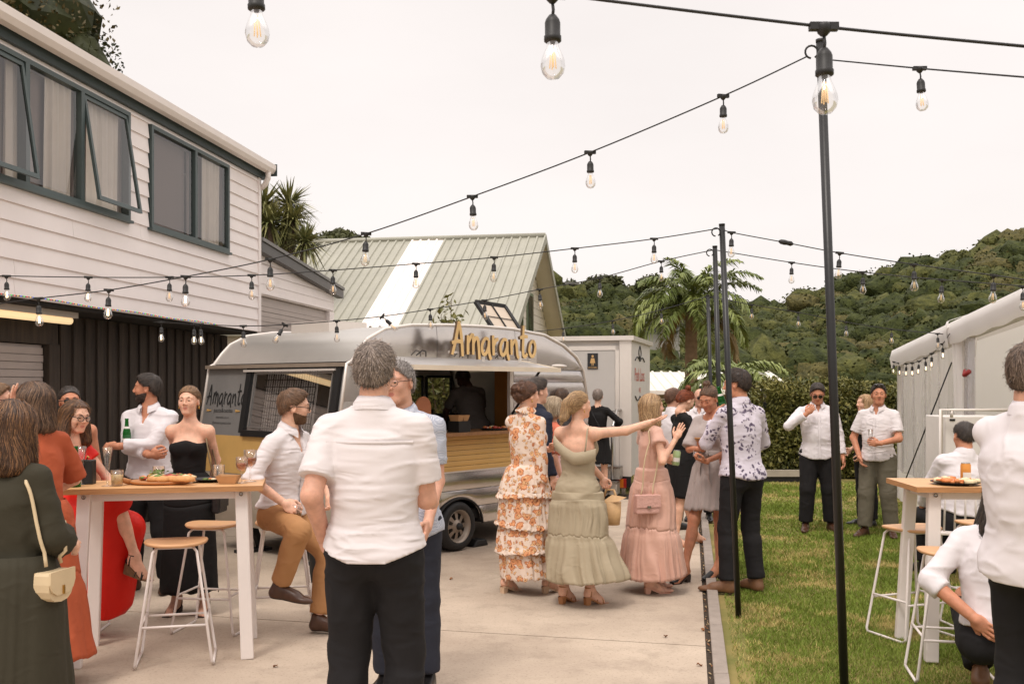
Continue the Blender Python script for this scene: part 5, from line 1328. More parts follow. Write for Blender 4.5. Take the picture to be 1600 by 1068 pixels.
# louvre and oval marker light, small lettering
mb = MB()
for k in range(6): mb.box2((0,0,0),(0,0,0)); cbox(mb, 2.40, 2.54, -.03, -.012, 1.90+k*.022, 1.912+k*.022); cbox(mb, 2.56, 2.70, -.03, -.012, 1.90+k*.022, 1.912+k*.022)
o = obj('louvre', mb, M_trim, car, True); o['kind'] = 'stuff'
mb = MB(); mb.grid([[cp(3.13+.15*math.cos(2*PI*j/16)*k, -.012-.035*(1-k*k)-.004, 1.885+.022*math.sin(2*PI*j/16)*k) for j in range(16)] for k in (.02,.5,.8,1)], 0, True, True); obj('marker_light', mb, M_trim, car, True)
# roof hatch propped open, flat vent
hq = [cp(2.42,.35,2.28), cp(2.92,.35,2.25), cp(2.92,.62,2.58), cp(2.42,.62,2.60)]; mb = MB()
for i in range(4): mb.beam(hq[i], hq[(i+1) % 4], .05, .035, up=tuple(-WD))
rh = obj('roof_hatch', mb, M_rub, car, True); obj('hatch_lid', MB().add(hq+[V3(*p)+WD*.03 for p in hq], [(0,1,2,3), (7,6,5,4), (0,4,5,1), (1,5,6,2), (2,6,7,3), (3,7,4,0)]), M('hatch_cream', S((196,180,162)), .5, .06, 4), rh, True)
mid = [(V3(*hq[i])+V3(*hq[(i+1) % 4]))*.5-WD*.012 for i in range(4)]; mb = MB(); mb.beam(mid[0], mid[2], .014, .014); mb.beam(mid[1], mid[3], .008, .008); obj('hatch_bar', mb, M_rub, rh, True)
obj('roof_vent', cbox(MB(), .55, 1.05, .9, 1.5, 2.20, 2.31), M_trim, car, True)
# wheels, arch, hitch stand
arch = MB(); arch.tube([cp(1.47+.345*math.cos(a), -.022, .25+.345*math.sin(a)*.80) for a in [PI*k/18 for k in range(19)]], .012, 6); obj('arch_trim', arch, M_rub, car, True)
obj('arch_lining', MB().grid([[cp(1.47+.36*math.cos(a), y, .25+.36*math.sin(a)*.82) for y in (.0,.5)] for a in [PI*k/14 for k in range(15)]]), M_dark, car, True)
RW = np.array([LD, V3(0,0,1), WD]).T
def wheel(parent, c, r, Rm, holes=8, rim_r=None, w=.09, wm=None):
    """axis along the third column of Rm (pointing inwards)"""
    Rm = Matrix(Rm.tolist()); rr = rim_r or r*.72
    t = obj('wheel', MB().lathe([(rr,-w), (rr+.01,-w-.012), (r*.93,-w-.008), (r,-w+.025), (r,w-.02), (r*.9,w), (rr,w)], c, 28, 0, Rm), M_rub, parent, True)
    mb = MB().lathe([(.001,-w+.005), (rr*.30,-w+.005), (rr*.36,-w+.03), (rr*.42,-w+.03)], c, 24, 0, Rm); mb.lathe([(rr*.80,-w+.045), (rr*.9,-w+.02), (rr,-w-.008), (rr*1.01,-w-.008), (rr,w)], c, 24, 0, Rm)
    for k in range(holes):
        a = 2*PI*k/holes; da = PI/holes*.62; vs = [Rm @ Vector((q*math.cos(b), q*math.sin(b), z))+Vector(c) for q, z, b in ((rr*.41,-w+.028,a-da*.9), (rr*.41,-w+.028,a+da*.9), (rr*.82,-w+.043,a+da*.75), (rr*.82,-w+.043,a-da*.75))]; mb.add(vs, [(0,1,2,3)])
    obj('rim', mb, M('rim_grey', S((150,138,126)), .4, .08, 10, metal=.5), t, True); obj('hub', MB().lathe([(.001,-w-.03), (.03,-w-.03), (.035,-w), (.04,-w+.02)], c, 14, 0, Rm), M_rub, t, True)
    return t
wheel(car, cp(1.45,.06,.25), .25, RW, 8, .165); wheel(car, cp(1.45,CW-.1,.25), .25, RW, 8, .165)
ck = MB(); ck.add([cp(1.70,-.0,0), cp(1.94,-.0,0), cp(1.90,-.0,.07), cp(1.76,-.0,.075), cp(1.70,.14,0), cp(1.94,.14,0), cp(1.90,.14,.07), cp(1.76,.14,.075)], [(0,1,2,3),(7,6,5,4),(0,4,5,1),(1,5,6,2),(2,6,7,3),(3,7,4,0)])
o = obj('wheel_chock', ck, M_rub, bevel=.015); tag(o, 'black rubber chock wedged behind the caravan wheel', 'wheel chock')
mb = MB(); mb.beam(cp(.02,1.55,.0), cp(.12,1.55,.30), .07, .05); mb.beam(cp(.22,1.55,.0), cp(.10,1.55,.30), .07, .05); cbox(mb, -.06, .30, 1.48, 1.62, .0, .03); obj('corner_steady', mb, M_rub, car, True)
mb = MB(); mb.beam(cp(.05,.45,.0), cp(.1,.45,.28), .07, .05); cbox(mb, -.02, .20, .38, .52, .0, .03); obj('corner_steady', mb, M_rub, car, True)

# brush lettering, drawn as thick strokes in a unit box (x-height about .55)
BR = {'A': (.62, [[(.02,-.02),(.16,.42),(.30,1.0)], [(.30,1.0),(.40,.55),(.46,-.06)], [(.0,.34),(.25,.40),(.46,.36)]]),
 'm': (.62, [[(.06,.60),(.06,.0)], [(.06,.34),(.18,.55),(.28,.58),(.29,.0)], [(.29,.34),(.40,.52),(.50,.44),(.56,-.14)]]),
 'a': (.50, [[(.36,.50),(.20,.52),(.06,.30),(.10,.06),(.22,.04),(.34,.24),(.37,.48)], [(.37,.48),(.37,.12),(.46,-.14)]]),
 'r': (.34, [[(.06,.64),(.08,.0)], [(.08,.30),(.18,.48),(.30,.52)]]),
 'n': (.48, [[(.06,.54),(.08,.04)], [(.08,.28),(.20,.48),(.30,.46),(.36,.04),(.44,-.06)]]),
 't': (.40, [[(.18,1.02),(.16,.5),(.16,.08),(.26,.0),(.36,.10)], [(.0,.60),(.18,.66),(.38,.66)]]),
 'o': (.42, [[(.26,.54),(.12,.44),(.06,.2),(.16,.02),(.30,.08),(.36,.36),(.26,.54)]])}
def brush_word(word, to3, depth, wd, add):
    x0 = 0; k = 0
    tot = sum(BR[c][0] for c in word)
    for c in word:
        adv, st = BR[c]; mb = MB()
        for pl in st:
            q = [np.array(p) for p in pl]; dense = []
            for i in range(len(q)-1):
                p0 = q[max(0, i-1)]; p3 = q[min(len(q)-1, i+2)]
                for t in np.linspace(0, 1, 6)[:-1]:
                    dense.append(.5*((2*q[i])+(-p0+q[i+1])*t+(2*p0-5*q[i]+4*q[i+1]-p3)*t*t+(-p0+3*q[i]-3*q[i+1]+p3)*t**3))
            dense.append(q[-1]); D = np.array(dense); T = np.gradient(D, axis=0); T /= np.linalg.norm(T, axis=1)[:,None]+1e-9; N_ = np.stack([-T[:,1], T[:,0]], 1)
            n = len(D); w = wd*(.82+.3*np.sin(np.linspace(.3, 2.6, n))); L_, R_ = D+N_*w[:,None], D-N_*w[:,None]; k += 1; e = .0004*(k % 7)
            f = [[to3(x0+L_[i][0], L_[i][1], e), to3(x0+R_[i][0], R_[i][1], e)] for i in range(n)]; mb.grid(f, 0, False)
            if depth:
                b = [[to3(x0+L_[i][0], L_[i][1], depth), to3(x0+R_[i][0], R_[i][1], depth)] for i in range(n)]; mb.grid([[f[i][0], b[i][0]] for i in range(n)], 1); mb.grid([[f[i][1], b[i][1]] for i in range(n)], 1); mb.grid(b, 1, False)
                for e_ in (0, n-1): mb.grid([f[e_], b[e_]], 1, False)
        add(mb); x0 += adv
    return tot
tot = sum(BR[c][0] for c in 'Amaranto'); sx = 1.30/tot; sz = .315
sg = obj('sign_rail', MB().beam(cp(1.06,-.262,1.985), cp(2.35,-.262,1.985), .012, .02), M_trim, car, True)
ML = M('sign_wood_gold', S((216,180,122)), .55, .06, 6)
brush_word('Amaranto', lambda x, y, e: cp(1.06+x*sx, -.30-e, 1.965+y*sz), 0, .052, lambda mb: None)
def add_sign(mb): obj('sign_letter', mb, [ML, M('sign_edge', S((88,66,42)), .6, .1)], sg, True)
brush_word('Amaranto', lambda x, y, e: cp(1.06+x*sx, -.30+(-e if e < .01 else e), 1.965+y*sz), .028, .052, add_sign)
# printed lettering on the grey front panel: reading left to right means from the far side towards the window
M_ink = M('ink_black', S((40,40,40)), .6, 0)
pw = .66; ps = pw/tot
logo = MB()
def add_print(mb):
    o = len(logo.v); logo.v += mb.v; logo.f += [[i+o for i in f] for f in mb.f]; logo.m += mb.m; logo.sm += mb.sm
brush_word('Amaranto', lambda x, y, e: fp(2.09-x*ps, 1.475+y*.20, .006+e*.5), 0, .045, add_print)
obj('painted_name', logo, M_ink, car, True)
def text_mesh(body, size):
    cu = bpy.data.curves.new('text', 'FONT'); cu.body = body; cu.size = size; cu.align_x = 'CENTER'; cu.resolution_u = 2; o = bpy.data.objects.new('text', cu); COL.objects.link(o)
    bpy.context.view_layer.update(); me = bpy.data.meshes.new_from_object(o.evaluated_get(bpy.context.evaluated_depsgraph_get())); bpy.data.objects.remove(o); bpy.data.curves.remove(cu)
    V = [tuple(v.co) for v in me.vertices]; F = [tuple(p.vertices) for p in me.polygons]; bpy.data.meshes.remove(me); return V, F
def text(name, body, size, to3, mat, parent):
    V, F = text_mesh(body, size); mb = MB(); mb.add([to3(x, y) for x, y, z in V], F); return obj(name, mb, mat, parent, True)
text('painted_tagline', 'pasta&cucina', .062, lambda x, y: fp(1.775-x, 1.395+y, .007), M_ink, car)
text('painted_web', 'amaranto.co.nz', .036, lambda x, y: fp(1.775-x, 1.335+y, .007), M_ink, car)
text('painted_handle', '@amarantopastacucina', .034, lambda x, y: fp(1.775-x, 1.28+y, .007), M_ink, car)
for y0, y1 in ((2.06,1.985), (1.565,1.49)): 
    obj('painted_fork', MB().beam(fp(y0,1.41,.006), fp(y1,1.41,.006), .012, .004).add([fp(y, z, .0085) for y, z in ((y0,1.40),(y0,1.425),(y1,1.415),(y1,1.405))], [(0,1,2,3)]), M_yel, car, True)
text('painted_letters', 'al', .10, lambda x, y: cp(3.30+x, -.022, 1.42+y), M_ink, car)

# things on and behind the serving counter
def cthing(name, label, cat, x, y, z=1.198): return thing(name, label, cat, cp(x, y, z), PI/2-TH)
M_kraft = M('kraft_card', S((186,142,98)), .8, .08, 8); M_terra = M('terracotta', S((186,122,88)), .7, .06, 4)
pd = cthing('menu_board', 'round topped terracotta board standing on the serving counter', 'board', .93, -.05)
poly = [(-.10,0), (.10,0), (.10,.26)]+[(.10*math.cos(a), .26+.10*math.sin(a)) for a in [PI*k/12 for k in range(1, 12)]]+[(-.10,.26)]
obj('panel', MB().prism(poly, lambda x, y, d: (x, d, y), .018), M_terra, pd); obj('foot', MB().box((0,.01,.006), (.16,.09,.012)), M_terra, pd)
bx = cthing('tray_stack', 'black caddy holding kraft paper trays on the counter', 'caddy', 1.42, -.06); mb = MB()
mb.box((0,0,.055), (.17,.15,.11)); obj('caddy', mb, M_rub, bx)
for k in range(2):
    m2 = MB(); x = -.04+.08*k; m2.add([(x-.03,-.05,.10), (x+.03,-.05,.10), (x+.03,.05,.10), (x-.03,.05,.10), (x-.042,-.07,.17), (x+.042,-.07,.17), (x+.042,.07,.17), (x-.042,.07,.17)], [(3,2,1,0),(0,1,5,4),(1,2,6,5),(2,3,7,6),(3,0,4,7)]); obj('paper_tray', m2, M_kraft, bx)
rk2 = cthing('napkin_rack', 'chrome wire rack standing at the back of the serving hatch', 'rack', 2.7, 1.75, 1.16); mb = MB()
for z in (.06, .13, .20): mb.tube([(-.11,0,z), (.11,0,z)], .008, 6); 
for x in (-.11, .11): mb.tube([(x,0,0), (x,0,.24)], .006, 6); mb.tube([(x,.1,0), (x,0,.2)], .006, 6)
obj('wire', mb, M_steel, rk2); obj('shelf', MB().box((0,.03,.01), (.24,.14,.02)), M_steel, rk2)
hob = cthing('cooker', 'steel cooker with dark pans at the back of the caravan', 'cooker', 2.35, 1.15, .41); obj('case', MB().box((0,0,.41), (.7,.5,.82)), M_steel, hob)
obj('pan', MB().lathe([(.001,.825), (.12,.825), (.14,.93), (.135,.93), (.11,.84)], (.1,0,0), 18), M_rub, hob); obj('pan', MB().lathe([(.001,.825), (.10,.825), (.11,.98), (.105,.98), (.09,.84)], (-.2,0,0), 18), M_steel, hob)
def food_bits(mb, cx, cy, z, rx, ry, n, seed, mats=4, s=.018):
    r = random.Random(seed)
    for k in range(n):
        a = r.uniform(0, 2*PI); q = math.sqrt(r.random()); w = r.uniform(.6, 1.4)*s; mb.sphere((cx+rx*q*math.cos(a), cy+ry*q*math.sin(a), z+w*.4+r.random()*s*.5), w, 6, r.randrange(mats), (r.uniform(.8,1.6), r.uniform(.8,1.6), r.uniform(.35,.8)))
FOOD = [M('food_orange', S((214,130,72)), .5, .1, 30), M('food_cream', S((224,204,164)), .6, .1, 30), M('food_red', S((166,60,44)), .45, .1, 30), M('food_green', S((104,126,56)), .6, .2, 40)]
ft = cthing('serving_tray', 'tray of small red canapes on the caravan counter', 'tray', 2.02, -.02); obj('tray', MB().lathe([(.001,0), (.13,0), (.15,.015), (.145,.018), (.12,.006)], (0,0,0), 20, sx=1.2), M_rub, ft)
mb = MB(); food_bits(mb, 0, 0, .012, .14, .1, 26, 5, 3, .02); o = obj('canapes', mb, FOOD, ft); o['kind'] = 'stuff'
# bin in front of the caravan, shrub behind it
bn = thing('bin', 'small black cylindrical bin on the concrete behind the seated man', 'bin', (UX(500,8.45), 8.45, 0)); obj('body', MB().lathe([(.001,.0), (.085,0), (.095,.42), (.088,.42), (.08,.02)], (0,0,0), 20), M_rub, bn); obj('rim', MB().lathe([(.094,.41), (.1,.42), (.094,.435), (.086,.42)], (0,0,0), 20), M_rub, bn)
def shrub(label, base, h, r, n, leaf, seed):
    rs = np.random.RandomState(seed); root = thing('shrub', label, 'shrub', base); mb = MB(); P = []
    for k in range(9):
        a = rs.uniform(0, 6.28); q = rs.uniform(.1, 1)*r; tip = V3(math.cos(a)*q, math.sin(a)*q, h*rs.uniform(.7, 1)); mid = tip*V3(.5,.5,.55); mb.tube([(0,0,0), tuple(mid), tuple(tip)], [.02,.012,.004], 5)
        t = rs.rand(n//9)[:,None]*.9+.1; P.append(mid*(1-t)*1+tip*t+rs.normal(0, .09, (n//9, 3)))
    obj('stems', mb, M_bark, root); V, Q = leaf_cloud(np.concatenate(P), leaf, rs, .3, .55); put_(root, 'leaves', V, Q, M_hleaf, rs.randint(0, 2, len(Q)))
shrub('leafy shrub poking up between the caravan roof and the barn', (UX(700,13.4), 13.4, 0), 2.85, .4, 900, .09, 3); 
shrub('bushy shrub seen through the back window of the caravan', (-1.25, 15.0, 0), 2.15, 1.1, 6500, .10, 7)

# ================================================================== toilet trailer
tr = thing('toilet_trailer', 'pale grey toilet trailer with side steps and red script on its end wall', 'trailer', (1.79,15,0), rad(-15))
M_tr = M('trailer_grey', S((206,200,194)), .5, .03, 2); M_trd = M('trailer_door', S((190,185,180)), .5, .03, 2)
B0, B1 = .30, 2.37
obj('body', MB().box2((-3.2,.03,B0), (-.0,2.3,B1-.02)), M_tr, tr)
obj('roof', MB().box2((-3.26,-.05,B1-.018), (.05,2.36,B1+.05)), M_trim, tr); obj('corner_post', MB().box2((-.17,-.012,B0), (.012,.028,B1-.02)), M_trim, tr)
dr = obj('door', MB().box2((-.94,.0,B0+.05), (-.24,.028,B1-.17)), M_trd, tr); mb = MB()
for a, b in (((-1.0,-.008,B0), (-.945,.028,B1-.1)), ((-.235,-.008,B0), (-.175,.028,B1-.1)), ((-1.0,-.008,B1-.165), (-.175,.026,B1-.1))): mb.box2(a, b)
obj('door_frame', mb, M_trim, tr); obj('handle', MB().box2((-.91,-.05,1.12), (-.87,-.001,1.22)), M_steel, dr)
obj('seam', MB().box2((-.94,-.003,1.28), (-.24,-.001,1.29)), M_grey, dr)
sgn = obj('door_sign', MB().box2((-.66,-.012,1.92), (-.50,-.001,2.16)), M('sign_black', S((34,34,36)), .5, 0), tr)
mb = MB(); mb.lathe([(.001,0), (.018,0)], (-.58,-.0135,2.115), 12, 0, Matrix.Rotation(PI/2, 3, 'X')); mb.add([(-.605,-.0135,2.085), (-.555,-.0135,2.085), (-.54,-.0135,2.01), (-.62,-.0135,2.01)], [(0,1,2,3)]); mb.box2((-.595,-.0137,1.97), (-.585,-.0133,2.01)); mb.box2((-.575,-.0137,1.97), (-.565,-.0133,2.01))
obj('pictogram', mb, M('sign_gold', S((200,160,104)), .5, 0), sgn)
text('sign_word', 'WOMEN', .036, lambda x, y: (-.58+x, -.0136, 1.93+y), M('sign_gold'), sgn)
M_chk = M('checker_plate', S((176,170,162)), .35, .2, 60, 1.0, 90, metal=.8)
for k, (y0, z1) in enumerate(((-.30,.46), (-.56,.26))):
    st = obj('step', MB().box2((-1.0,y0,z1-.18), (-.12,y0+.27,z1)), M_chk, tr); st2 = obj('tread', MB().box2((-1.0,y0-.006,z1-.02), (-.12,y0+.27,z1+.006)), M_steel, st)
obj('lower_step', MB().box2((-.75,-.72,.08), (-.25,-.56,.11)), M_chk, tr)
hr = MB(); hr.tube([(-.20,-.52,.30), (-.20,-.52,1.02), (-.17,-.30,1.30), (-.15,-.02,1.30)], .02, 8); obj('handrail', hr, M_steel, tr)
obj('bumper', MB().box2((-1.1,-.03,.14), (.0,.04,.295)), M_dark, tr); tl = obj('tail_light', MB().box2((-.20,-.07,.13), (-.06,-.03,.27)), M('lamp_red', S((170,36,24)), .3, .1), tr); obj('lens', MB().box2((-.155,-.074,.135), (-.10,-.068,.265)), M('lamp_amber', S((230,130,40)), .3, 0), tl)
wheel(tr, (.0,1.25,.26), .27, np.array([V3(0,1,0), V3(0,0,1), V3(-1,0,0)]).T, 5)
for o in [c for c in tr.children if c.name.startswith('wheel')]:
    for q in [o]+list(o.children): q.matrix_parent_inverse = Matrix.Identity(4)
obj('mudguard', MB().grid([[(x, 1.25+.33*math.cos(a), .26+.33*math.sin(a)) for x in (-.05,.10)] for a in [PI*k/12 for k in range(13)]]), M_rub, tr)
obj('leg', MB().box2((-.14,-.0,.0), (-.08,.06,.14)), M_steel, tr)
M_red = M('script_red', S((196,96,78)), .6, 0)
def ts(x, z): return (.006, .62+x, z)
for i, (wd_, z) in enumerate((('Posh Loos', 1.74),)):
    V, F = text_mesh(wd_, .30); MBx = MB().add([(.006, .98+x*.92, z+y) for x, y, q in V], F); obj('painted_script', MBx, M_red, tr)
V, F = text_mesh('HIRE', .11); obj('painted_word', MB().add([(.006, .98+x, 1.56+y) for x, y, q in V], F), M_red, tr)
mb = MB()
for s_ in (-1, 1):
    mb.tube([(.008, .98+s_*t*.55, 1.50-.06*math.sin(t*PI)*(1 if t < .9 else 0)) for t in np.linspace(0, 1, 12)], .010, 5); mb.tube([(.008, .98+s_*t*.55, 2.06+.06*math.sin(t*PI)) for t in np.linspace(0, 1, 12)], .010, 5)
    mb.tube([(.008, .98+s_*.22*math.sin(t*PI)*(1-t*.3), 1.46-.30*t) for t in np.linspace(0, 1, 12)], .008, 5); mb.tube([(.008, .98+s_*.16*math.sin(t*PI)*(1-t*.3), 2.10+.2*t) for t in np.linspace(0, 1, 12)], .008, 5)
obj('painted_scroll', mb, M_ink, tr)

# ================================================================== marquee
mq = thing('marquee', 'white marquee with clear plastic side wall and rolled back curtain', 'marquee', (5.7,14.7,0))
MA = V3(5.7,14.7,0); MDIR = nrm((-.176,-.984,0)); MN = V3(.984,-.176,0)
def mpnt(s, o, z): q = MA+MDIR*s+MN*o; return (q[0], q[1], z)
def mz(s): return 2.13+s*.060
M_can = M('canvas_white', S((247,243,240)), .55, .03, 1.2, .1, 6)
def add_translucent(m, col, f):
    n = m.node_tree; o = n.nodes['Material Output']; b = n.nodes['Principled BSDF']; t = n.nodes.new('ShaderNodeBsdfTranslucent'); t.inputs[0].default_value = (*col, 1); x = n.nodes.new('ShaderNodeMixShader'); x.inputs[0].default_value = f
    n.links.new(b.outputs[0], x.inputs[1]); n.links.new(t.outputs[0], x.inputs[2]); n.links.new(x.outputs[0], o.inputs[0])
add_translucent(M_can, (.9,.87,.85), .45); M_pole = M('marquee_alu', S((214,208,204)), .4, .03, metal=.4)
def pvcmat():
    m = bpy.data.materials.new('clear_pvc'); m.use_nodes = True; n = m.node_tree; n.nodes.clear()
    o = n.nodes.new('ShaderNodeOutputMaterial'); a = n.nodes.new('ShaderNodeMixShader'); b = n.nodes.new('ShaderNodeMixShader'); t = n.nodes.new('ShaderNodeBsdfTransparent'); t.inputs[0].default_value = (.93,.92,.93,1)
    d = n.nodes.new('ShaderNodeBsdfTranslucent'); d.inputs[0].default_value = (.86,.84,.85,1); gl = n.nodes.new('ShaderNodeBsdfGlossy'); gl.inputs['Roughness'].default_value = .12
    tcn = n.nodes.new('ShaderNodeTexCoord'); mpx = n.nodes.new('ShaderNodeMapping'); mpx.inputs['Scale'].default_value = (5,5,.7); nz = n.nodes.new('ShaderNodeTexNoise'); nz.inputs['Scale'].default_value = 1.6; nz.inputs['Detail'].default_value = 2
    n.links.new(tcn.outputs['Object'], mpx.inputs[0]); n.links.new(mpx.outputs[0], nz.inputs['Vector']); bp_ = n.nodes.new('ShaderNodeBump'); bp_.inputs['Strength'].default_value = .5; bp_.inputs['Distance'].default_value = .03; n.links.new(nz.outputs[0], bp_.inputs['Height']); n.links.new(bp_.outputs[0], gl.inputs['Normal'])
    mr = n.nodes.new('ShaderNodeMapRange'); mr.inputs[1].default_value = .4; mr.inputs[2].default_value = .75; mr.inputs[3].default_value = .24; mr.inputs[4].default_value = .38; n.links.new(nz.outputs[0], mr.inputs[0])
    n.links.new(mr.outputs[0], a.inputs[0]); n.links.new(t.outputs[0], a.inputs[1]); n.links.new(d.outputs[0], a.inputs[2]); b.inputs[0].default_value = .14; n.links.new(a.outputs[0], b.inputs[1]); n.links.new(gl.outputs[0], b.inputs[2]); n.links.new(b.outputs[0], o.inputs[0]); return m
PVC = pvcmat()
n = 60; obj('clear_wall', MB().grid([[mpnt(s, .03*math.sin(s*9)+.012*math.sin(s*23), z) for z in (.42, 1.0, 1.6, mz(s)-.04)] for s in [.06+3.1*k/n for k in range(n+1)]]), PVC, mq, True)
obj('skirt_wall', MB().grid([[mpnt(s, .025*math.sin(s*14)-.01, z) for z in (.0,.22,.43)] for s in [.0+3.2*k/80 for k in range(81)]]), M_can, mq, True)
for s in (0, 3.25, 6.6): obj('pole', MB().beam(mpnt(s,.03,0), mpnt(s,.03,mz(s)-.02), .07, .07, up=tuple(MN)), M_pole, mq, True)
def mslab(mb, s0, s1, o0, o1, f0, f1):
    vs = [mpnt(s, o_, f(s)) for s in (s0, s1) for o_ in (o0, o1) for f in (f0, f1)]; return mb.add(vs, [(0,1,3,2),(4,6,7,5),(0,4,5,1),(2,3,7,6),(0,2,6,4),(1,5,7,3)])
obj('eave_beam', mslab(MB(), -.05, 7.0, -.06, .10, lambda s: mz(s)-.16, lambda s: mz(s)+.02), M_pole, mq, True)
for s0, s1 in ((-.08,3.2), (3.3,7.0)):
    n = 30; P_ = [[mpnt(s, o_, mz(s)+z_+.010*math.sin(s*8)*k) for o_, z_, k in ((-.075,-.20,1), (-.10,-.05,.4), (-.07,.06,0), (.25,.155,.3), (1.6,.62,.3), (4,1.45,0))] for s in [s0+(s1-s0)*k/n for k in range(n+1)]]; obj('roof_canvas', MB().grid(P_), M_can, mq, True)
obj('strap', MB().grid([[mpnt(s, o_, mz(s)+z_) for o_, z_ in ((-.09,-.22), (-.125,-.04), (-.085,.085), (.22,.185))] for s in (3.19,3.25,3.31)]), M_can, mq, True)
obj('far_wall', MB().grid([[mpnt(s, 3.8, z) for z in (0, 3.6)] for s in (-.2, 7.2)]), M_can, mq, True); obj('end_wall', MB().grid([[mpnt(-.1, o_, z) for z in (.0, 2.05+o_*.34)] for o_ in (0.1, 2, 3.9)]), M_can, mq, True)
obj('inner_roof_beam', MB().beam(mpnt(3.25,.1,2.2), mpnt(3.25,3.8,3.5), .08, .12), M_pole, mq, True)
# gathered curtain at the post
P_ = []; n = 46
for k in range(n+1):
    a = 2*PI*k/n; P_.append([mpnt(3.40+(.17*w_)*math.cos(a)*(1+.18*math.sin(7*a)), .05+(.11*w_)*math.sin(a)*(1+.2*math.sin(6*a+1)), z) for z, w_ in ((mz(3.4)-.10,1.0), (1.75,.85), (1.35,.75), (.9,.9), (.3,1.1))])
obj('curtain', MB().grid(P_), M_can, mq, True); n = 16
obj('curtain', MB().grid([[mpnt(3.62+.01*k, .03+.05*math.sin(k*1.3), z) for z in (mz(3.6)-.1,1.5,.8)] for k in range(n+1)]), PVC, mq, True)
obj('valance_tie', MB().tube([mpnt(3.66,.0,1.83), mpnt(3.74,-.03,1.78), mpnt(3.82,.0,1.82)], .025, 8), M('red_tie', S((150,40,40)), .6, .1), mq, True)
obj('door_opening', MB().box2((6.9,12.6,1.0),(7.25,12.66,1.9)), M_dkglass, mq, True)
gy = MB().tube([PT(1412,756,12.1), PT(1487,566,10.6)], .008, 5); o = obj('guy_rope', gy, M_rub); tag(o, 'dark guy rope slanting across the clear marquee wall', 'rope')
# white cabinet with rail in front of the marquee
cb = thing('white_cabinet', 'white cabinet with a tubular rail standing beside the marquee', 'cabinet', (UX(1500,9.3), 9.3, 0)); x0 = UX(1500,9.3)
L_, R_ = UX(1477,9.3)-x0, UX(1570,9.3)-x0
obj('door', MB().box2((L_,0,.35), (R_,.45,VZ(650,9.3))), M('cabinet_white', S((222,216,210)), .4, .03), cb, bevel=.01); obj('vent', MB().box2((L_+.04,-.006,VZ(654,9.3)-.02), (L_+.09,-.001,VZ(654,9.3))), M_dark, cb); obj('base', MB().box2((L_+.02,.02,0), (R_-.02,.43,.35)), M_grey, cb)
mb = MB(); xl = UX(1470,9.2)-x0; zt = VZ(640,9.2); mb.tube([(xl,-.1,0), (xl,-.1,zt), (R_,-.1,zt)], .018, 8); mb.tube([(xl+.1,-.1,zt), (xl+.1,-.1,zt-.07)], .015, 8); obj('rail', mb, M_trim, cb)

# ================================================================== poles and festoon lights
M_pol = M('pole_black', S((22,21,21)), .38, .15, 14, .05, 40)
M_cab = M('cable_black', S((26,25,25)), .55, 0); M_sock = M('socket_black', S((30,29,28)), .5, .1, 30)
bulbG = glassmat('bulb_glass', (.97,.955,.94), .02, .5, .6)
FIL = M('filament', (1,.72,.42), .5, 0, emit=(1,.66,.34), estr=.4); FILB = M('filament_bright', (1,.8,.55), .5, 0, emit=(1,.78,.5), estr=5.0)
pole_defs = [((1282,66), 4.7, (1322.5,1068+78), 'nearest black pole standing on the lawn at right', .021), ((1128,352), 7.17, (1154,960), 'black pole in front of the man in the patterned shirt', .021), ((1117,386), 8.7, (1131,899), 'black pole just behind the patterned shirt man', .021), ((1106,462), 12.4, (1117,811), 'shortest looking black pole farthest back near the palm', .022)]
for (ut, vt), Y, (ub, vb), lb, r in pole_defs:
    top = PT(ut, vt, Y); bot = Vector((UX(ub, Y), Y, 0)); t = thing('pole', lb, 'pole', tuple(bot), 0, 'festoon light poles'); d = top-bot
    obj('tube', MB().tube([(0,0,-.02), tuple(d)], r, 14), M_pol, t); obj('cap', MB().tube([tuple(d*.9995), tuple(d*1.004)], r*1.06, 14), M_pol, t); obj('hook', MB().tube([tuple(d+Vector((-.045+.03*math.cos(a), -.01, -.05+.03*math.sin(a)))) for a in np.linspace(-1, 4.6, 14)], .005, 6), M_pol, t)
_bl = {}
def lamp(parent, p, k, bright, tiltx=0.0, drop=.05, sc=1.0):
    if 'sock' not in _bl:
        mb = MB(); mb.lathe([(.001,.008), (.014,.006), (.016,0), (.014,-.012), (.007,-.02), (.001,-.022)], (0,0,0), 10); mb.box((0,0,0), (.062,.016,.016)); mb.tube([(0,0,-.018), (.002,0,-.036), (0,0,-.052)], .0035, 6)
        mb.lathe([(.001,-.046), (.008,-.048), (.015,-.058), (.0175,-.066), (.0175,-.094), (.0195,-.096), (.0195,-.106), (.017,-.108), (.001,-.108)], (0,0,0), 14); _bl['sock'] = mesh_of('lamp_holder', mb, M_sock)
        gb = MB().lathe([(.013,-.109), (.014,-.120), (.020,-.134), (.026,-.150), (.0275,-.163), (.024,-.178), (.014,-.189), (.001,-.192)], (0,0,0), 16); _bl['bulb'] = mesh_of('bulb', gb, bulbG)
        for nm, mt in (('f', FIL), ('fb', FILB)):
            f = MB()
            for a in range(4): x, y = .006*math.cos(a*PI/2), .006*math.sin(a*PI/2); f.tube([(x*.6,y*.6,-.122), (x*1.2,y*1.2,-.168)], .0014, 5)
            _bl[nm] = mesh_of('filament', f, mt)
    h = bpy.data.objects.new('lamp', _bl['sock']); link(h, parent); h.location = p; h.rotation_euler = (random.uniform(-.06,.06), tiltx+random.uniform(-.05,.05), random.uniform(0,.5)); h.scale = (sc*.93,)*3
    for nm, key in (('bulb','bulb'), ('filament','fb' if bright else 'f')): c = bpy.data.objects.new(nm, _bl[key]); link(c, h)
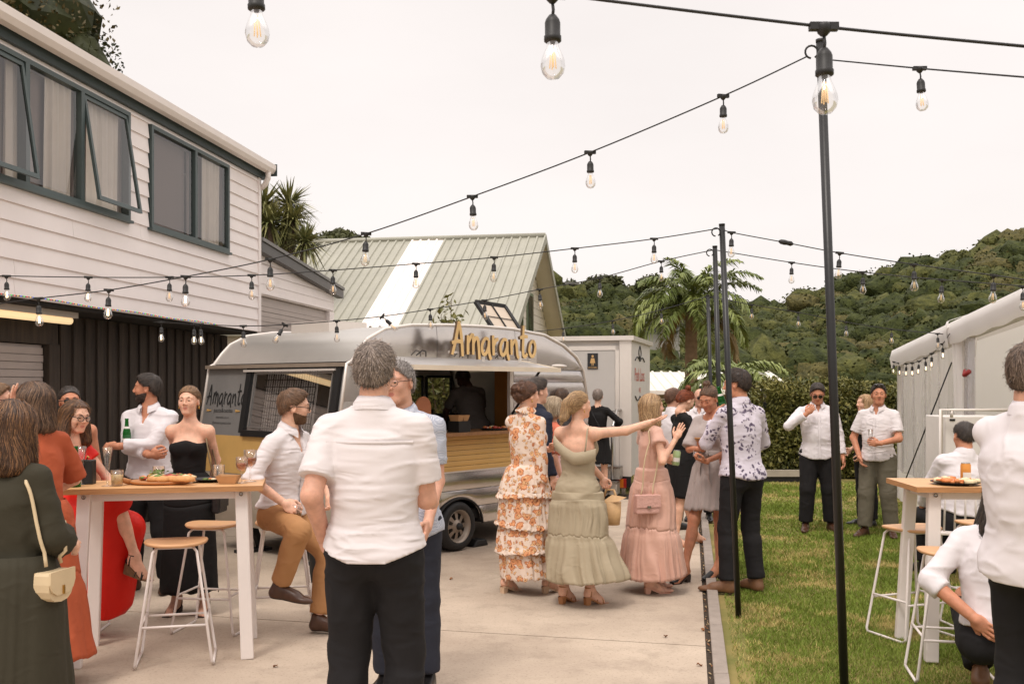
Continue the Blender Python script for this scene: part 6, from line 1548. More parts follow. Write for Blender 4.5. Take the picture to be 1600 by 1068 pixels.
def string(label, pts, lamps, thick=.0035, bright=None, group='festoon strings over the courtyard', sag=.0):
    """pts: (u, v, Y) along the cable; lamps: list of (u, v) positions on it"""
    Wp = [PT(*p) for p in pts]; root = thing('festoon_string', label, 'string lights', tuple(Wp[0]), 0, group); o = Wp[0]
    us = np.array([p[0] for p in pts]); 
    dense = []
    for i in range(len(Wp)-1):
        p0 = Wp[max(0, i-1)]; p1, p2 = Wp[i], Wp[i+1]; p3 = Wp[min(len(Wp)-1, i+2)]
        for t in np.linspace(0, 1, 8)[:-1]: dense.append(.5*((2*p1)+(-p0+p2)*t+(2*p0-5*p1+4*p2-p3)*t*t+(-p0+3*p1-3*p2+p3)*t**3)-o)
    dense.append(Wp[-1]-o)
    obj('cable', MB().tube(dense, thick, 6), M_cab, root)
    order = np.argsort(us)
    for k, L in enumerate(lamps):
        u, v = L[0], L[1]; Y = float(np.interp(u, us[order], np.array([p[2] for p in pts])[order])); lamp(root, PT(u, v, Y)-o, k, bright is not None and bright(u), L[2] if len(L) > 2 else 0)
    return root
string('nearest festoon cable crossing the top right corner with three large bulbs', [(380,-62,2.1), (862,-10,2.05), (945,1,2.02), (1287,42,2.0), (1605,73,1.95)], [(398,-58), (863,-9), (1287,42)], .0032)
string('festoon cable climbing from the white house to the nearest pole', [(-20,477,6.5), (60,466,6.3), (170,453,6.05), (290,432,5.85), (422,405,5.65), (572,365,5.45), (738,307,5.2), (922,238,4.95), (1130,150,4.75), (1262,88,4.68)], [(60,466), (170,453), (290,432), (422,405), (572,365), (738,307), (922,238), (1130,150)], bright=lambda u: u < 300)
string('short festoon cable leaving the nearest pole to the right', [(1300,94,4.7), (1437,107,4.1), (1605,121,3.5)], [(1437,107)])
string('level festoon cable from the middle pole across to the white house', [(1122,357,7.15), (1022,373,7.15), (898,388,7.2), (772,402,7.2), (650,412,7.2), (520,422,7.2), (393,430,7.2), (265,433,7.2), (138,433,7.2), (10,431,7.2), (-40,430,7.2)], [(1022,373), (898,388), (772,402), (650,412), (520,422), (393,430), (265,433), (138,433), (10,431)], .0038, bright=lambda u: u < 150)
se_ = string('upper festoon cable from the middle pole to the right edge', [(1132,358,7.17), (1143,363,7.1), (1228,379,6.95), (1312,395,6.8), (1428,413,6.55), (1553,430,6.3), (1610,438,6.2)], [(1143,363), (1312,395), (1428,413), (1553,430)], .0038)
string('festoon cable from the third pole over the caravan roof to the house', [(1112,391,8.7), (1033,408,8.8), (937,434,8.9), (843,452,9.0), (757,469,9.0), (672,483,8.8), (597,494,8.5), (526,501,8.3), (445,507,8.2), (380,509,8.2), (300,506,8.6), (240,503,8.9)], [(1033,408), (937,434), (843,452), (757,469), (672,483), (597,494,-.9), (526,501), (445,507,.5), (380,509), (303,506), (313,506), (252,503)], .004, bright=lambda u: u < 320)
c_ = PT(1228,379,6.95)-PT(1132,358,7.17)
obj('connector', MB().tube([c_+Vector((-.05,.006,.012)), c_+Vector((-.035,.004,.008)), c_+Vector((-.01,.001,.002)), c_+Vector((.01,-.001,-.002)), c_+Vector((.035,-.004,-.008)), c_+Vector((.05,-.006,-.012))], [.006,.017,.019,.016,.018,.006], 10), M_sock, se_)
string('lower festoon cable from the third pole to the right edge', [(1121,391,8.7), (1237,410,8.4), (1348,425,8.0), (1472,437,7.6), (1605,447,7.2)], [(1237,410), (1348,425), (1472,437), (1598,447)], .004)
string('farthest festoon cable passing above the toilet trailer', [(1104,463,12.4), (1033,484,12.5), (957,501,12.7), (880,513,12.9), (800,521,13.2)], [(1107,465), (1033,484), (957,501), (880,513)], .005)
string('farthest festoon cable from the back pole to the marquee corner', [(1108,463,12.4), (1175,476,12.2), (1247,488,12.2), (1322,503,12.2), (1393,514,12.3), (1478,522,11.6)], [(1175,476), (1247,488), (1322,503), (1393,514), (1465,521)], .005)
string('row of lit bulbs draped along the marquee eave', [(1484,521,11.3), (1472,538,11.8), (1455,553,12.4), (1440,562,13.0), (1425,567,13.6), (1410,568,14.1), (1396,565,14.5)], [(1473,537), (1456,552), (1446,559), (1436,564), (1425,567), (1416,568), (1405,567), (1397,565)], .005, bright=lambda u: True)

# ================================================================== bar tables and stools
M_tw = M('table_birch', S((206,158,108)), .42, .12, 3, .1, 40, stretch=(1,9,9)); M_te = M('ply_edge', S((176,126,80)), .6, .2, 8, stretch=(1,1,14)); M_wst = M('white_steel', S((226,216,210)), .42, .03, 5)
def bar_table(label, loc, rz, W=1.2, D=.56, H=1.05):
    t = thing('bar_table', label, 'table', loc, rz, 'white legged bar tables')
    mb = MB().box((0,0,H-.016), (W,D,.032)); o = obj('tabletop', mb, [M_tw, M_te], t); 
    for p in o.data.polygons:
        if abs(p.normal.z) < .5: p.material_index = 1
    fr = MB()
    for s_ in (-1, 1): fr.box((0, s_*(D/2-.10), H-.057), (W-.30,.03,.05)); fr.box((s_*(W/2-.13), 0, H-.057), (.03,D-.24,.05))
    obj('frame', fr, M_wst, t)
    for sx in (-1, 1):
        for sy in (-1, 1):
            a, b = Vector((sx*(W/2-.13), sy*(D/2-.09), H-.034)), Vector((sx*(W/2-.09), sy*(D/2-.02), 0)); obj('leg', MB().beam(a, b, .075, .055, up=(0,1,0)), M_wst, t, bevel=.006)
            obj('bolt', MB().lathe([(.001,0), (.012,0), (.012,.008)], tuple(a+Vector((0, sy*.030, -.02))), 10, 0, Matrix.Rotation(sy*-PI/2, 3, 'X')), M_steel, t)
    return t
bar_table('bar table on the concrete carrying the food board and wine glasses', (-2.141, 6.20, 0), rad(12), 1.16, .56)
bar_table('bar table on the lawn carrying the pizza plate and orange can', (3.07, 6.22, 0), rad(-4), 1.25, .60)
M_st = M('stool_seat', S((208,160,116)), .45, .1, 5, stretch=(1,7,7))
def bar_stool(label, loc, rz):
    t = thing('bar_stool', label, 'stool', loc, rz, 'wooden seated wire bar stools'); H = .72; mb = MB(); n = 36; rows = []
    for z, k in ((H-.022,.90), (H-.020,.97), (H-.010,1.0), (H-.002,.97), (H,.90), (H-.004,.5), (H-.006,.02)):
        rows.append([(.185*k*math.copysign(abs(math.cos(a))**.8, math.cos(a)), .165*k*math.copysign(abs(math.sin(a))**.8, math.sin(a)), z+.012*(k*math.cos(a))**2) for a in [2*PI*j/n for j in range(n)]])
    rows.insert(0, [(0,0,H-.022)]*n); mb.grid(rows, 0, True, True); obj('seat', mb, M_st, t)
    r = .0085
    for sx in (-1, 1):
        for sy in (-1, 1): obj('leg', MB().tube([(sx*.10,sy*.10,H-.022), (sx*.125,sy*.115,H-.05), (sx*.215,sy*.185,.03), (sx*.22,sy*.17,r)], r, 8), M_wst, t)
        obj('runner', MB().tube([(sx*.22,-.17,r), (sx*.22,.17,r)], r, 8), M_wst, t)
        z = .26; f = (H-.05-z)/(H-.08); obj('rung', MB().tube([(sx*(.125+.09*f),-(.115+.07*f),z), (sx*(.125+.09*f),(.115+.07*f),z)], r*.9, 8), M_wst, t)
    for sy in (-1, 1): z = .24; f = (H-.05-z)/(H-.08); obj('rung', MB().tube([(-(.125+.09*f),sy*(.115+.07*f),z), ((.125+.09*f),sy*(.115+.07*f),z)], r*.9, 8), M_wst, t)
    obj('seat_frame', MB().tube([(.10,.10,H-.026), (-.10,.10,H-.026), (-.10,-.10,H-.026), (.10,-.10,H-.026)], r, 8, closed=True), M_wst, t)
    return t
st0 = bar_stool('front wooden bar stool standing under the food table', (-2.03, 6.02, 0), rad(14))
for lb, loc, rz in (('bar stool just behind the front one, before the woman in black', (-2.03, 6.78, 0), rad(-8)), ('bar stool under the bearded man in tan trousers', (-1.58, 6.85, 0), rad(10)), ('bar stool under the seated woman in the red dress', (-3.0, 6.72, 0), rad(5)), ('bar stool nearest the camera beside the lawn table', (2.50, 5.66, 0), rad(-12)), ('bar stool set behind the nearest one at the lawn table', (2.66, 6.62, 0), rad(20)), ('bar stool half hidden right of the lawn table leg', (3.25, 6.85, 0), rad(5))):
    copy_thing(st0, loc, rz, lb)

# ================================================================== tableware
M_gb = M('bottle_green', S((28,110,40)), .08, .05, 10, trans=.55, ior=1.3); M_lab = M('bottle_label', S((34,96,48)), .5, 0); M_pap = M('label_white', S((226,222,214)), .6, 0)
CG = glassmat('drinking_glass', (.985,.98,.975), .02, .9, .5); ROSE = M('rose_wine', S((214,134,96)), .1, 0, trans=.6, ior=1.33); JUICE = M('cloudy_juice', S((236,206,136)), .3, 0)
def bottle(label, loc, parentless=True, R=None):
    t = thing('beer_bottle', label, 'bottle', loc, 0, 'green beer bottles'); obj('glass', MB().lathe([(.001,0), (.030,0), (.031,.01), (.031,.13), (.028,.15), (.016,.185), (.0135,.23), (.0145,.232), (.0145,.245), (.011,.245)], (0,0,0), 20), M_gb, t)
    obj('label', MB().lathe([(.0314,.045), (.0316,.048), (.0316,.112), (.0314,.115)], (0,0,0), 20), M_lab, t); obj('label_band', MB().lathe([(.0320,.074), (.0322,.076), (.0322,.086), (.0320,.088)], (0,0,0), 20, a0=PI*1.1, a1=PI*1.9), M_pap, t); obj('neck_label', MB().lathe([(.0232,.165), (.0182,.182)], (0,0,0), 16), M_pap, t)
    if R is not None: t.matrix_basis = Matrix.Translation(loc) @ R.to_4x4()
    return t
TZ = 1.0502
def tb(u, Y=6.15):
    y = Y-.02+(UX(u, Y)+2.141)*.21; return (UX(u, y), y, TZ)
bottle('green beer bottle standing on the food table beside the black handbag', tb(118, 6.10))
def glassware(name, label, loc, prof, liquid=None, lm=None, cat='glass'):
    t = thing(name, label, cat, loc, 0, 'glasses in use'); obj('glass', MB().lathe(prof, (0,0,0), 22), CG, t)
    if liquid: obj('drink', MB().lathe(liquid, (0,0,0), 20), lm, t)
    return t
FL = [(.001,.002), (.034,.002), (.034,.004), (.006,.008), (.005,.06), (.012,.10), (.022,.17), (.032,.235), (.031,.235), (.021,.17), (.010,.10), (.001,.085)]
TU = [(.001,.004), (.032,.0), (.034,.004), (.038,.095), (.0365,.095), (.032,.010), (.001,.010)]
WG = [(.001,.002), (.034,.002), (.034,.004), (.005,.008), (.0045,.075), (.012,.085), (.030,.105), (.037,.130), (.037,.19), (.0365,.19), (.036,.130), (.029,.107), (.001,.088)]
glassware('champagne_flute', 'tall empty flute on the table left of the juice', tb(168, 6.10), FL); glassware('champagne_flute', 'empty flute behind the green bottle', tb(127, 6.24), FL)
glassware('tumbler', 'tumbler of cloudy yellow juice on the food table', tb(183, 6.12), TU, [(.001,.011), (.031,.011), (.0345,.066), (.001,.066)], JUICE); glassware('tumbler', 'empty cut glass tumbler behind the food board', tb(248, 6.38), TU)
glassware('wine_glass', 'shorter glass of rose wine at the table corner', tb(378, 6.12), [(r, z*.86) for r, z in WG], [(.001,.078), (.026,.092), (.034,.113), (.0345,.125), (.001,.125)], ROSE); glassware('wine_glass', 'taller cut crystal glass of rose wine at the table corner', tb(391, 6.22), [(r*1.1, z*1.06) for r, z in WG], [(.001,.096), (.031,.113), (.0385,.138), (.039,.150), (.001,.150)], ROSE)
glassware('tumbler', 'water tumbler behind the kraft tray', tb(342, 6.42), TU)
hb = thing('handbag', 'boxy black handbag with gold clasp on the food table', 'handbag', tb(137, 6.28), 0, None); obj('body', MB().box((0,0,.075), (.085,.06,.15)), M('bag_black', S((30,28,28)), .4, .1, 20), hb, bevel=.006); obj('clasp', MB().tube([(-.005,-.0,.152), (.0,0,.172), (.012,0,.160)], .005, 6), GOLD, hb)
fb = thing('serving_board', 'round wooden board piled with bread, cheese and fruit', 'food board', tb(255, 6.20)); M_ol = M('olive_wood', S((182,122,72)), .5, .2, 6, stretch=(1,6,1))
obj('board', MB().lathe([(.001,.0), (.16,.0), (.185,.008), (.19,.02), (.18,.022), (.001,.018)], (-.02,0,0), 30, sx=1.0, sy=.75), M_ol, fb); obj('handle', MB().tube([(-.18,-.06,.015), (-.235,-.085,.035), (-.275,-.10,.062)], [.018,.016,.014], 10), M_ol, fb)
mb = MB(); food_bits(mb, .03, 0, .02, .16, .10, 60, 9, 4, .024); o = obj('food', mb, FOOD, fb); o['kind'] = 'stuff'
mb = MB(); r_ = random.Random(4)
for k in range(5): x, y = -.02+k*.05, r_.uniform(-.10,-.04); mb.lathe([(.001,.03), (.034,.024), (.04,.034), (.03,.052), (.001,.058)], (x, y, .0), 12, 0, sx=1.3)
o = obj('bread', mb, M('bread_crust', S((206,152,96)), .7, .15, 30), fb); o['kind'] = 'stuff'
mb = MB()
for k in range(40): a = r_.uniform(0,6.28); x, y, z = -.06+r_.gauss(0,.022), .05+r_.gauss(0,.02), .05+r_.random()*.025; mb.add([(x,y,z), (x+.02*math.cos(a),y+.02*math.sin(a),z+.012), (x+.03*math.cos(a+.3),y+.03*math.sin(a+.3),z+.004), (x+.012*math.cos(a+.8),y+.012*math.sin(a+.8),z)], [(0,1,2,3)])
o = obj('herbs', mb, FOOD[3], fb); o['kind'] = 'stuff'
pl = thing('plate', 'dark plate beside the kraft tray on the food table', 'plate', tb(328, 6.28)); obj('plate', MB().lathe([(.001,.004), (.07,.004), (.11,.018), (.112,.021), (.07,.009), (.001,.008)], (0,0,0), 26), M_rub, pl); mb = MB(); food_bits(mb, 0, 0, .008, .05, .04, 9, 3, 4, .012); o = obj('scraps', mb, FOOD, pl); o['kind'] = 'stuff'
kt = thing('kraft_tray', 'brown kraft paper tray near the wine glasses', 'tray', tb(357, 6.12)); v0 = [(-.05,-.035,.002), (.05,-.035,.002), (.05,.035,.002), (-.05,.035,.002), (-.068,-.05,.048), (.068,-.05,.052), (.068,.05,.05), (-.068,.05,.054)]; obj('tray', MB().add(v0, [(3,2,1,0),(0,1,5,4),(1,2,6,5),(2,3,7,6),(3,0,4,7)]), M_kraft, kt)
# lawn table
pz = thing('pizza_plate', 'dark plate of pizza slices on the lawn table', 'plate', (UX(1490,6.15), 6.12, TZ)); obj('plate', MB().lathe([(.001,.004), (.10,.004), (.145,.016), (.148,.02), (.10,.009), (.001,.008)], (0,0,0), 28), M_rub, pz)
mb = MB(); food_bits(mb, 0, 0, .012, .125, .115, 70, 12, 4, .02); o = obj('toppings', mb, [FOOD[1], FOOD[2], FOOD[0], FOOD[1]], pz); o['kind'] = 'stuff'
def can(name, label, loc, mat, R=None):
    t = thing(name, label, 'can', loc, 0, None); obj('body', MB().lathe([(.001,0), (.024,0), (.031,.008), (.031,.108), (.026,.118), (.0265,.121), (.024,.117), (.001,.116)], (0,0,0), 22), mat, t); obj('lid', MB().lathe([(.001,.1175), (.024,.1185), (.0265,.1225), (.0272,.120)], (0,0,0), 22), M_steel, t); obj('tab', MB().box((0,-.006,.120), (.012,.018,.002)), M_steel, t)
    obj('print', MB().lathe([(.0314,.03), (.0315,.032), (.0315,.062), (.0314,.064)], (0,0,0), 14, a0=PI*1.2, a1=PI*1.8), M_pap, t)
    if R is not None: t.matrix_basis = Matrix.Translation(loc) @ R.to_4x4()
    return t
can('drink_can', 'orange drink can standing on the lawn table', (UX(1510,6.25), 6.26, TZ), M('can_orange', S((222,150,72)), .35, .08, 20, metal=.3))
# fallen leaves on the concrete and an extra white chair by the marquee
def chair(label, loc, rz):
    t = thing('garden_chair', label, 'chair', loc, rz)
    obj('seat', MB().box((0,0,.45), (.42,.42,.03)), M_wst, t, bevel=.01)
    for sx in (-1, 1):
        obj('leg', MB().tube([(sx*.19,.19,.44), (sx*.21,.21,0)], .014, 8), M_wst, t); obj('leg', MB().tube([(sx*.19,-.19,.44), (sx*.21,-.22,0)], .014, 8), M_wst, t)
    obj('backrest', MB().tube([(-.19,-.19,.45), (-.20,-.23,.75), (-.15,-.25,.90), (.15,-.25,.90), (.20,-.23,.75), (.19,-.19,.45)], .014, 8), M_wst, t)
    for k in range(4): obj('spindle', MB().tube([(-.12+.08*k,-.19,.45), (-.11+.073*k,-.25,.90)], .008, 6), M_wst, t)
    return t
chair('white spindle chair behind the lawn table', (UX(1497,8.3), 8.3, 0), rad(-20))
for k, (u, v) in enumerate(((1093,1040), (1040,995), (430,1042), (705,905), (1098,985))):
    x, y = G(u, v); mb = MB(); r_ = random.Random(k); n = 6; mb.grid([[(.035*(i/n-.5), w*.014*math.sin(PI*i/n), .006+.008*abs(w)+.006*math.sin(i)) for w in (-1,0,1)] for i in range(n+1)]); o = obj('fallen_leaf', mb, M('dry_leaf', S((132,86,48)), .8, .2, 30)); o.location = (x, y, 0); o.rotation_euler = (0,0,k*1.3)
    tag(o, ('curled dry leaf beside the kerb gap', 'small dry leaf near the slab joint', 'dry leaf on the concrete below the stool', 'dry leaf under the caravan wheel', 'dry leaf at the courtyard edge')[k], 'leaf', 'fallen leaves')
# ================================================================== people
def cloth(name, rgb, rough=.8, var=.06, sc=5, bump=.25, bs=220, **k): return clothmat(name, rgb, rough, var*.6, sc, k.get('crease', .30), k.get('csc', 9.), .10, k.get('stretch', (1,1,1.5)), k.get('sheen', 0))
WH = cloth('linen_white', (218,210,210), .8, .02, 4, crease=1.0, csc=7, stretch=(.6,.6,2.2)); WH2 = cloth('cotton_white', (222,215,217), .75, .02, 4, crease=.55, csc=6, stretch=(1.2,1.2,1))
BLK = cloth('cloth_black', (24,22,22)); BLK2 = cloth('trouser_black', (32,30,31), .85, crease=.6, csc=6); NAVY = cloth('suit_navy', (38,42,56)); DNAVY = cloth('trouser_navy', (44,46,56)); TANC = cloth('chino_tan', (172,126,84), crease=.5)
OLV = cloth('trouser_olive', (104,98,84)); RUST = cloth('linen_rust', (172,84,54), .85, .10, 4, .4, 120); DGRN = cloth('crepe_dark_olive', (58,54,42), .8, .06, 4); RED = cloth('satin_red', (208,30,16), .5, .05, 4, .1, 80)
SAGE = cloth('cotton_sage', (166,152,128), .75, .05, 4, .25, 120); PINK = cloth('satin_pink', (208,164,146), .42, .06, 4, .12, 60, sheen=.2); GRY = cloth('crepe_grey', (176,164,160), .8, .05, 4); PALEPINK = cloth('linen_pale_pink', (222,184,178)); REDJ = cloth('jacket_red', (176,62,44)); CHEF = cloth('chef_grey', (96,90,86))
def pattern(name, base, cols, scale, thr, kind):
    m = bpy.data.materials.new(name); m.use_nodes = True; n = m.node_tree; b = n.nodes['Principled BSDF']; b.inputs['Roughness'].default_value = .8; b.inputs['Specular IOR Level'].default_value = .25
    t = n.nodes.new('ShaderNodeTexCoord'); nz = n.nodes.new('ShaderNodeTexNoise'); nz.inputs['Scale'].default_value = scale*1.3; nz.inputs['Detail'].default_value = 3
    n.links.new(t.outputs['Object'], nz.inputs['Vector']); ad = n.nodes.new('ShaderNodeVectorMath'); ad.operation = 'MULTIPLY_ADD'; ad.inputs[1].default_value = (.05*13/scale,)*3; n.links.new(nz.outputs['Color'], ad.inputs[0]); n.links.new(t.outputs['Object'], ad.inputs[2])
    col = None
    def ramp(sock, stops, interp='LINEAR'):
        r = n.nodes.new('ShaderNodeValToRGB'); e = r.color_ramp.elements; r.color_ramp.interpolation = interp
        while len(e) < len(stops): e.new(.5)
        for q, (p, c) in zip(e, stops): q.position = p; q.color = (*c, 1) if len(c) == 3 else c
        n.links.new(sock, r.inputs[0]); return r
    def mixc(f, a, b_):
        x = n.nodes.new('ShaderNodeMix'); x.data_type = 'RGBA'; n.links.new(f, x.inputs[0])
        for s_, v in ((6, a), (7, b_)):
            if isinstance(v, tuple): x.inputs[s_].default_value = (*v, 1)
            else: n.links.new(v, x.inputs[s_])
        return x.outputs[2]
    cur = base
    if kind == 'floral':
        for k, (sc, r, c1, c2, c3) in enumerate(((scale, .33, cols[0], cols[1], cols[2]), (scale*1.9, .27, cols[3], cols[2], cols[1]))):
            v = n.nodes.new('ShaderNodeTexVoronoi'); v.inputs['Scale'].default_value = sc; v.inputs['Randomness'].default_value = .85
            off = n.nodes.new('ShaderNodeVectorMath'); off.inputs[1].default_value = (k*3.7, k*1.3, k*2.1); n.links.new(ad.outputs[0], off.inputs[0]); n.links.new(off.outputs[0], v.inputs['Vector'])
            nzz = n.nodes.new('ShaderNodeTexNoise'); nzz.inputs['Scale'].default_value = sc*4.5; nzz.inputs['Detail'].default_value = 2; n.links.new(t.outputs['Object'], nzz.inputs['Vector'])
            pet = n.nodes.new('ShaderNodeMath'); pet.operation = 'MULTIPLY_ADD'; pet.inputs[1].default_value = .34; n.links.new(nzz.outputs[0], pet.inputs[0]); n.links.new(v.outputs['Distance'], pet.inputs[2])
            rp = ramp(pet.outputs[0], [(0, c3), (.20, c3), (.27, c2), (.34, c1), (.46, tuple(min(1, q*1.25) for q in c1)), (.56, c2), (1, c1)]); mk = ramp(pet.outputs[0], [(0, (1,1,1)), (r+.26, (1,1,1)), (r+.30, (0,0,0))])
            wn = ramp(v.outputs['Color'], [(0, (0,0,0)), (.10 if k == 0 else .30, (0,0,0)), (.12 if k == 0 else .32, (1,1,1))], 'CONSTANT')
            mm = n.nodes.new('ShaderNodeMath'); mm.operation = 'MULTIPLY'; n.links.new(mk.outputs[0], mm.inputs[0]); n.links.new(wn.outputs[0], mm.inputs[1]); cur = mixc(mm.outputs[0], cur, rp.outputs[0])
    elif kind == 'leafy':
        v = n.nodes.new('ShaderNodeTexVoronoi'); v.inputs['Scale'].default_value = scale*2.6; n.links.new(ad.outputs[0], v.inputs['Vector'])
        big = n.nodes.new('ShaderNodeTexNoise'); big.inputs['Scale'].default_value = scale*.62; big.inputs['Detail'].default_value = 2; n.links.new(t.outputs['Object'], big.inputs['Vector'])
        a = ramp(v.outputs['Distance'], [(0, (1,1,1)), (.40, (1,1,1)), (.47, (0,0,0))]); b2 = ramp(big.outputs[0], [(.0, (0,0,0)), (thr, (0,0,0)), (thr+.03, (1,1,1))]); mm = n.nodes.new('ShaderNodeMath'); mm.operation = 'MULTIPLY'; n.links.new(a.outputs[0], mm.inputs[0]); n.links.new(b2.outputs[0], mm.inputs[1])
        tone = ramp(v.outputs['Color'], [(.2, cols[0]), (.8, cols[1])]); cur = mixc(mm.outputs[0], base, tone.outputs[0])
    elif kind == 'check':
        w1 = n.nodes.new('ShaderNodeTexChecker'); w1.inputs['Scale'].default_value = scale; n.links.new(t.outputs['Object'], w1.inputs['Vector']); w1.inputs['Color1'].default_value = (*base, 1); w1.inputs['Color2'].default_value = (*cols[0], 1); cur = w1.outputs[0]
    n.links.new(cur, b.inputs['Base Color']); return m
FLOR = pattern('floral_print', S((226,206,190)), [S((206,146,104)), S((176,108,70)), S((98,62,50)), S((212,168,124))], 14, .5, 'floral')
LEAFY = pattern('leaf_print', S((206,198,208)), [S((84,74,92)), S((112,100,120))], 13, .47, 'leafy')
CHK = pattern('small_check', S((196,198,206)), [S((150,156,172))], 160, 0, 'check')
def hairm(n, a, b, r=.5): return [M('hair_'+n, S(a), r, .18, 60), M('hair_'+n+'_light', S(b), r, .15, 60), M('hair_'+n+'_mid', S(tuple((p+q)/2 for p, q in zip(a, b))), r, .15, 60), M('hair_'+n+'_deep', S(tuple(p*.72 for p in a)), r, .15, 60)]
H_BR = hairm('dark_brown', (50,38,32), (76,58,46)); H_MB = hairm('brown', (78,58,44), (112,82,58)); H_HL = hairm('highlighted', (84,58,40), (146,104,66)); H_BK = hairm('black', (54,46,41), (84,70,60)); H_BL = hairm('blonde', (166,130,92), (214,180,136)); H_GR = hairm('grey', (126,112,102), (168,152,140)); H_GB = hairm('ash_blonde', (168,146,118), (206,186,158)); H_RD = hairm('auburn', (120,56,28), (166,86,46)); H_GD = hairm('silver', (148,140,136), (190,182,176)); H_DB = hairm('dark_blonde', (120,90,62), (160,122,86))
BRD = M('beard_dark', S((66,52,44)), .8, .25, 90, .6, 160)
SHB = M('shoe_brown', S((74,48,34)), .35, .15, 20); SHK = M('shoe_black', S((28,26,26)), .3, .1, 20); SHT = M('shoe_tan', S((116,80,54)), .5, .15, 20); SHN = M('sandal_nude', S((206,176,146)), .45, .05, 20); SHC = M('sandal_caramel', S((168,114,72)), .45, .08, 20); SHG = M('sandal_gold', S((190,160,116)), .35, .08, 20, metal=.3); SHP = M('heel_blush', S((214,164,140)), .45, .05); BELT = M('belt_brown', S((104,60,38)), .45, .1, 20)
def wl(face, dx, dy, z): v = rotz(-face) @ V3(dx, dy, 0); return (v[0], v[1], z)
def wd3(face, v): return tuple(rotz(-face) @ V3(*v))
def hands_w(face, **k):
    """wrist targets given as world offsets from the person's spot"""
    o = {}
    for sd, a in k.items():
        d = dict(p=wl(face, *a['o'])); d['pose'] = a.get('pose', 'relax')
        for key in ('hint', 'dir', 'palm'):
            if key in a: d[key] = wd3(face, a[key])
        o[sd] = d
    return o
FEET0 = {}
def W2(J, sd): return J.root.matrix_basis @ Vector(J.grip[sd])
def tier(z0, z1, a, b, nf=8, am=.03, sh=(0,0)): return (z0, z1, a, b, nf, am, sh)
def strap_bag(name, label, cat, J, sd, bagp, mat, build, strapmat, r=.006, flat=False, hip=None):
    """bag hanging from a shoulder; bagp in the person's local frame"""
    t = thing(name, label, cat, tuple(J.root.matrix_basis @ Vector(bagp)), J.root.rotation_euler[2]); t.matrix_basis = J.root.matrix_basis @ Matrix.Translation(bagp); build(t)
    s = J.s; top = J.Sh[sd]+J.U*.055*s*(1 if J.sex == 'f' else 1.2)-J.Rs*(-.03 if sd == 'L' else .03); b = V3(*bagp)
    q = getattr(J, 'shirt_sdf', None); fr = top+J.Fs*.075-J.U*.05; bk = top-J.Fs*.085-J.U*.05
    for side in (1, -1):
        pts = [top]; e = b+V3(0, .05*side, .07)
        for t_ in np.linspace(.08, 1, 14):
            p = top*(1-t_)+e*t_+J.Fs*side*.035*math.sin(min(1, t_*1.15)*PI)*(.9)
            if q is not None:
                dd = float(q.at(p[None])[0])
                if dd < .010:
                    g_ = V3(*[float(q.at((p+V3(*[.003 if i == k else 0 for i in range(3)]))[None])[0])-dd for k in range(3)]); p = p+nrm(g_)*(.012-dd)
            pts.append(p)
        obj('strap', MB().tube([tuple(p-b) for p in pts], r, 6), strapmat, t)
    return t

# --- left group
F = 350; J1 = person('woman in loose dark olive dress with highlighted brown hair seen from behind', F, (UX(20,4.2), 4.2), h=1.60, sex='f', w=1.0, hair='shoulder', hair_mats=H_HL, strands=900, res=.011, eyes=False, head=(12,-6,0),
    outfit=(('top',DGRN,dict(loose=.014,sleeve=1.35,flare=.045,hem=.72,neck=.035,wr=.006,wsc=6)), ('skirt',DGRN,[tier(.95,.10,(.20,.165),(.255,.22),7,.05)],3), ('shoes','sandal',SHG,SHG)), feet=dict(L=dict(p=(-.08,0)),R=dict(p=(.08,0))), hands=hands_w(F, R=dict(o=(.16,.20,.95),hint=(.15,-1,-.2)), L=dict(o=(-.2,.25,1.05),hint=(-1,0,-1))))
M_crm = M('bag_cream', S((206,184,148)), .45, .06, 8, .05, 60)
def b_saddle(t):
    k = .78; poly = [(k*a, k*b) for a, b in ((-.10,.06), (.10,.06), (.106,.0), (.102,-.04), (.085,-.075), (.055,-.096), (.0,-.104), (-.055,-.096), (-.085,-.075), (-.102,-.04), (-.106,.0))]
    obj('body', MB().prism(poly, lambda x, y, d: (d-.035, x, y), .07), M_crm, t, bevel=.012); obj('flap', MB().prism([(-.082,.051), (.082,.051), (.084,.0), (.070,-.030), (.04,-.048), (-.04,-.048), (-.070,-.030), (-.084,.0)], lambda x, y, d: (d+.036, x, y), .008), M_crm, t, bevel=.004); obj('clasp', MB().box((.047,0,-.03), (.006,.010,.036)), GOLD, t)
strap_bag('saddle_bag', 'cream saddle bag on a long strap at the hip of the dark olive dress', 'handbag', J1, 'R', (.205,-.02,.84), M_crm, b_saddle, M_crm, .008)
F = 58; person('woman in long rust linen dress shading her eyes with one hand', F, (UX(62,5.45), 5.45), h=1.69, sex='f', w=.95, hair='bob', hair_mats=hairm('brown_ash', (76,56,44), (136,104,78)), strands=900, res=.011, eyes=False, head=(8,-2,0), lean=4,
    outfit=(('top',RUST,dict(loose=.012,sleeve=.95,flare=.03,hem=.86,wr=.006,wsc=7)), ('skirt',RUST,[tier(1.03,.62,(.165,.135),(.215,.185),6,.03),tier(.62,.17,(.217,.187),(.275,.25),6,.06,(.0,-.03))],5), ('shoes','sandal',SHG,SHG)), feet=dict(L=dict(p=(-.07,-.02),heel=.03),R=dict(p=(.08,.05),heel=.03)),
    hands=dict(L=dict(p=(-.035,.20,1.515),hint=(-.9,.4,-.7),dir=(.15,-.1,1),palm=(.2,-1,0),pose='open'), R=dict(p=(.16,.26,1.0),hint=(1,-.2,-1))))
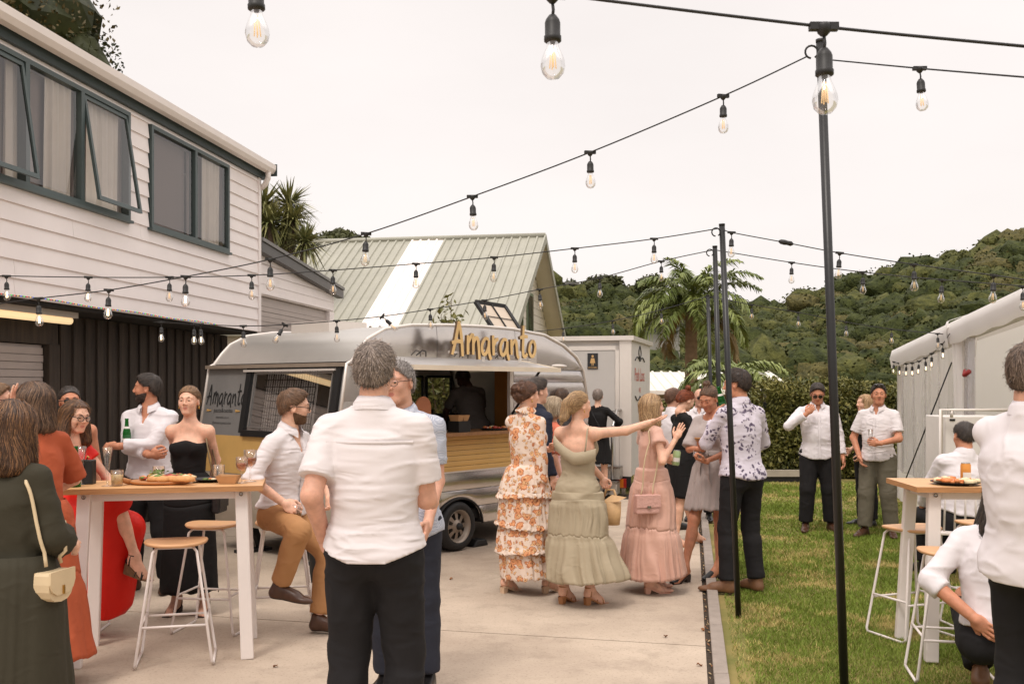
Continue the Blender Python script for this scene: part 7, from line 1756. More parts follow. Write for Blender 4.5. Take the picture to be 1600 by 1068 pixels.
F = -80; person('man with dark sunglasses at the far left edge behind the women', F, (UX(-6,6.7), 6.7), h=1.67, hair='short', hair_mats=H_DB, skin='pink', glasses='sun', beard=M('stubble', S((150,100,72)), .8, .1, 60), outfit=(('shirt',cloth('shirt_dark', (62,58,58)),dict(sleeve=.6)), ('trousers',BLK2), ('shoes','dress',SHB)), res=.016)
F = -158; person('dark haired woman in sunglasses with bare shoulders behind the others', F, (UX(110,7.45), 7.45), h=1.66, sex='f', hair='low_bun', hair_mats=H_BK, skin='tan', glasses='sun', head=(8,0,4), outfit=(('top',BLK,dict(top=.40,hem=.86)), ('skirt',BLK,[tier(1.0,.2,(.15,.12),(.22,.19),7,.03)]), ('shoes','sandal',SHK)), feet=dict(L=dict(p=(-.08,0)),R=dict(p=(.08,0))), res=.014)
# seated woman in red
F = -98
def red_skirt(J):
    q = SDF(); J.torso(q, .016, top=False); J.legs(q, .03, 1.0, loose=.02)
    kL, kR = J.Ft['L'][0], J.Ft['R'][0]; c = J.P
    q.rc(tuple(kL), (kL[0]-.01, kL[1]-.06, .22), .10, .09, .09); q.rc(tuple(kR-V3(0,.10,.04)), (kR[0], kR[1]-.16, .30), .09, .08, .09)
    q.rc((.06,.02,c[2]-.04), (.05,.08,.16), .15, .16, .10); q.rc((.03,.20,c[2]-.06), (.02,.22,.12), .12, .13, .10); q.rc((.02,.34,c[2]-.06), (.0,.30,.20), .075, .085, .08)
    q.clip(lambda x, y, z: .13+.25*np.maximum(0, y-.28)+.02*np.sin(y*30)-z); q.clip(lambda x, y, z: z-c[2]-.18)
    V, Q = q.mesh(.011); V = relax(V, Q, 2, .4); N = normals(V, Q); f = np.sin(V[:,1]*58+2*np.sin(V[:,2]*5))*.006*np.clip((.75-V[:,2])*3, 0, 1); V = V+N*f[:,None]; put(J, 'skirt', wrinkle(V, N, .004, 7, 4, (1,1,.5)), Q, RED)
J5 = person('woman in round glasses sitting on a stool in a long red dress', F, (UX(103,6.62), 6.62), h=1.68, sex='f', hair='curly', hair_mats=H_HL, strands=700, glasses='clear', pelvis=(0,0,.815), lean=6, head=(-24,-4,0), seated=True, res=.012, skin='fair',
    feet=dict(R=dict(a=(.02,.50,.545),yaw=-8,pitch=-14,heel=.07,hint=(0,.5,1)), L=dict(a=(-.08,.22,.36),yaw=0,pitch=-20,heel=.07,hint=(0,1,.4))), hands=dict(R=dict(p=(.10,.30,.92),hint=(1,-.3,-.5),palm=(0,0,-1)), L=dict(p=(-.08,.34,.95),hint=(-1,-.3,-.5),palm=(0,0,-1))),
    outfit=(('top',RED,dict(hem=.90,sleeve=.4,neck=.02)), ('custom',red_skirt), ('shoes','wedge',SHK,M('wedge_cork', S((112,84,58)), .8, .2, 60))))
# bearded man with crossed arms
F = 172; J6 = person('bearded man in white shirt with crossed arms holding a beer bottle', F, (UX(233,8.05), 8.05), h=1.76, w=1.05, hair='short', hair_mats=H_BK, beard=BRD, skin='tan', head=(-72,0,0), res=.011, strands=500,
    hands=dict(R=dict(p=(-.13,.225,1.115),hint=(1,.2,-.9),dir=(-1,.15,.1),palm=(0,-1,.2),pose='grip'), L=dict(p=(.13,.275,1.185),hint=(-1,.2,-.9),dir=(1,-.1,-.05),palm=(0,-.8,-.6),pose='grip')),
    outfit=(('shirt',WH2,dict(openv=.13,hem=.90,tuck=False,sleeve=1.78,wr=.006,placket=False)), ('trousers',BLK2), ('shoes','dress',SHB)), feet=dict(L=dict(p=(-.13,0),yaw=18),R=dict(p=(.13,0.02),yaw=-18)))
bottle('green beer bottle tucked in the crossed arms of the bearded man', tuple(J6.root.matrix_basis @ Vector((.09,.185,1.155))))
# woman in strapless black
F = 178; J7 = person('blonde woman in a strapless long black dress facing the camera behind the table', F, (UX(296,7.25), 7.25), h=1.66, sex='f', w=1.0, hair='low_bun', hair_mats=H_DB, strands=900, skin='fair', res=.010, earrings=True, head=(0,2,0),
    feet=dict(L=dict(p=(-.10,0),heel=.05,yaw=8),R=dict(p=(.10,0),heel=.05,yaw=-8)), hands=dict(L=dict(p=(-.09,-.17,.88),hint=(-.5,-1,-.1),dir=(1,-.1,-.2),palm=(0,-1,0)), R=dict(p=(.09,-.19,.87),hint=(.5,-1,-.1),dir=(-1,-.1,-.2),palm=(0,-1,0))),
    outfit=(('top',BLK,dict(top=.385,hem=.84,off=.008)), ('skirt',BLK,[tier(1.03,.80,(.137,.11),(.182,.145),6,.0),tier(.80,.17,(.182,.145),(.205,.175),6,.03)],2), ('shoes','sandal',SHK)))
M_chain = M('bag_chain', S((150,132,104)), .35, 0, metal=.9); M_qb = M('quilted_black', S((30,28,28)), .4, .1, 40, .5, 60)
strap_bag('chain_bag', 'small quilted black bag on a chain strap beside the strapless dress', 'handbag', J7, 'L', (-.215,-.02,.80), M_qb, lambda t: (obj('body', MB().box((0,0,0), (.06,.19,.13)), M_qb, t, bevel=.015), obj('flap', MB().box((-.033,0,.02), (.008,.192,.09)), M_qb, t, bevel=.003)), M_chain, .0055)
# man on stool
F = -112; x8, y8 = UX(441,6.80), 6.80
J8 = person('bearded man in glasses, white linen shirt and tan chinos sitting on a bar stool', F, (x8, y8), h=1.77, hair='short', hair_mats=hairm('light_brown', (104,76,54), (140,104,74)), beard=M('beard_light', S((96,68,46)), .8, .2, 90, .6, 160), glasses='clear', skin='fair', pelvis=(0,0,.815), lean=7, head=(34,0,0), seated=True, res=.011, strands=500,
    hands=hands_w(F, R=dict(o=(.075,-.30,.895),hint=(-1,-.5,-.35),dir=(.85,-.2,-.45),palm=(.3,.6,-.5),pose='grip'), L=dict(o=(.32,.0,.90),hint=(.4,.8,-.6))),
    feet=dict(R=dict(a=wl(F,.055,-.32,.355),yaw=12,pitch=-8,hint=wd3(F,(.7,-.8,.6))), L=dict(a=wl(F,.27,-.12,.10),yaw=5,pitch=0,hint=wd3(F,(1,-.1,.6)))),
    outfit=(('shirt',WH,dict(openv=.16,hem=.90,sleeve=1.25,flare=.010,wr=.006,loose=.006)), ('belt',BELT,.10), ('trousers',TANC,dict(loose=.006)), ('shoes','dress',SHB)))
def held_tumbler(label, p, liquid=True, sc=1.0): return glassware('tumbler', label, tuple(p), [(r*sc, z*sc) for r, z in TU], [(.001,.011), (.031,.011), (.0345,.07), (.001,.07)] if liquid else None, M('amber_drink', S((150,82,40)), .1, 0, trans=.4))
g_ = W2(J8, 'R'); held_tumbler('glass of amber drink in the hand of the seated man', (g_.x+.01, g_.y, g_.z-.05))

# --- the two men in the foreground
F = -4; J9 = person('grey haired man in white short sleeved shirt seen from behind in the foreground', F, (UX(585,4.22), 4.22), h=1.85, w=1.07, belly=.045, hair='short', hair_mats=H_GR, strands=1800, skin='pink', res=.009, eyes=False, head=(0,0,0),
    hands=dict(L=dict(p=(-.225,.03,1.0),hint=(-.12,-1,.1),dir=(.25,.25,-1),palm=(1,0,.2)), R=dict(p=(.20,.30,1.13),hint=(.12,-1,-.4),dir=(-.4,1,.2),palm=(-.6,0,-.8),pose='grip')),
    outfit=(('shirt',WH,dict(sleeve=.74,hem=.872,yoke=True,placket=False,wr=.0055,wsc=9,wk=(.45,.45,2.2),res=.0075,flare=.026,loose=.008,seed=7)), ('trousers',BLK2,dict(res=.010,loose=.014,wr=.006)), ('shoes','dress',SHK)), feet=dict(L=dict(p=(-.12,0)),R=dict(p=(.13,0.03))))
F = 172; person('grey haired man in glasses and blue grey patterned shirt behind the foreground man', F, (UX(634,5.35), 5.35), h=1.80, w=.97, hair='crop', hair_mats=H_GD, strands=900, skin='pink', glasses='wire', side=2.5, head=(-14,-2,2), res=.010,
    outfit=(('shirt',CHK,dict(sleeve=.7,hem=.80)), ('trousers',DNAVY), ('shoes','dress',SHK)), hands=dict(L=dict(p=(-.16,.16,.95),hint=(-.1,-1,0)), R=dict(p=(.15,.3,1.1),hint=(1,-.3,-1),pose='grip')))
# cook
q = cp(2.40,.62,.40); F = 30; person('cook in a grey shirt bending over inside the caravan', F, (q[0], q[1]), z0=.405, h=1.52, w=1.1, hair='short', hair_mats=H_BK, skin='dark', lean=24, eyes=False, res=.015, head=(0,-20,0), hands=dict(L=dict(p=(-.18,.42,.80),hint=(-1,-.3,.2)), R=dict(p=(.15,.40,.82),hint=(1,-.3,.2))), outfit=(('shirt',CHEF,dict(sleeve=.8,placket=False,collar=False,neck=.01)), ('trousers',BLK2), ('shoes','dress',SHK)), group='people around the caravan')

# --- middle group
F = -42; x, y = UX(822,8.0), 8.0
def frill(z, rx, ry, h_=.045, seed=0): return tier(z, z-h_, (rx,ry), (rx+.018,ry+.018), 22, .05)
J13 = person('woman in a long tiered orange floral dress with her hair pinned up', F, (x, y), h=1.70, sex='f', w=1.1, hair='updo', hair_mats=hairm('pinned_brown', (86,58,44), (132,92,66)), strands=900, skin='fair', res=.010, earrings=True, head=(-18,-2,0), eyes=False,
    hands=hands_w(F, R=dict(o=(.125,-.16,.83),hint=(.2,-1,0)), L=dict(o=(.20,.14,1.14),hint=(-.2,.9,-1),dir=(.5,-.4,.3),palm=(.3,-1,0),pose='grip')),
    feet=dict(L=dict(p=(-.12,-.08),heel=.06,yaw=0),R=dict(p=(.13,.14),heel=.06,yaw=-20)),
    outfit=(('top',FLOR,dict(sleeve=1.75,flare=.014,hem=.86,loose=.006,wr=.005,cuff=True)), ('skirt',FLOR,[tier(1.075,1.03,(.075,.07),(.08,.075),9,.1)] if False else [tier(1.03,.80,(.158,.128),(.232,.19),11,.05),tier(.87,.56,(.205,.17),(.245,.205),13,.055),tier(.62,.36,(.212,.178),(.25,.21),13,.055),tier(.42,.13,(.215,.18),(.24,.20),11,.06),frill(.815,.232,.19),frill(.58,.245,.205),frill(.38,.25,.21)],11,dict(noise=.022)), ('shoes','sandal',SHN,SHN)))
# neck ruffle and sleeve ruffle
V, Q, m = skirt_loft(J13, [(J13.N[2]+.055, J13.N[2]+.005, (.058,.058), (.082,.08), 15, .10, (J13.N[0]-J13.P[0],J13.N[1]-J13.P[1]+.01))], 3, 120, 6, 0); V[:,0] += J13.N[0]-J13.P[0]; V[:,1] += J13.N[1]-J13.P[1]+.008; put(J13, 'neck_ruffle', V, Q, FLOR)
g_ = W2(J13, 'L'); glassware('tumbler', 'cut glass tumbler of pale drink in the hand of the floral dress woman', (g_.x+.02, g_.y-.02, g_.z-.04), [(r*1.12, z) for r, z in TU], [(.001,.011), (.034,.011), (.038,.07), (.001,.07)], M('pale_pink_drink', S((226,180,160)), .1, 0, trans=.5))
F = -58; person('man in a navy suit with grey flecked hair behind the floral dress', F, (UX(838,8.85), 8.85), h=1.73, hair='thick', hair_mats=hairm('greying', (62,52,46), (112,98,88)), skin='fair', res=.013, eyes=False, strands=600, outfit=(('shirt',NAVY,dict(sleeve=1.95,hem=.82,placket=False,collar=True)), ('trousers',NAVY), ('shoes','dress',SHK)), feet=dict(L=dict(p=(-.13,-.2),yaw=10),R=dict(p=(.12,.1),yaw=-5)))
F = -72; J15 = person('ash blonde woman in coral top and pale pink skirt behind the sage dress', F, (UX(864,9.55), 9.55), h=1.56, sex='f', hair='bob_grey', hair_mats=H_GB, strands=500, skin='pink', res=.014, eyes=True, head=(-5,-4,0), outfit=(('top',cloth('top_coral', (204,112,88)),dict(sleeve=.9,hem=.90)), ('skirt',PALEPINK,[tier(1.0,.25,(.16,.13),(.24,.21),9,.05)]), ('shoes','sandal',SHN,SHN)))
jk = SDF(); J15.torso(jk, .030, top=False); jk.clip(lambda x, y, z: np.abs(z-J15.P[2]-.08)-.05); V, Q = jk.mesh(.014); put(J15, 'tied_jacket', wrinkle(V, normals(V, Q), .008, 12, 2), Q, REDJ); obj('jacket_sleeve', MB().tube([(.10,.14,J15.P[2]+.06), (.12,.17,J15.P[2]-.06), (.10,.15,J15.P[2]-.20)], [.03,.04,.028], 8), REDJ, J15.root)
F = -20; person('brown haired man whose head shows above the blonde women by the caravan', F, (UX(877,11.3), 11.3), h=1.62, hair='thick', hair_mats=H_MB, skin='fair', eyes=False, res=.018, outfit=(('shirt',cloth('shirt_dark', (62,58,58)),dict(sleeve=1.8)), ('trousers',BLK2), ('shoes','dress',SHK)))
# sage dress
F = -24; x, y = UX(903,7.6), 7.6
J17 = person('blonde woman in a tiered sage green dress stretching one arm out', F, (x, y), h=1.62, sex='f', w=1.14, hair='ponytail', hair_mats=H_BL, strands=1200, skin='fair', res=.010, earrings=True, head=(-38,2,0), eyes=True, arm_w=1.1,
    hands=hands_w(F, R=dict(o=(.565,.10,1.375),hint=(.1,-.6,-1),dir=(.93,.1,.30),palm=(-.35,-.1,.93),pose='fan'), L=dict(o=(.20,.20,.94),hint=(-.4,.5,.2),dir=(.4,-.2,-1),palm=(.2,-.9,0),pose='grip')),
    feet=dict(L=dict(p=(-.10,-.02),heel=.07,yaw=-18),R=dict(p=(.09,.02),heel=.07,yaw=-38)),
    outfit=(('top',SAGE,dict(hem=.76,off=.012,sides='LR',wr=.006,wsc=11,wk=(.8,.8,2.4),clip=lambda a, b, t: np.where(b < .02, np.minimum(t-(.255+.10*np.clip((-a+.02)*4, 0, 1.6)), .5), np.where(t > .43, .5*(a > -.4)*(np.abs(a) < .2)*1.0-.6, -1.)))), ('skirt',SAGE,[tier(.86,.80,(.195,.155),(.205,.168),9,.01),tier(.80,.53,(.214,.18),(.238,.20),17,.045,(.01,.0)),tier(.53,.20,(.25,.21),(.31,.265),13,.10,(.085,-.02))],6,dict(noise=.03)), ('shoes','sandal',SHC,SHC)))
obj('shoulder_strap', MB().tube([tuple(J17.Sh['R']+V3(-.045,.03,.050)), tuple(J17.Sh['R']+V3(-.045,-.045,.035)), tuple(J17.P+V3(.11,-.115,.36)), tuple(J17.P+V3(.10,-.125,.26))], .006, 6), SAGE, J17.root)
# cowl drape along the low back
mb = MB(); P_ = []
for k in range(21):
    a = -.17+.34*k/20; zz = J17.P[2]+.285+.10*max(0, min(1, (-a+.02)*5))-.030*math.cos(a*9); yb = -math.sqrt(max(.0004, (.130)**2*(1-(a/.185)**2)))
    P_.append([(J17.P[0]+a, J17.P[1]+yb-.006-o_, zz+dz) for o_, dz in ((.0,.020), (.020,.010), (.030,-.025), (.020,-.060), (.004,-.075))])
mb.grid(P_); obj('cowl_drape', mb, SAGE, J17.root)
bp_ = W2(J17, 'L'); bk = thing('basket_bag', 'small tan bucket bag held at the side of the sage green dress', 'handbag', (bp_.x+.03, bp_.y-.03, bp_.z-.20), rad(-20)); M_bk = M('bag_tan', S((198,160,114)), .6, .1, 20)
obj('body', MB().lathe([(.001,-.10), (.075,-.10), (.085,-.03), (.088,.08), (.083,.08), (.001,-.09)], (0,0,0), 20, sx=1.0, sy=.7), M_bk, bk); obj('handle', MB().tube([(-.06,0,.08), (-.03,0,.17), (.03,0,.17), (.06,0,.08)], .01, 6), M_bk, bk); obj('flap', MB().add([(-.05,-.06,.08), (.07,-.06,.085), (.14,-.03,.12), (.02,-.02,.135)], [(0,1,2,3)]), M_bk, bk)
# woman on the trailer steps
F = -12; x, y = UX(934,14.42), 14.42
J18 = person('grey haired woman in a black knee length dress climbing the toilet trailer steps', F, (x, y), z0=.112, h=1.50, sex='f', w=1.08, hair='short', hair_mats=H_GR, strands=500, skin='fair', res=.013, eyes=False, hands=hands_w(F, R=dict(o=(.23,.10,.90),hint=(1,-.4,-.4),dir=(.2,1,.2),palm=(0,0,-1),pose='grip'), L=dict(o=(-.14,.22,.85))),
    outfit=(('top',BLK,dict(sleeve=1.45,hem=.86,loose=.004)), ('skirt',BLK,[tier(.92,.42,(.15,.125),(.205,.18),8,.04)]), ('shoes','dress',SHK)))
strap_bag('small_black_bag', 'small black bag slung across the back of the woman on the steps', 'handbag', J18, 'L', (.06,-.16,.86), M_qb, lambda t: obj('body', MB().box((0,0,0), (.14,.05,.10)), M_qb, t, bevel=.01), M_rub, .004)
# pink dress
F = -74; x, y = UX(1018,8.05), 8.05
J19 = person('curly blonde woman in a pleated blush pink satin dress raising her hand', F, (x, y), h=1.60, sex='f', w=1.02, hair='wavy', hair_mats=H_BL, strands=1100, skin='fair', res=.010, head=(0,2,0),
    hands=hands_w(F, R=dict(o=(.165,-.17,1.235),hint=(-.2,-.6,-1),dir=(.5,0,1),palm=(.4,.6,.0),pose='open'), L=dict(o=(.115,.08,1.06),hint=(-.2,1,-1),dir=(.75,-.6,.2),palm=(.5,-.2,.1),pose='grip')),
    feet=dict(L=dict(p=(-.07,.06),heel=.06,yaw=4),R=dict(p=(.08,-.02),heel=.06,yaw=-6)),
    outfit=(('top',PINK,dict(sleeve=.42,flare=.020,hem=.86,wr=.005,wsc=12,wk=(1.6,1.6,.8),loose=.004)), ('skirt',PINK,[tier(1.0,.90,(.142,.118),(.165,.14),5,.01),tier(.90,.52,(.167,.142),(.225,.195),17,.06),tier(.52,.13,(.229,.199),(.285,.255),18,.09)],8), ('shoes','pump',SHP,SHP)))
g_ = W2(J19, 'L'); can('drink_can', 'pale green drink can held by the woman in pink', (g_.x+.015, g_.y-.02, g_.z-.06), M('can_green', S((168,192,140)), .35, .06, 20, metal=.2), Matrix.Rotation(.12, 3, 'Y'))
M_pq = M('quilted_pink', S((206,160,148)), .5, .06, 40, .6, 50)
def b_pink(t): obj('body', MB().box((0,0,0), (.075,.20,.15)), M_pq, t, bevel=.012); obj('flap', MB().box((.041,0,.025), (.010,.204,.10)), M_pq, t, bevel=.004); obj('clasp', MB().box((.049,0,-.02), (.006,.03,.02)), M_steel, t)
strap_bag('pink_bag', 'quilted pink bag hanging on a long strap at the pink dress', 'handbag', J19, 'R', (.20,-.13,.73), M_pq, b_pink, M_crm, .006)
# redhead, two men behind
F = -72; J20 = person('red haired woman with a top bun and black dress looking down', F, (UX(1066,10.4), 10.4), h=1.64, sex='f', hair='top_bun', hair_mats=H_RD, strands=700, skin='fair', res=.012, head=(4,-26,0), hands=hands_w(F, R=dict(o=(.30,-.10,1.10),hint=(-.3,-.6,-1),dir=(1,.2,.15)), L=dict(o=(.30,.10,1.12),hint=(-.3,.6,-1),dir=(1,-.2,.2))),
    feet=dict(L=dict(p=(-.08,.22),heel=.04,yaw=0),R=dict(p=(.10,-.10),heel=.04,yaw=-15)), outfit=(('top',BLK,dict(sleeve=.95,flare=.015,hem=.86,loose=.004)), ('skirt',BLK,[tier(1.0,.50,(.15,.125),(.20,.20),7,.05)]), ('shoes','sandal',SHC,SHC)))
F = -62; person('man in white shirt and sunglasses behind the red haired woman', F, (UX(1051,11.6), 11.6), h=1.63, hair='short', hair_mats=hairm('reddish', (98,66,48), (130,92,68)), skin='pink', glasses='sun', res=.015, outfit=(('shirt',WH2,dict(sleeve=1.6)), ('trousers',BLK2), ('shoes','dress',SHK)))
F = 165; J22 = person('bald man in a white shirt and sunglasses beyond the red haired woman', F, (UX(1093,12.3), 12.3), h=1.63, skin='pink', glasses='sun', res=.014, head=(14,-5,0), hands=dict(R=dict(p=(.16,.30,1.08),hint=(1,-.2,-1),pose='grip'), L=dict(p=(-.14,.28,1.08),hint=(-1,-.2,-1))), outfit=(('shirt',WH2,dict(sleeve=1.9,openv=.06)), ('trousers',BLK2), ('shoes','dress',SHK)))
g_ = W2(J22, 'R'); glassware('champagne_flute', 'flute in the hand of the bald man', (g_.x, g_.y-.02, g_.z-.10), FL)
# playsuit
F = 138; x, y = UX(1112,8.55), 8.55
def sash(J):
    q = SDF(); J.torso(q, .026); q.clip(lambda x, y, z: np.abs(z-J.P[2]-.165)-.028); V, Q = q.mesh(.010); put(J, 'sash', wrinkle(V, normals(V, Q), .003, 14, 3, (1,1,3)), Q, GRY)
    mb = MB()
    for sx, L in ((-.035,.30), (.03,.24)): mb.grid([[(sx+.02*k/6*(1 if sx > 0 else -1)+w_*(.022+.012*k/6), .165+.012*math.sin(k+w_*2)-.01*k/6, J.P[2]+.16-L*k/6) for w_ in (-1,0,1)] for k in range(7)])
    mb.tube([(.0,.165,J.P[2]+.165), (-.06,.18,J.P[2]+.20), (-.07,.175,J.P[2]+.15), (0,.168,J.P[2]+.16)], .014, 6); mb.tube([(.0,.165,J.P[2]+.165), (.06,.18,J.P[2]+.20), (.07,.175,J.P[2]+.15), (0,.168,J.P[2]+.16)], .014, 6); obj('sash_bow', mb, GRY, J.root)
J23 = person('woman in a short grey wrap playsuit and black mules checking a phone', F, (x, y), h=1.68, sex='f', hair='top_bun', hair_mats=hairm('warm_brown', (92,66,48), (128,94,66)), strands=500, skin='tan', res=.010, head=(0,-24,0),
    hands=hands_w(F, L=dict(o=(-.10,-.26,1.03),hint=(.6,-.3,-1),dir=(-1,-.1,.25),palm=(.2,.2,1),pose='grip'), R=dict(o=(-.12,-.20,1.13),hint=(-.6,.5,-1),dir=(-.3,-.6,.3),palm=(.4,0,.6),pose='grip')),
    feet=dict(L=dict(p=(-.06,.0),heel=.075,yaw=-25),R=dict(p=(.09,.30),heel=.075,yaw=-14)),
    outfit=(('top',GRY,dict(sleeve=.95,flare=.035,hem=.90,neck=.02,loose=.010,wr=.005)), ('skirt',GRY,[tier(1.03,.60,(.15,.125),(.235,.21),10,.06)],5), ('custom',sash), ('shoes','mule',SHK)))
g_ = W2(J23, 'R'); ph = thing('phone', 'phone in tan case held by the woman in grey', 'phone', tuple(g_), rad(F)); ph.matrix_basis = Matrix.Translation(g_) @ Matrix.Rotation(rad(F), 4, 'Z') @ Matrix.Rotation(rad(-50), 4, 'X'); obj('case', MB().box((0,0,0), (.075,.012,.15)), M('case_tan', S((176,124,72)), .5, .05), ph, bevel=.006); obj('screen', MB().box((0,-.0075,0), (.066,.002,.14)), M('phone_screen', S((40,40,44)), .1, 0), ph)
# patterned shirt
F = 28; x, y = UX(1159,8.05), 8.05
J24 = person('dark haired man in a leaf patterned shirt drinking from a green bottle', F, (x, y), h=1.80, w=.98, hair='thick', hair_mats=H_BR, strands=1000, skin='tan', res=.010, head=(36,-4,0), lean=3,
    hands=hands_w(F, L=dict(o=(-.175,.16,1.40),hint=(-.5,-.55,-1),dir=(.45,.3,.7),palm=(.6,-.5,0),pose='grip'), R=dict(o=(.02,.30,1.05),hint=(1,.3,-.5),pose='grip')),
    feet=dict(L=dict(p=(-.14,.02),yaw=40),R=dict(p=(.11,-.02),yaw=0)),
    outfit=(('shirt',LEAFY,dict(sleeve=1.80,hem=.865,placket=False,wr=.0055,loose=.006,yoke=False)), ('trousers',BLK2,dict(loose=.004,straight=.020,length=1.97)), ('shoes','boot',SHT)))
g_ = W2(J24, 'L'); bottle('green beer bottle held up by the man in the patterned shirt', (g_.x+.01, g_.y-.01, g_.z-.05), R=Matrix.Rotation(rad(-14), 3, 'Y'))
# --- on the lawn
F = 172; J25 = person('man in white shirt and sunglasses on the lawn touching his mouth', F, (UX(1277,11.4), 11.4), h=1.71, w=1.08, belly=.03, hair='short', hair_mats=H_BK, glasses='sun', skin='tan', res=.012, head=(-6,-24,0), strands=500,
    hands=dict(R=dict(p=(.155,.235,1.345),hint=(1,-.1,-.8),dir=(-.65,.1,.75),palm=(-.2,-1,0),pose='grip'), L=dict(p=(-.27,.06,.86))), feet=dict(L=dict(p=(-.15,0),yaw=15),R=dict(p=(.13,.05),yaw=-12)),
    outfit=(('shirt',WH2,dict(openv=.08,hem=.84,sleeve=1.9,wr=.006)), ('trousers',BLK2,dict(loose=.018)), ('shoes','dress',SHB)))
F = 142; J26 = person('man in white short sleeved shirt and olive trousers holding a flute on the lawn', F, (UX(1372,11.0), 11.0), h=1.68, w=1.06, belly=.03, hair='short', hair_mats=H_BK, skin='tan', res=.012, head=(22,0,0), strands=500,
    hands=hands_w(F, L=dict(o=(-.085,-.27,1.04),hint=(1,-.2,-.75),dir=(-1,-.05,.1),palm=(.1,.9,0),pose='grip'), R=dict(o=(-.20,.02,.88),hint=(-.3,.6,0))), feet=dict(L=dict(p=(-.13,.0),yaw=25),R=dict(p=(.12,.10),yaw=-10)),
    outfit=(('shirt',WH,dict(openv=.08,hem=.86,sleeve=.75,flare=.02)), ('trousers',OLV,dict(loose=.020,wr=.006)), ('shoes','dress',SHB)))
g_ = W2(J26, 'L'); glassware('champagne_flute', 'champagne flute held by the man in olive trousers', (g_.x-.01, g_.y-.02, g_.z-.09), FL)
sg_ = MB()
for xx in (-1, 1): sg_.sphere(J26.Hm(V3(xx*.032,.062,.118)), .024, 10, 0, (1,.9,.5))
o = obj('sunglasses', sg_, M('sunglass_lens'), J26.root)
F = 100; J27 = person('blonde woman in black mostly hidden behind the man with the flute', F, (UX(1352,11.8), 11.8), h=1.56, sex='f', hair='bob', hair_mats=H_BL, strands=400, skin='fair', eyes=False, res=.015, outfit=(('top',BLK,dict(sleeve=.5,hem=.86)), ('trousers',BLK2), ('shoes','dress',SHK)), hands=hands_w(F, L=dict(o=(-.10,-.16,.86),hint=(0,-1,0)), R=dict(o=(-.1,.2,.9))))
# --- right foreground
F = -58; x, y = UX(1626,4.0), 4.0
J28 = person('man in a crisp white shirt and black trousers cropped by the right edge', F, (x, y), h=1.84, w=1.16, belly=.05, hair='short', hair_mats=hairm('grey_brown', (96,78,66), (138,118,102)), strands=1500, skin='pink', res=.009, head=(6,-6,0), twist=-6, lean=-5,
    hands=hands_w(F, R=dict(o=(.10,-.34,1.10),hint=(-1,-.5,-.5),dir=(1,-.1,.1)), L=dict(o=(.35,.2,1.05))), outfit=(('shirt',WH2,dict(hem=.83,sleeve=1.95,wr=.0065,wsc=7,loose=.012,res=.009,seed=12,placket=True)), ('trousers',BLK2), ('shoes','dress',SHK)))
F = -38; x, y = UX(1566,5.1), 5.1
J29 = person('dark curly haired man in white shirt crouching beside the lawn table', F, (x, y), h=1.80, w=1.06, hair='curly', hair_mats=H_BK, strands=700, skin='tan', eyes=False, pelvis=(0,-.06,.385), lean=9, head=(0,-14,0), seated=True, res=.010,
    hands=dict(L=dict(p=(-.10,-.20,.50),hint=(-1,-.1,.2),dir=(.75,-.25,-.5),palm=(.2,.9,.1)), R=dict(p=(.2,.4,.7),hint=(1,0,-.6))), feet=dict(L=dict(a=(-.13,.12,.14),yaw=10,pitch=-25,hint=(-.45,1,.6)), R=dict(a=(.13,.16,.10),yaw=-10,hint=(.45,1,.6))),
    outfit=(('shirt',WH2,dict(hem=.955,sleeve=1.3,placket=False,wr=.006,wsc=8,tuck=True,loose=.010,seed=4)), ('belt',BELT,.05), ('trousers',BLK2,dict(loose=.014,wr=.006)), ('shoes','dress',SHT)))
F = 0; person('man in white shirt sitting on a white chair by the marquee', F, (UX(1499,8.3), 8.32), h=1.76, w=1.05, hair='short', hair_mats=H_BK, skin='tan', eyes=False, pelvis=(0,-.02,.545), lean=4, side=6, head=(0,-8,0), seated=True, res=.013, feet=dict(L=dict(a=(-.12,.42,.10)), R=dict(a=(.12,.42,.10))), hands=dict(L=dict(p=(-.15,.35,.62),hint=(-1,-.3,-.3)), R=dict(p=(.15,.35,.62),hint=(1,-.3,-.3))), outfit=(('shirt',WH2,dict(hem=.955,sleeve=1.9,placket=False)), ('trousers',BLK2), ('shoes','dress',SHK)))
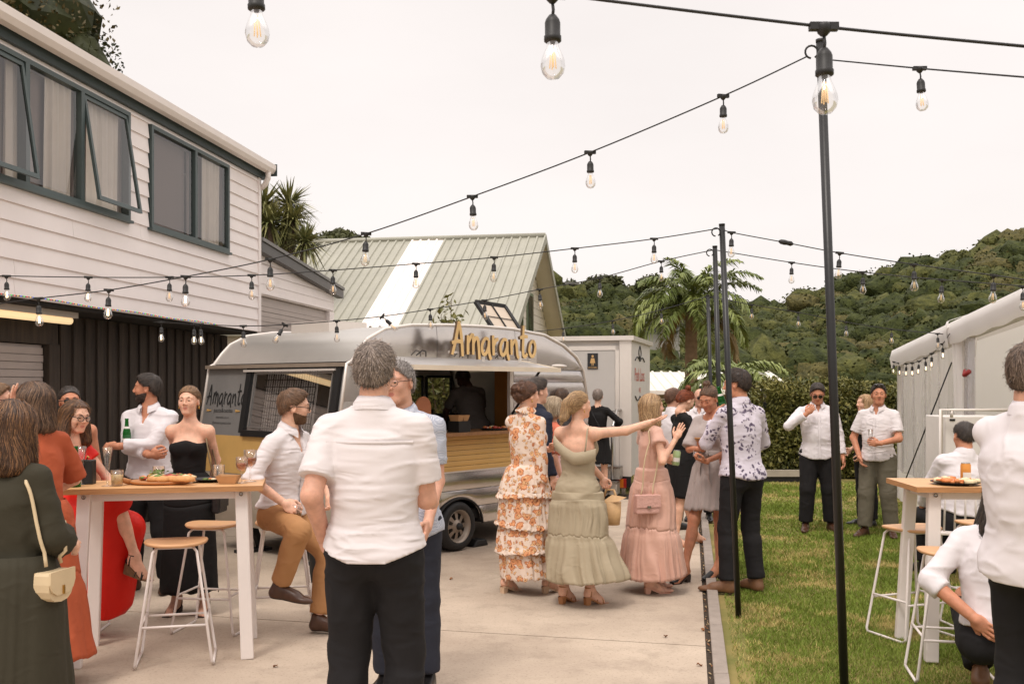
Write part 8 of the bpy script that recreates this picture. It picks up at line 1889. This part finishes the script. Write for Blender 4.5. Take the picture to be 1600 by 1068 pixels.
# ================================================================== grass
rs = np.random.RandomState(21)
def lawn_blades(n):
    r = rs.rand(n); y = 4.3*(17.2/4.3)**(r); x = np.empty(n); half = UX(1660, y); lo = edge_x(y)+.17; x = lo+(np.maximum(half, lo+.5)-lo)*rs.rand(n)
    k = n//12; y[:k] = rs.uniform(15.5, 19, k); x[:k] = rs.uniform(-1.5, 3.2, k)
    P = np.stack([x, y, ground_z(x, y)-.008], 1)
    g = fbm(P*V3(1,1,0), 1.1, 3, 3); bare = (x-edge_x(y)-.17 < .10) & (rs.rand(n) < .75)
    keep = ~bare & (rs.rand(n) < .62+.5*(g+.6)); P = P[keep]; g = g[keep]; n = len(P); far = np.clip(P[:,1]/8, .7, 1.9)
    h_ = rs.uniform(.016, .038, n)*(.8+.25*far)*(1+.3*g); w = rs.uniform(.0022, .0042, n)*far; a = rs.uniform(0, 2*PI, n); ln = rs.normal(0, .55, (n, 2))*h_[:,None]
    d = np.stack([np.cos(a), np.sin(a), 0*a], 1)*w[:,None]; tip = P+np.stack([ln[:,0], ln[:,1], h_], 1)
    V = np.stack([P-d, P+d, tip], 1).reshape(-1, 3); F_ = np.arange(3*n).reshape(n, 3)
    dry = vnoise(P*V3(1,1,0), 2.3, 9)+.6*vnoise(P*V3(1,1,0), 9, 5)+rs.normal(0, .35, n); mi = np.where(dry > .62, 1, np.where(rs.rand(n) < .35, 2, 0)); return V, F_, mi
V, F_, mi = lawn_blades(330000)
o = link(bpy.data.objects.new('grass', fast_mesh('grass', V, F_, [M('grass_green', S((108,130,46)), .7, .2, .9, col2=S((138,154,66)), spec=.25), M('grass_dry', S((190,170,108)), .8, .2, 2), M('grass_deep', S((98,108,40)), .7, .2, 2, spec=.25)], mi, smooth=False)))
tag(o, 'short mown grass with dry patches covering the lawn', 'grass', kind='stuff')
# litter in the gap beside the kerb
mb = MB(); r_ = random.Random(8)
for k in range(110):
    y = r_.uniform(4.6, 13); x = edge_x(y)+r_.uniform(.004, .032); s_ = r_.uniform(.004, .014); a = r_.uniform(0, 6.28); mb.add([(x+s_*math.cos(a), y+s_*2*math.sin(a), -.004+r_.random()*.012), (x-s_*math.sin(a)*.5, y+s_*math.cos(a), .002), (x-s_*math.cos(a), y-s_*2*math.sin(a), -.003), (x+s_*math.sin(a)*.5, y-s_*math.cos(a), .004)], [(0,1,2,3)], r_.randrange(2))
o = obj('gap_litter', mb, [M('dry_leaf'), M('litter_pale', S((176,150,112)), .9, .2, 30)]); tag(o, 'dry leaf litter lying in the gap beside the kerb', 'leaf litter', kind='stuff')
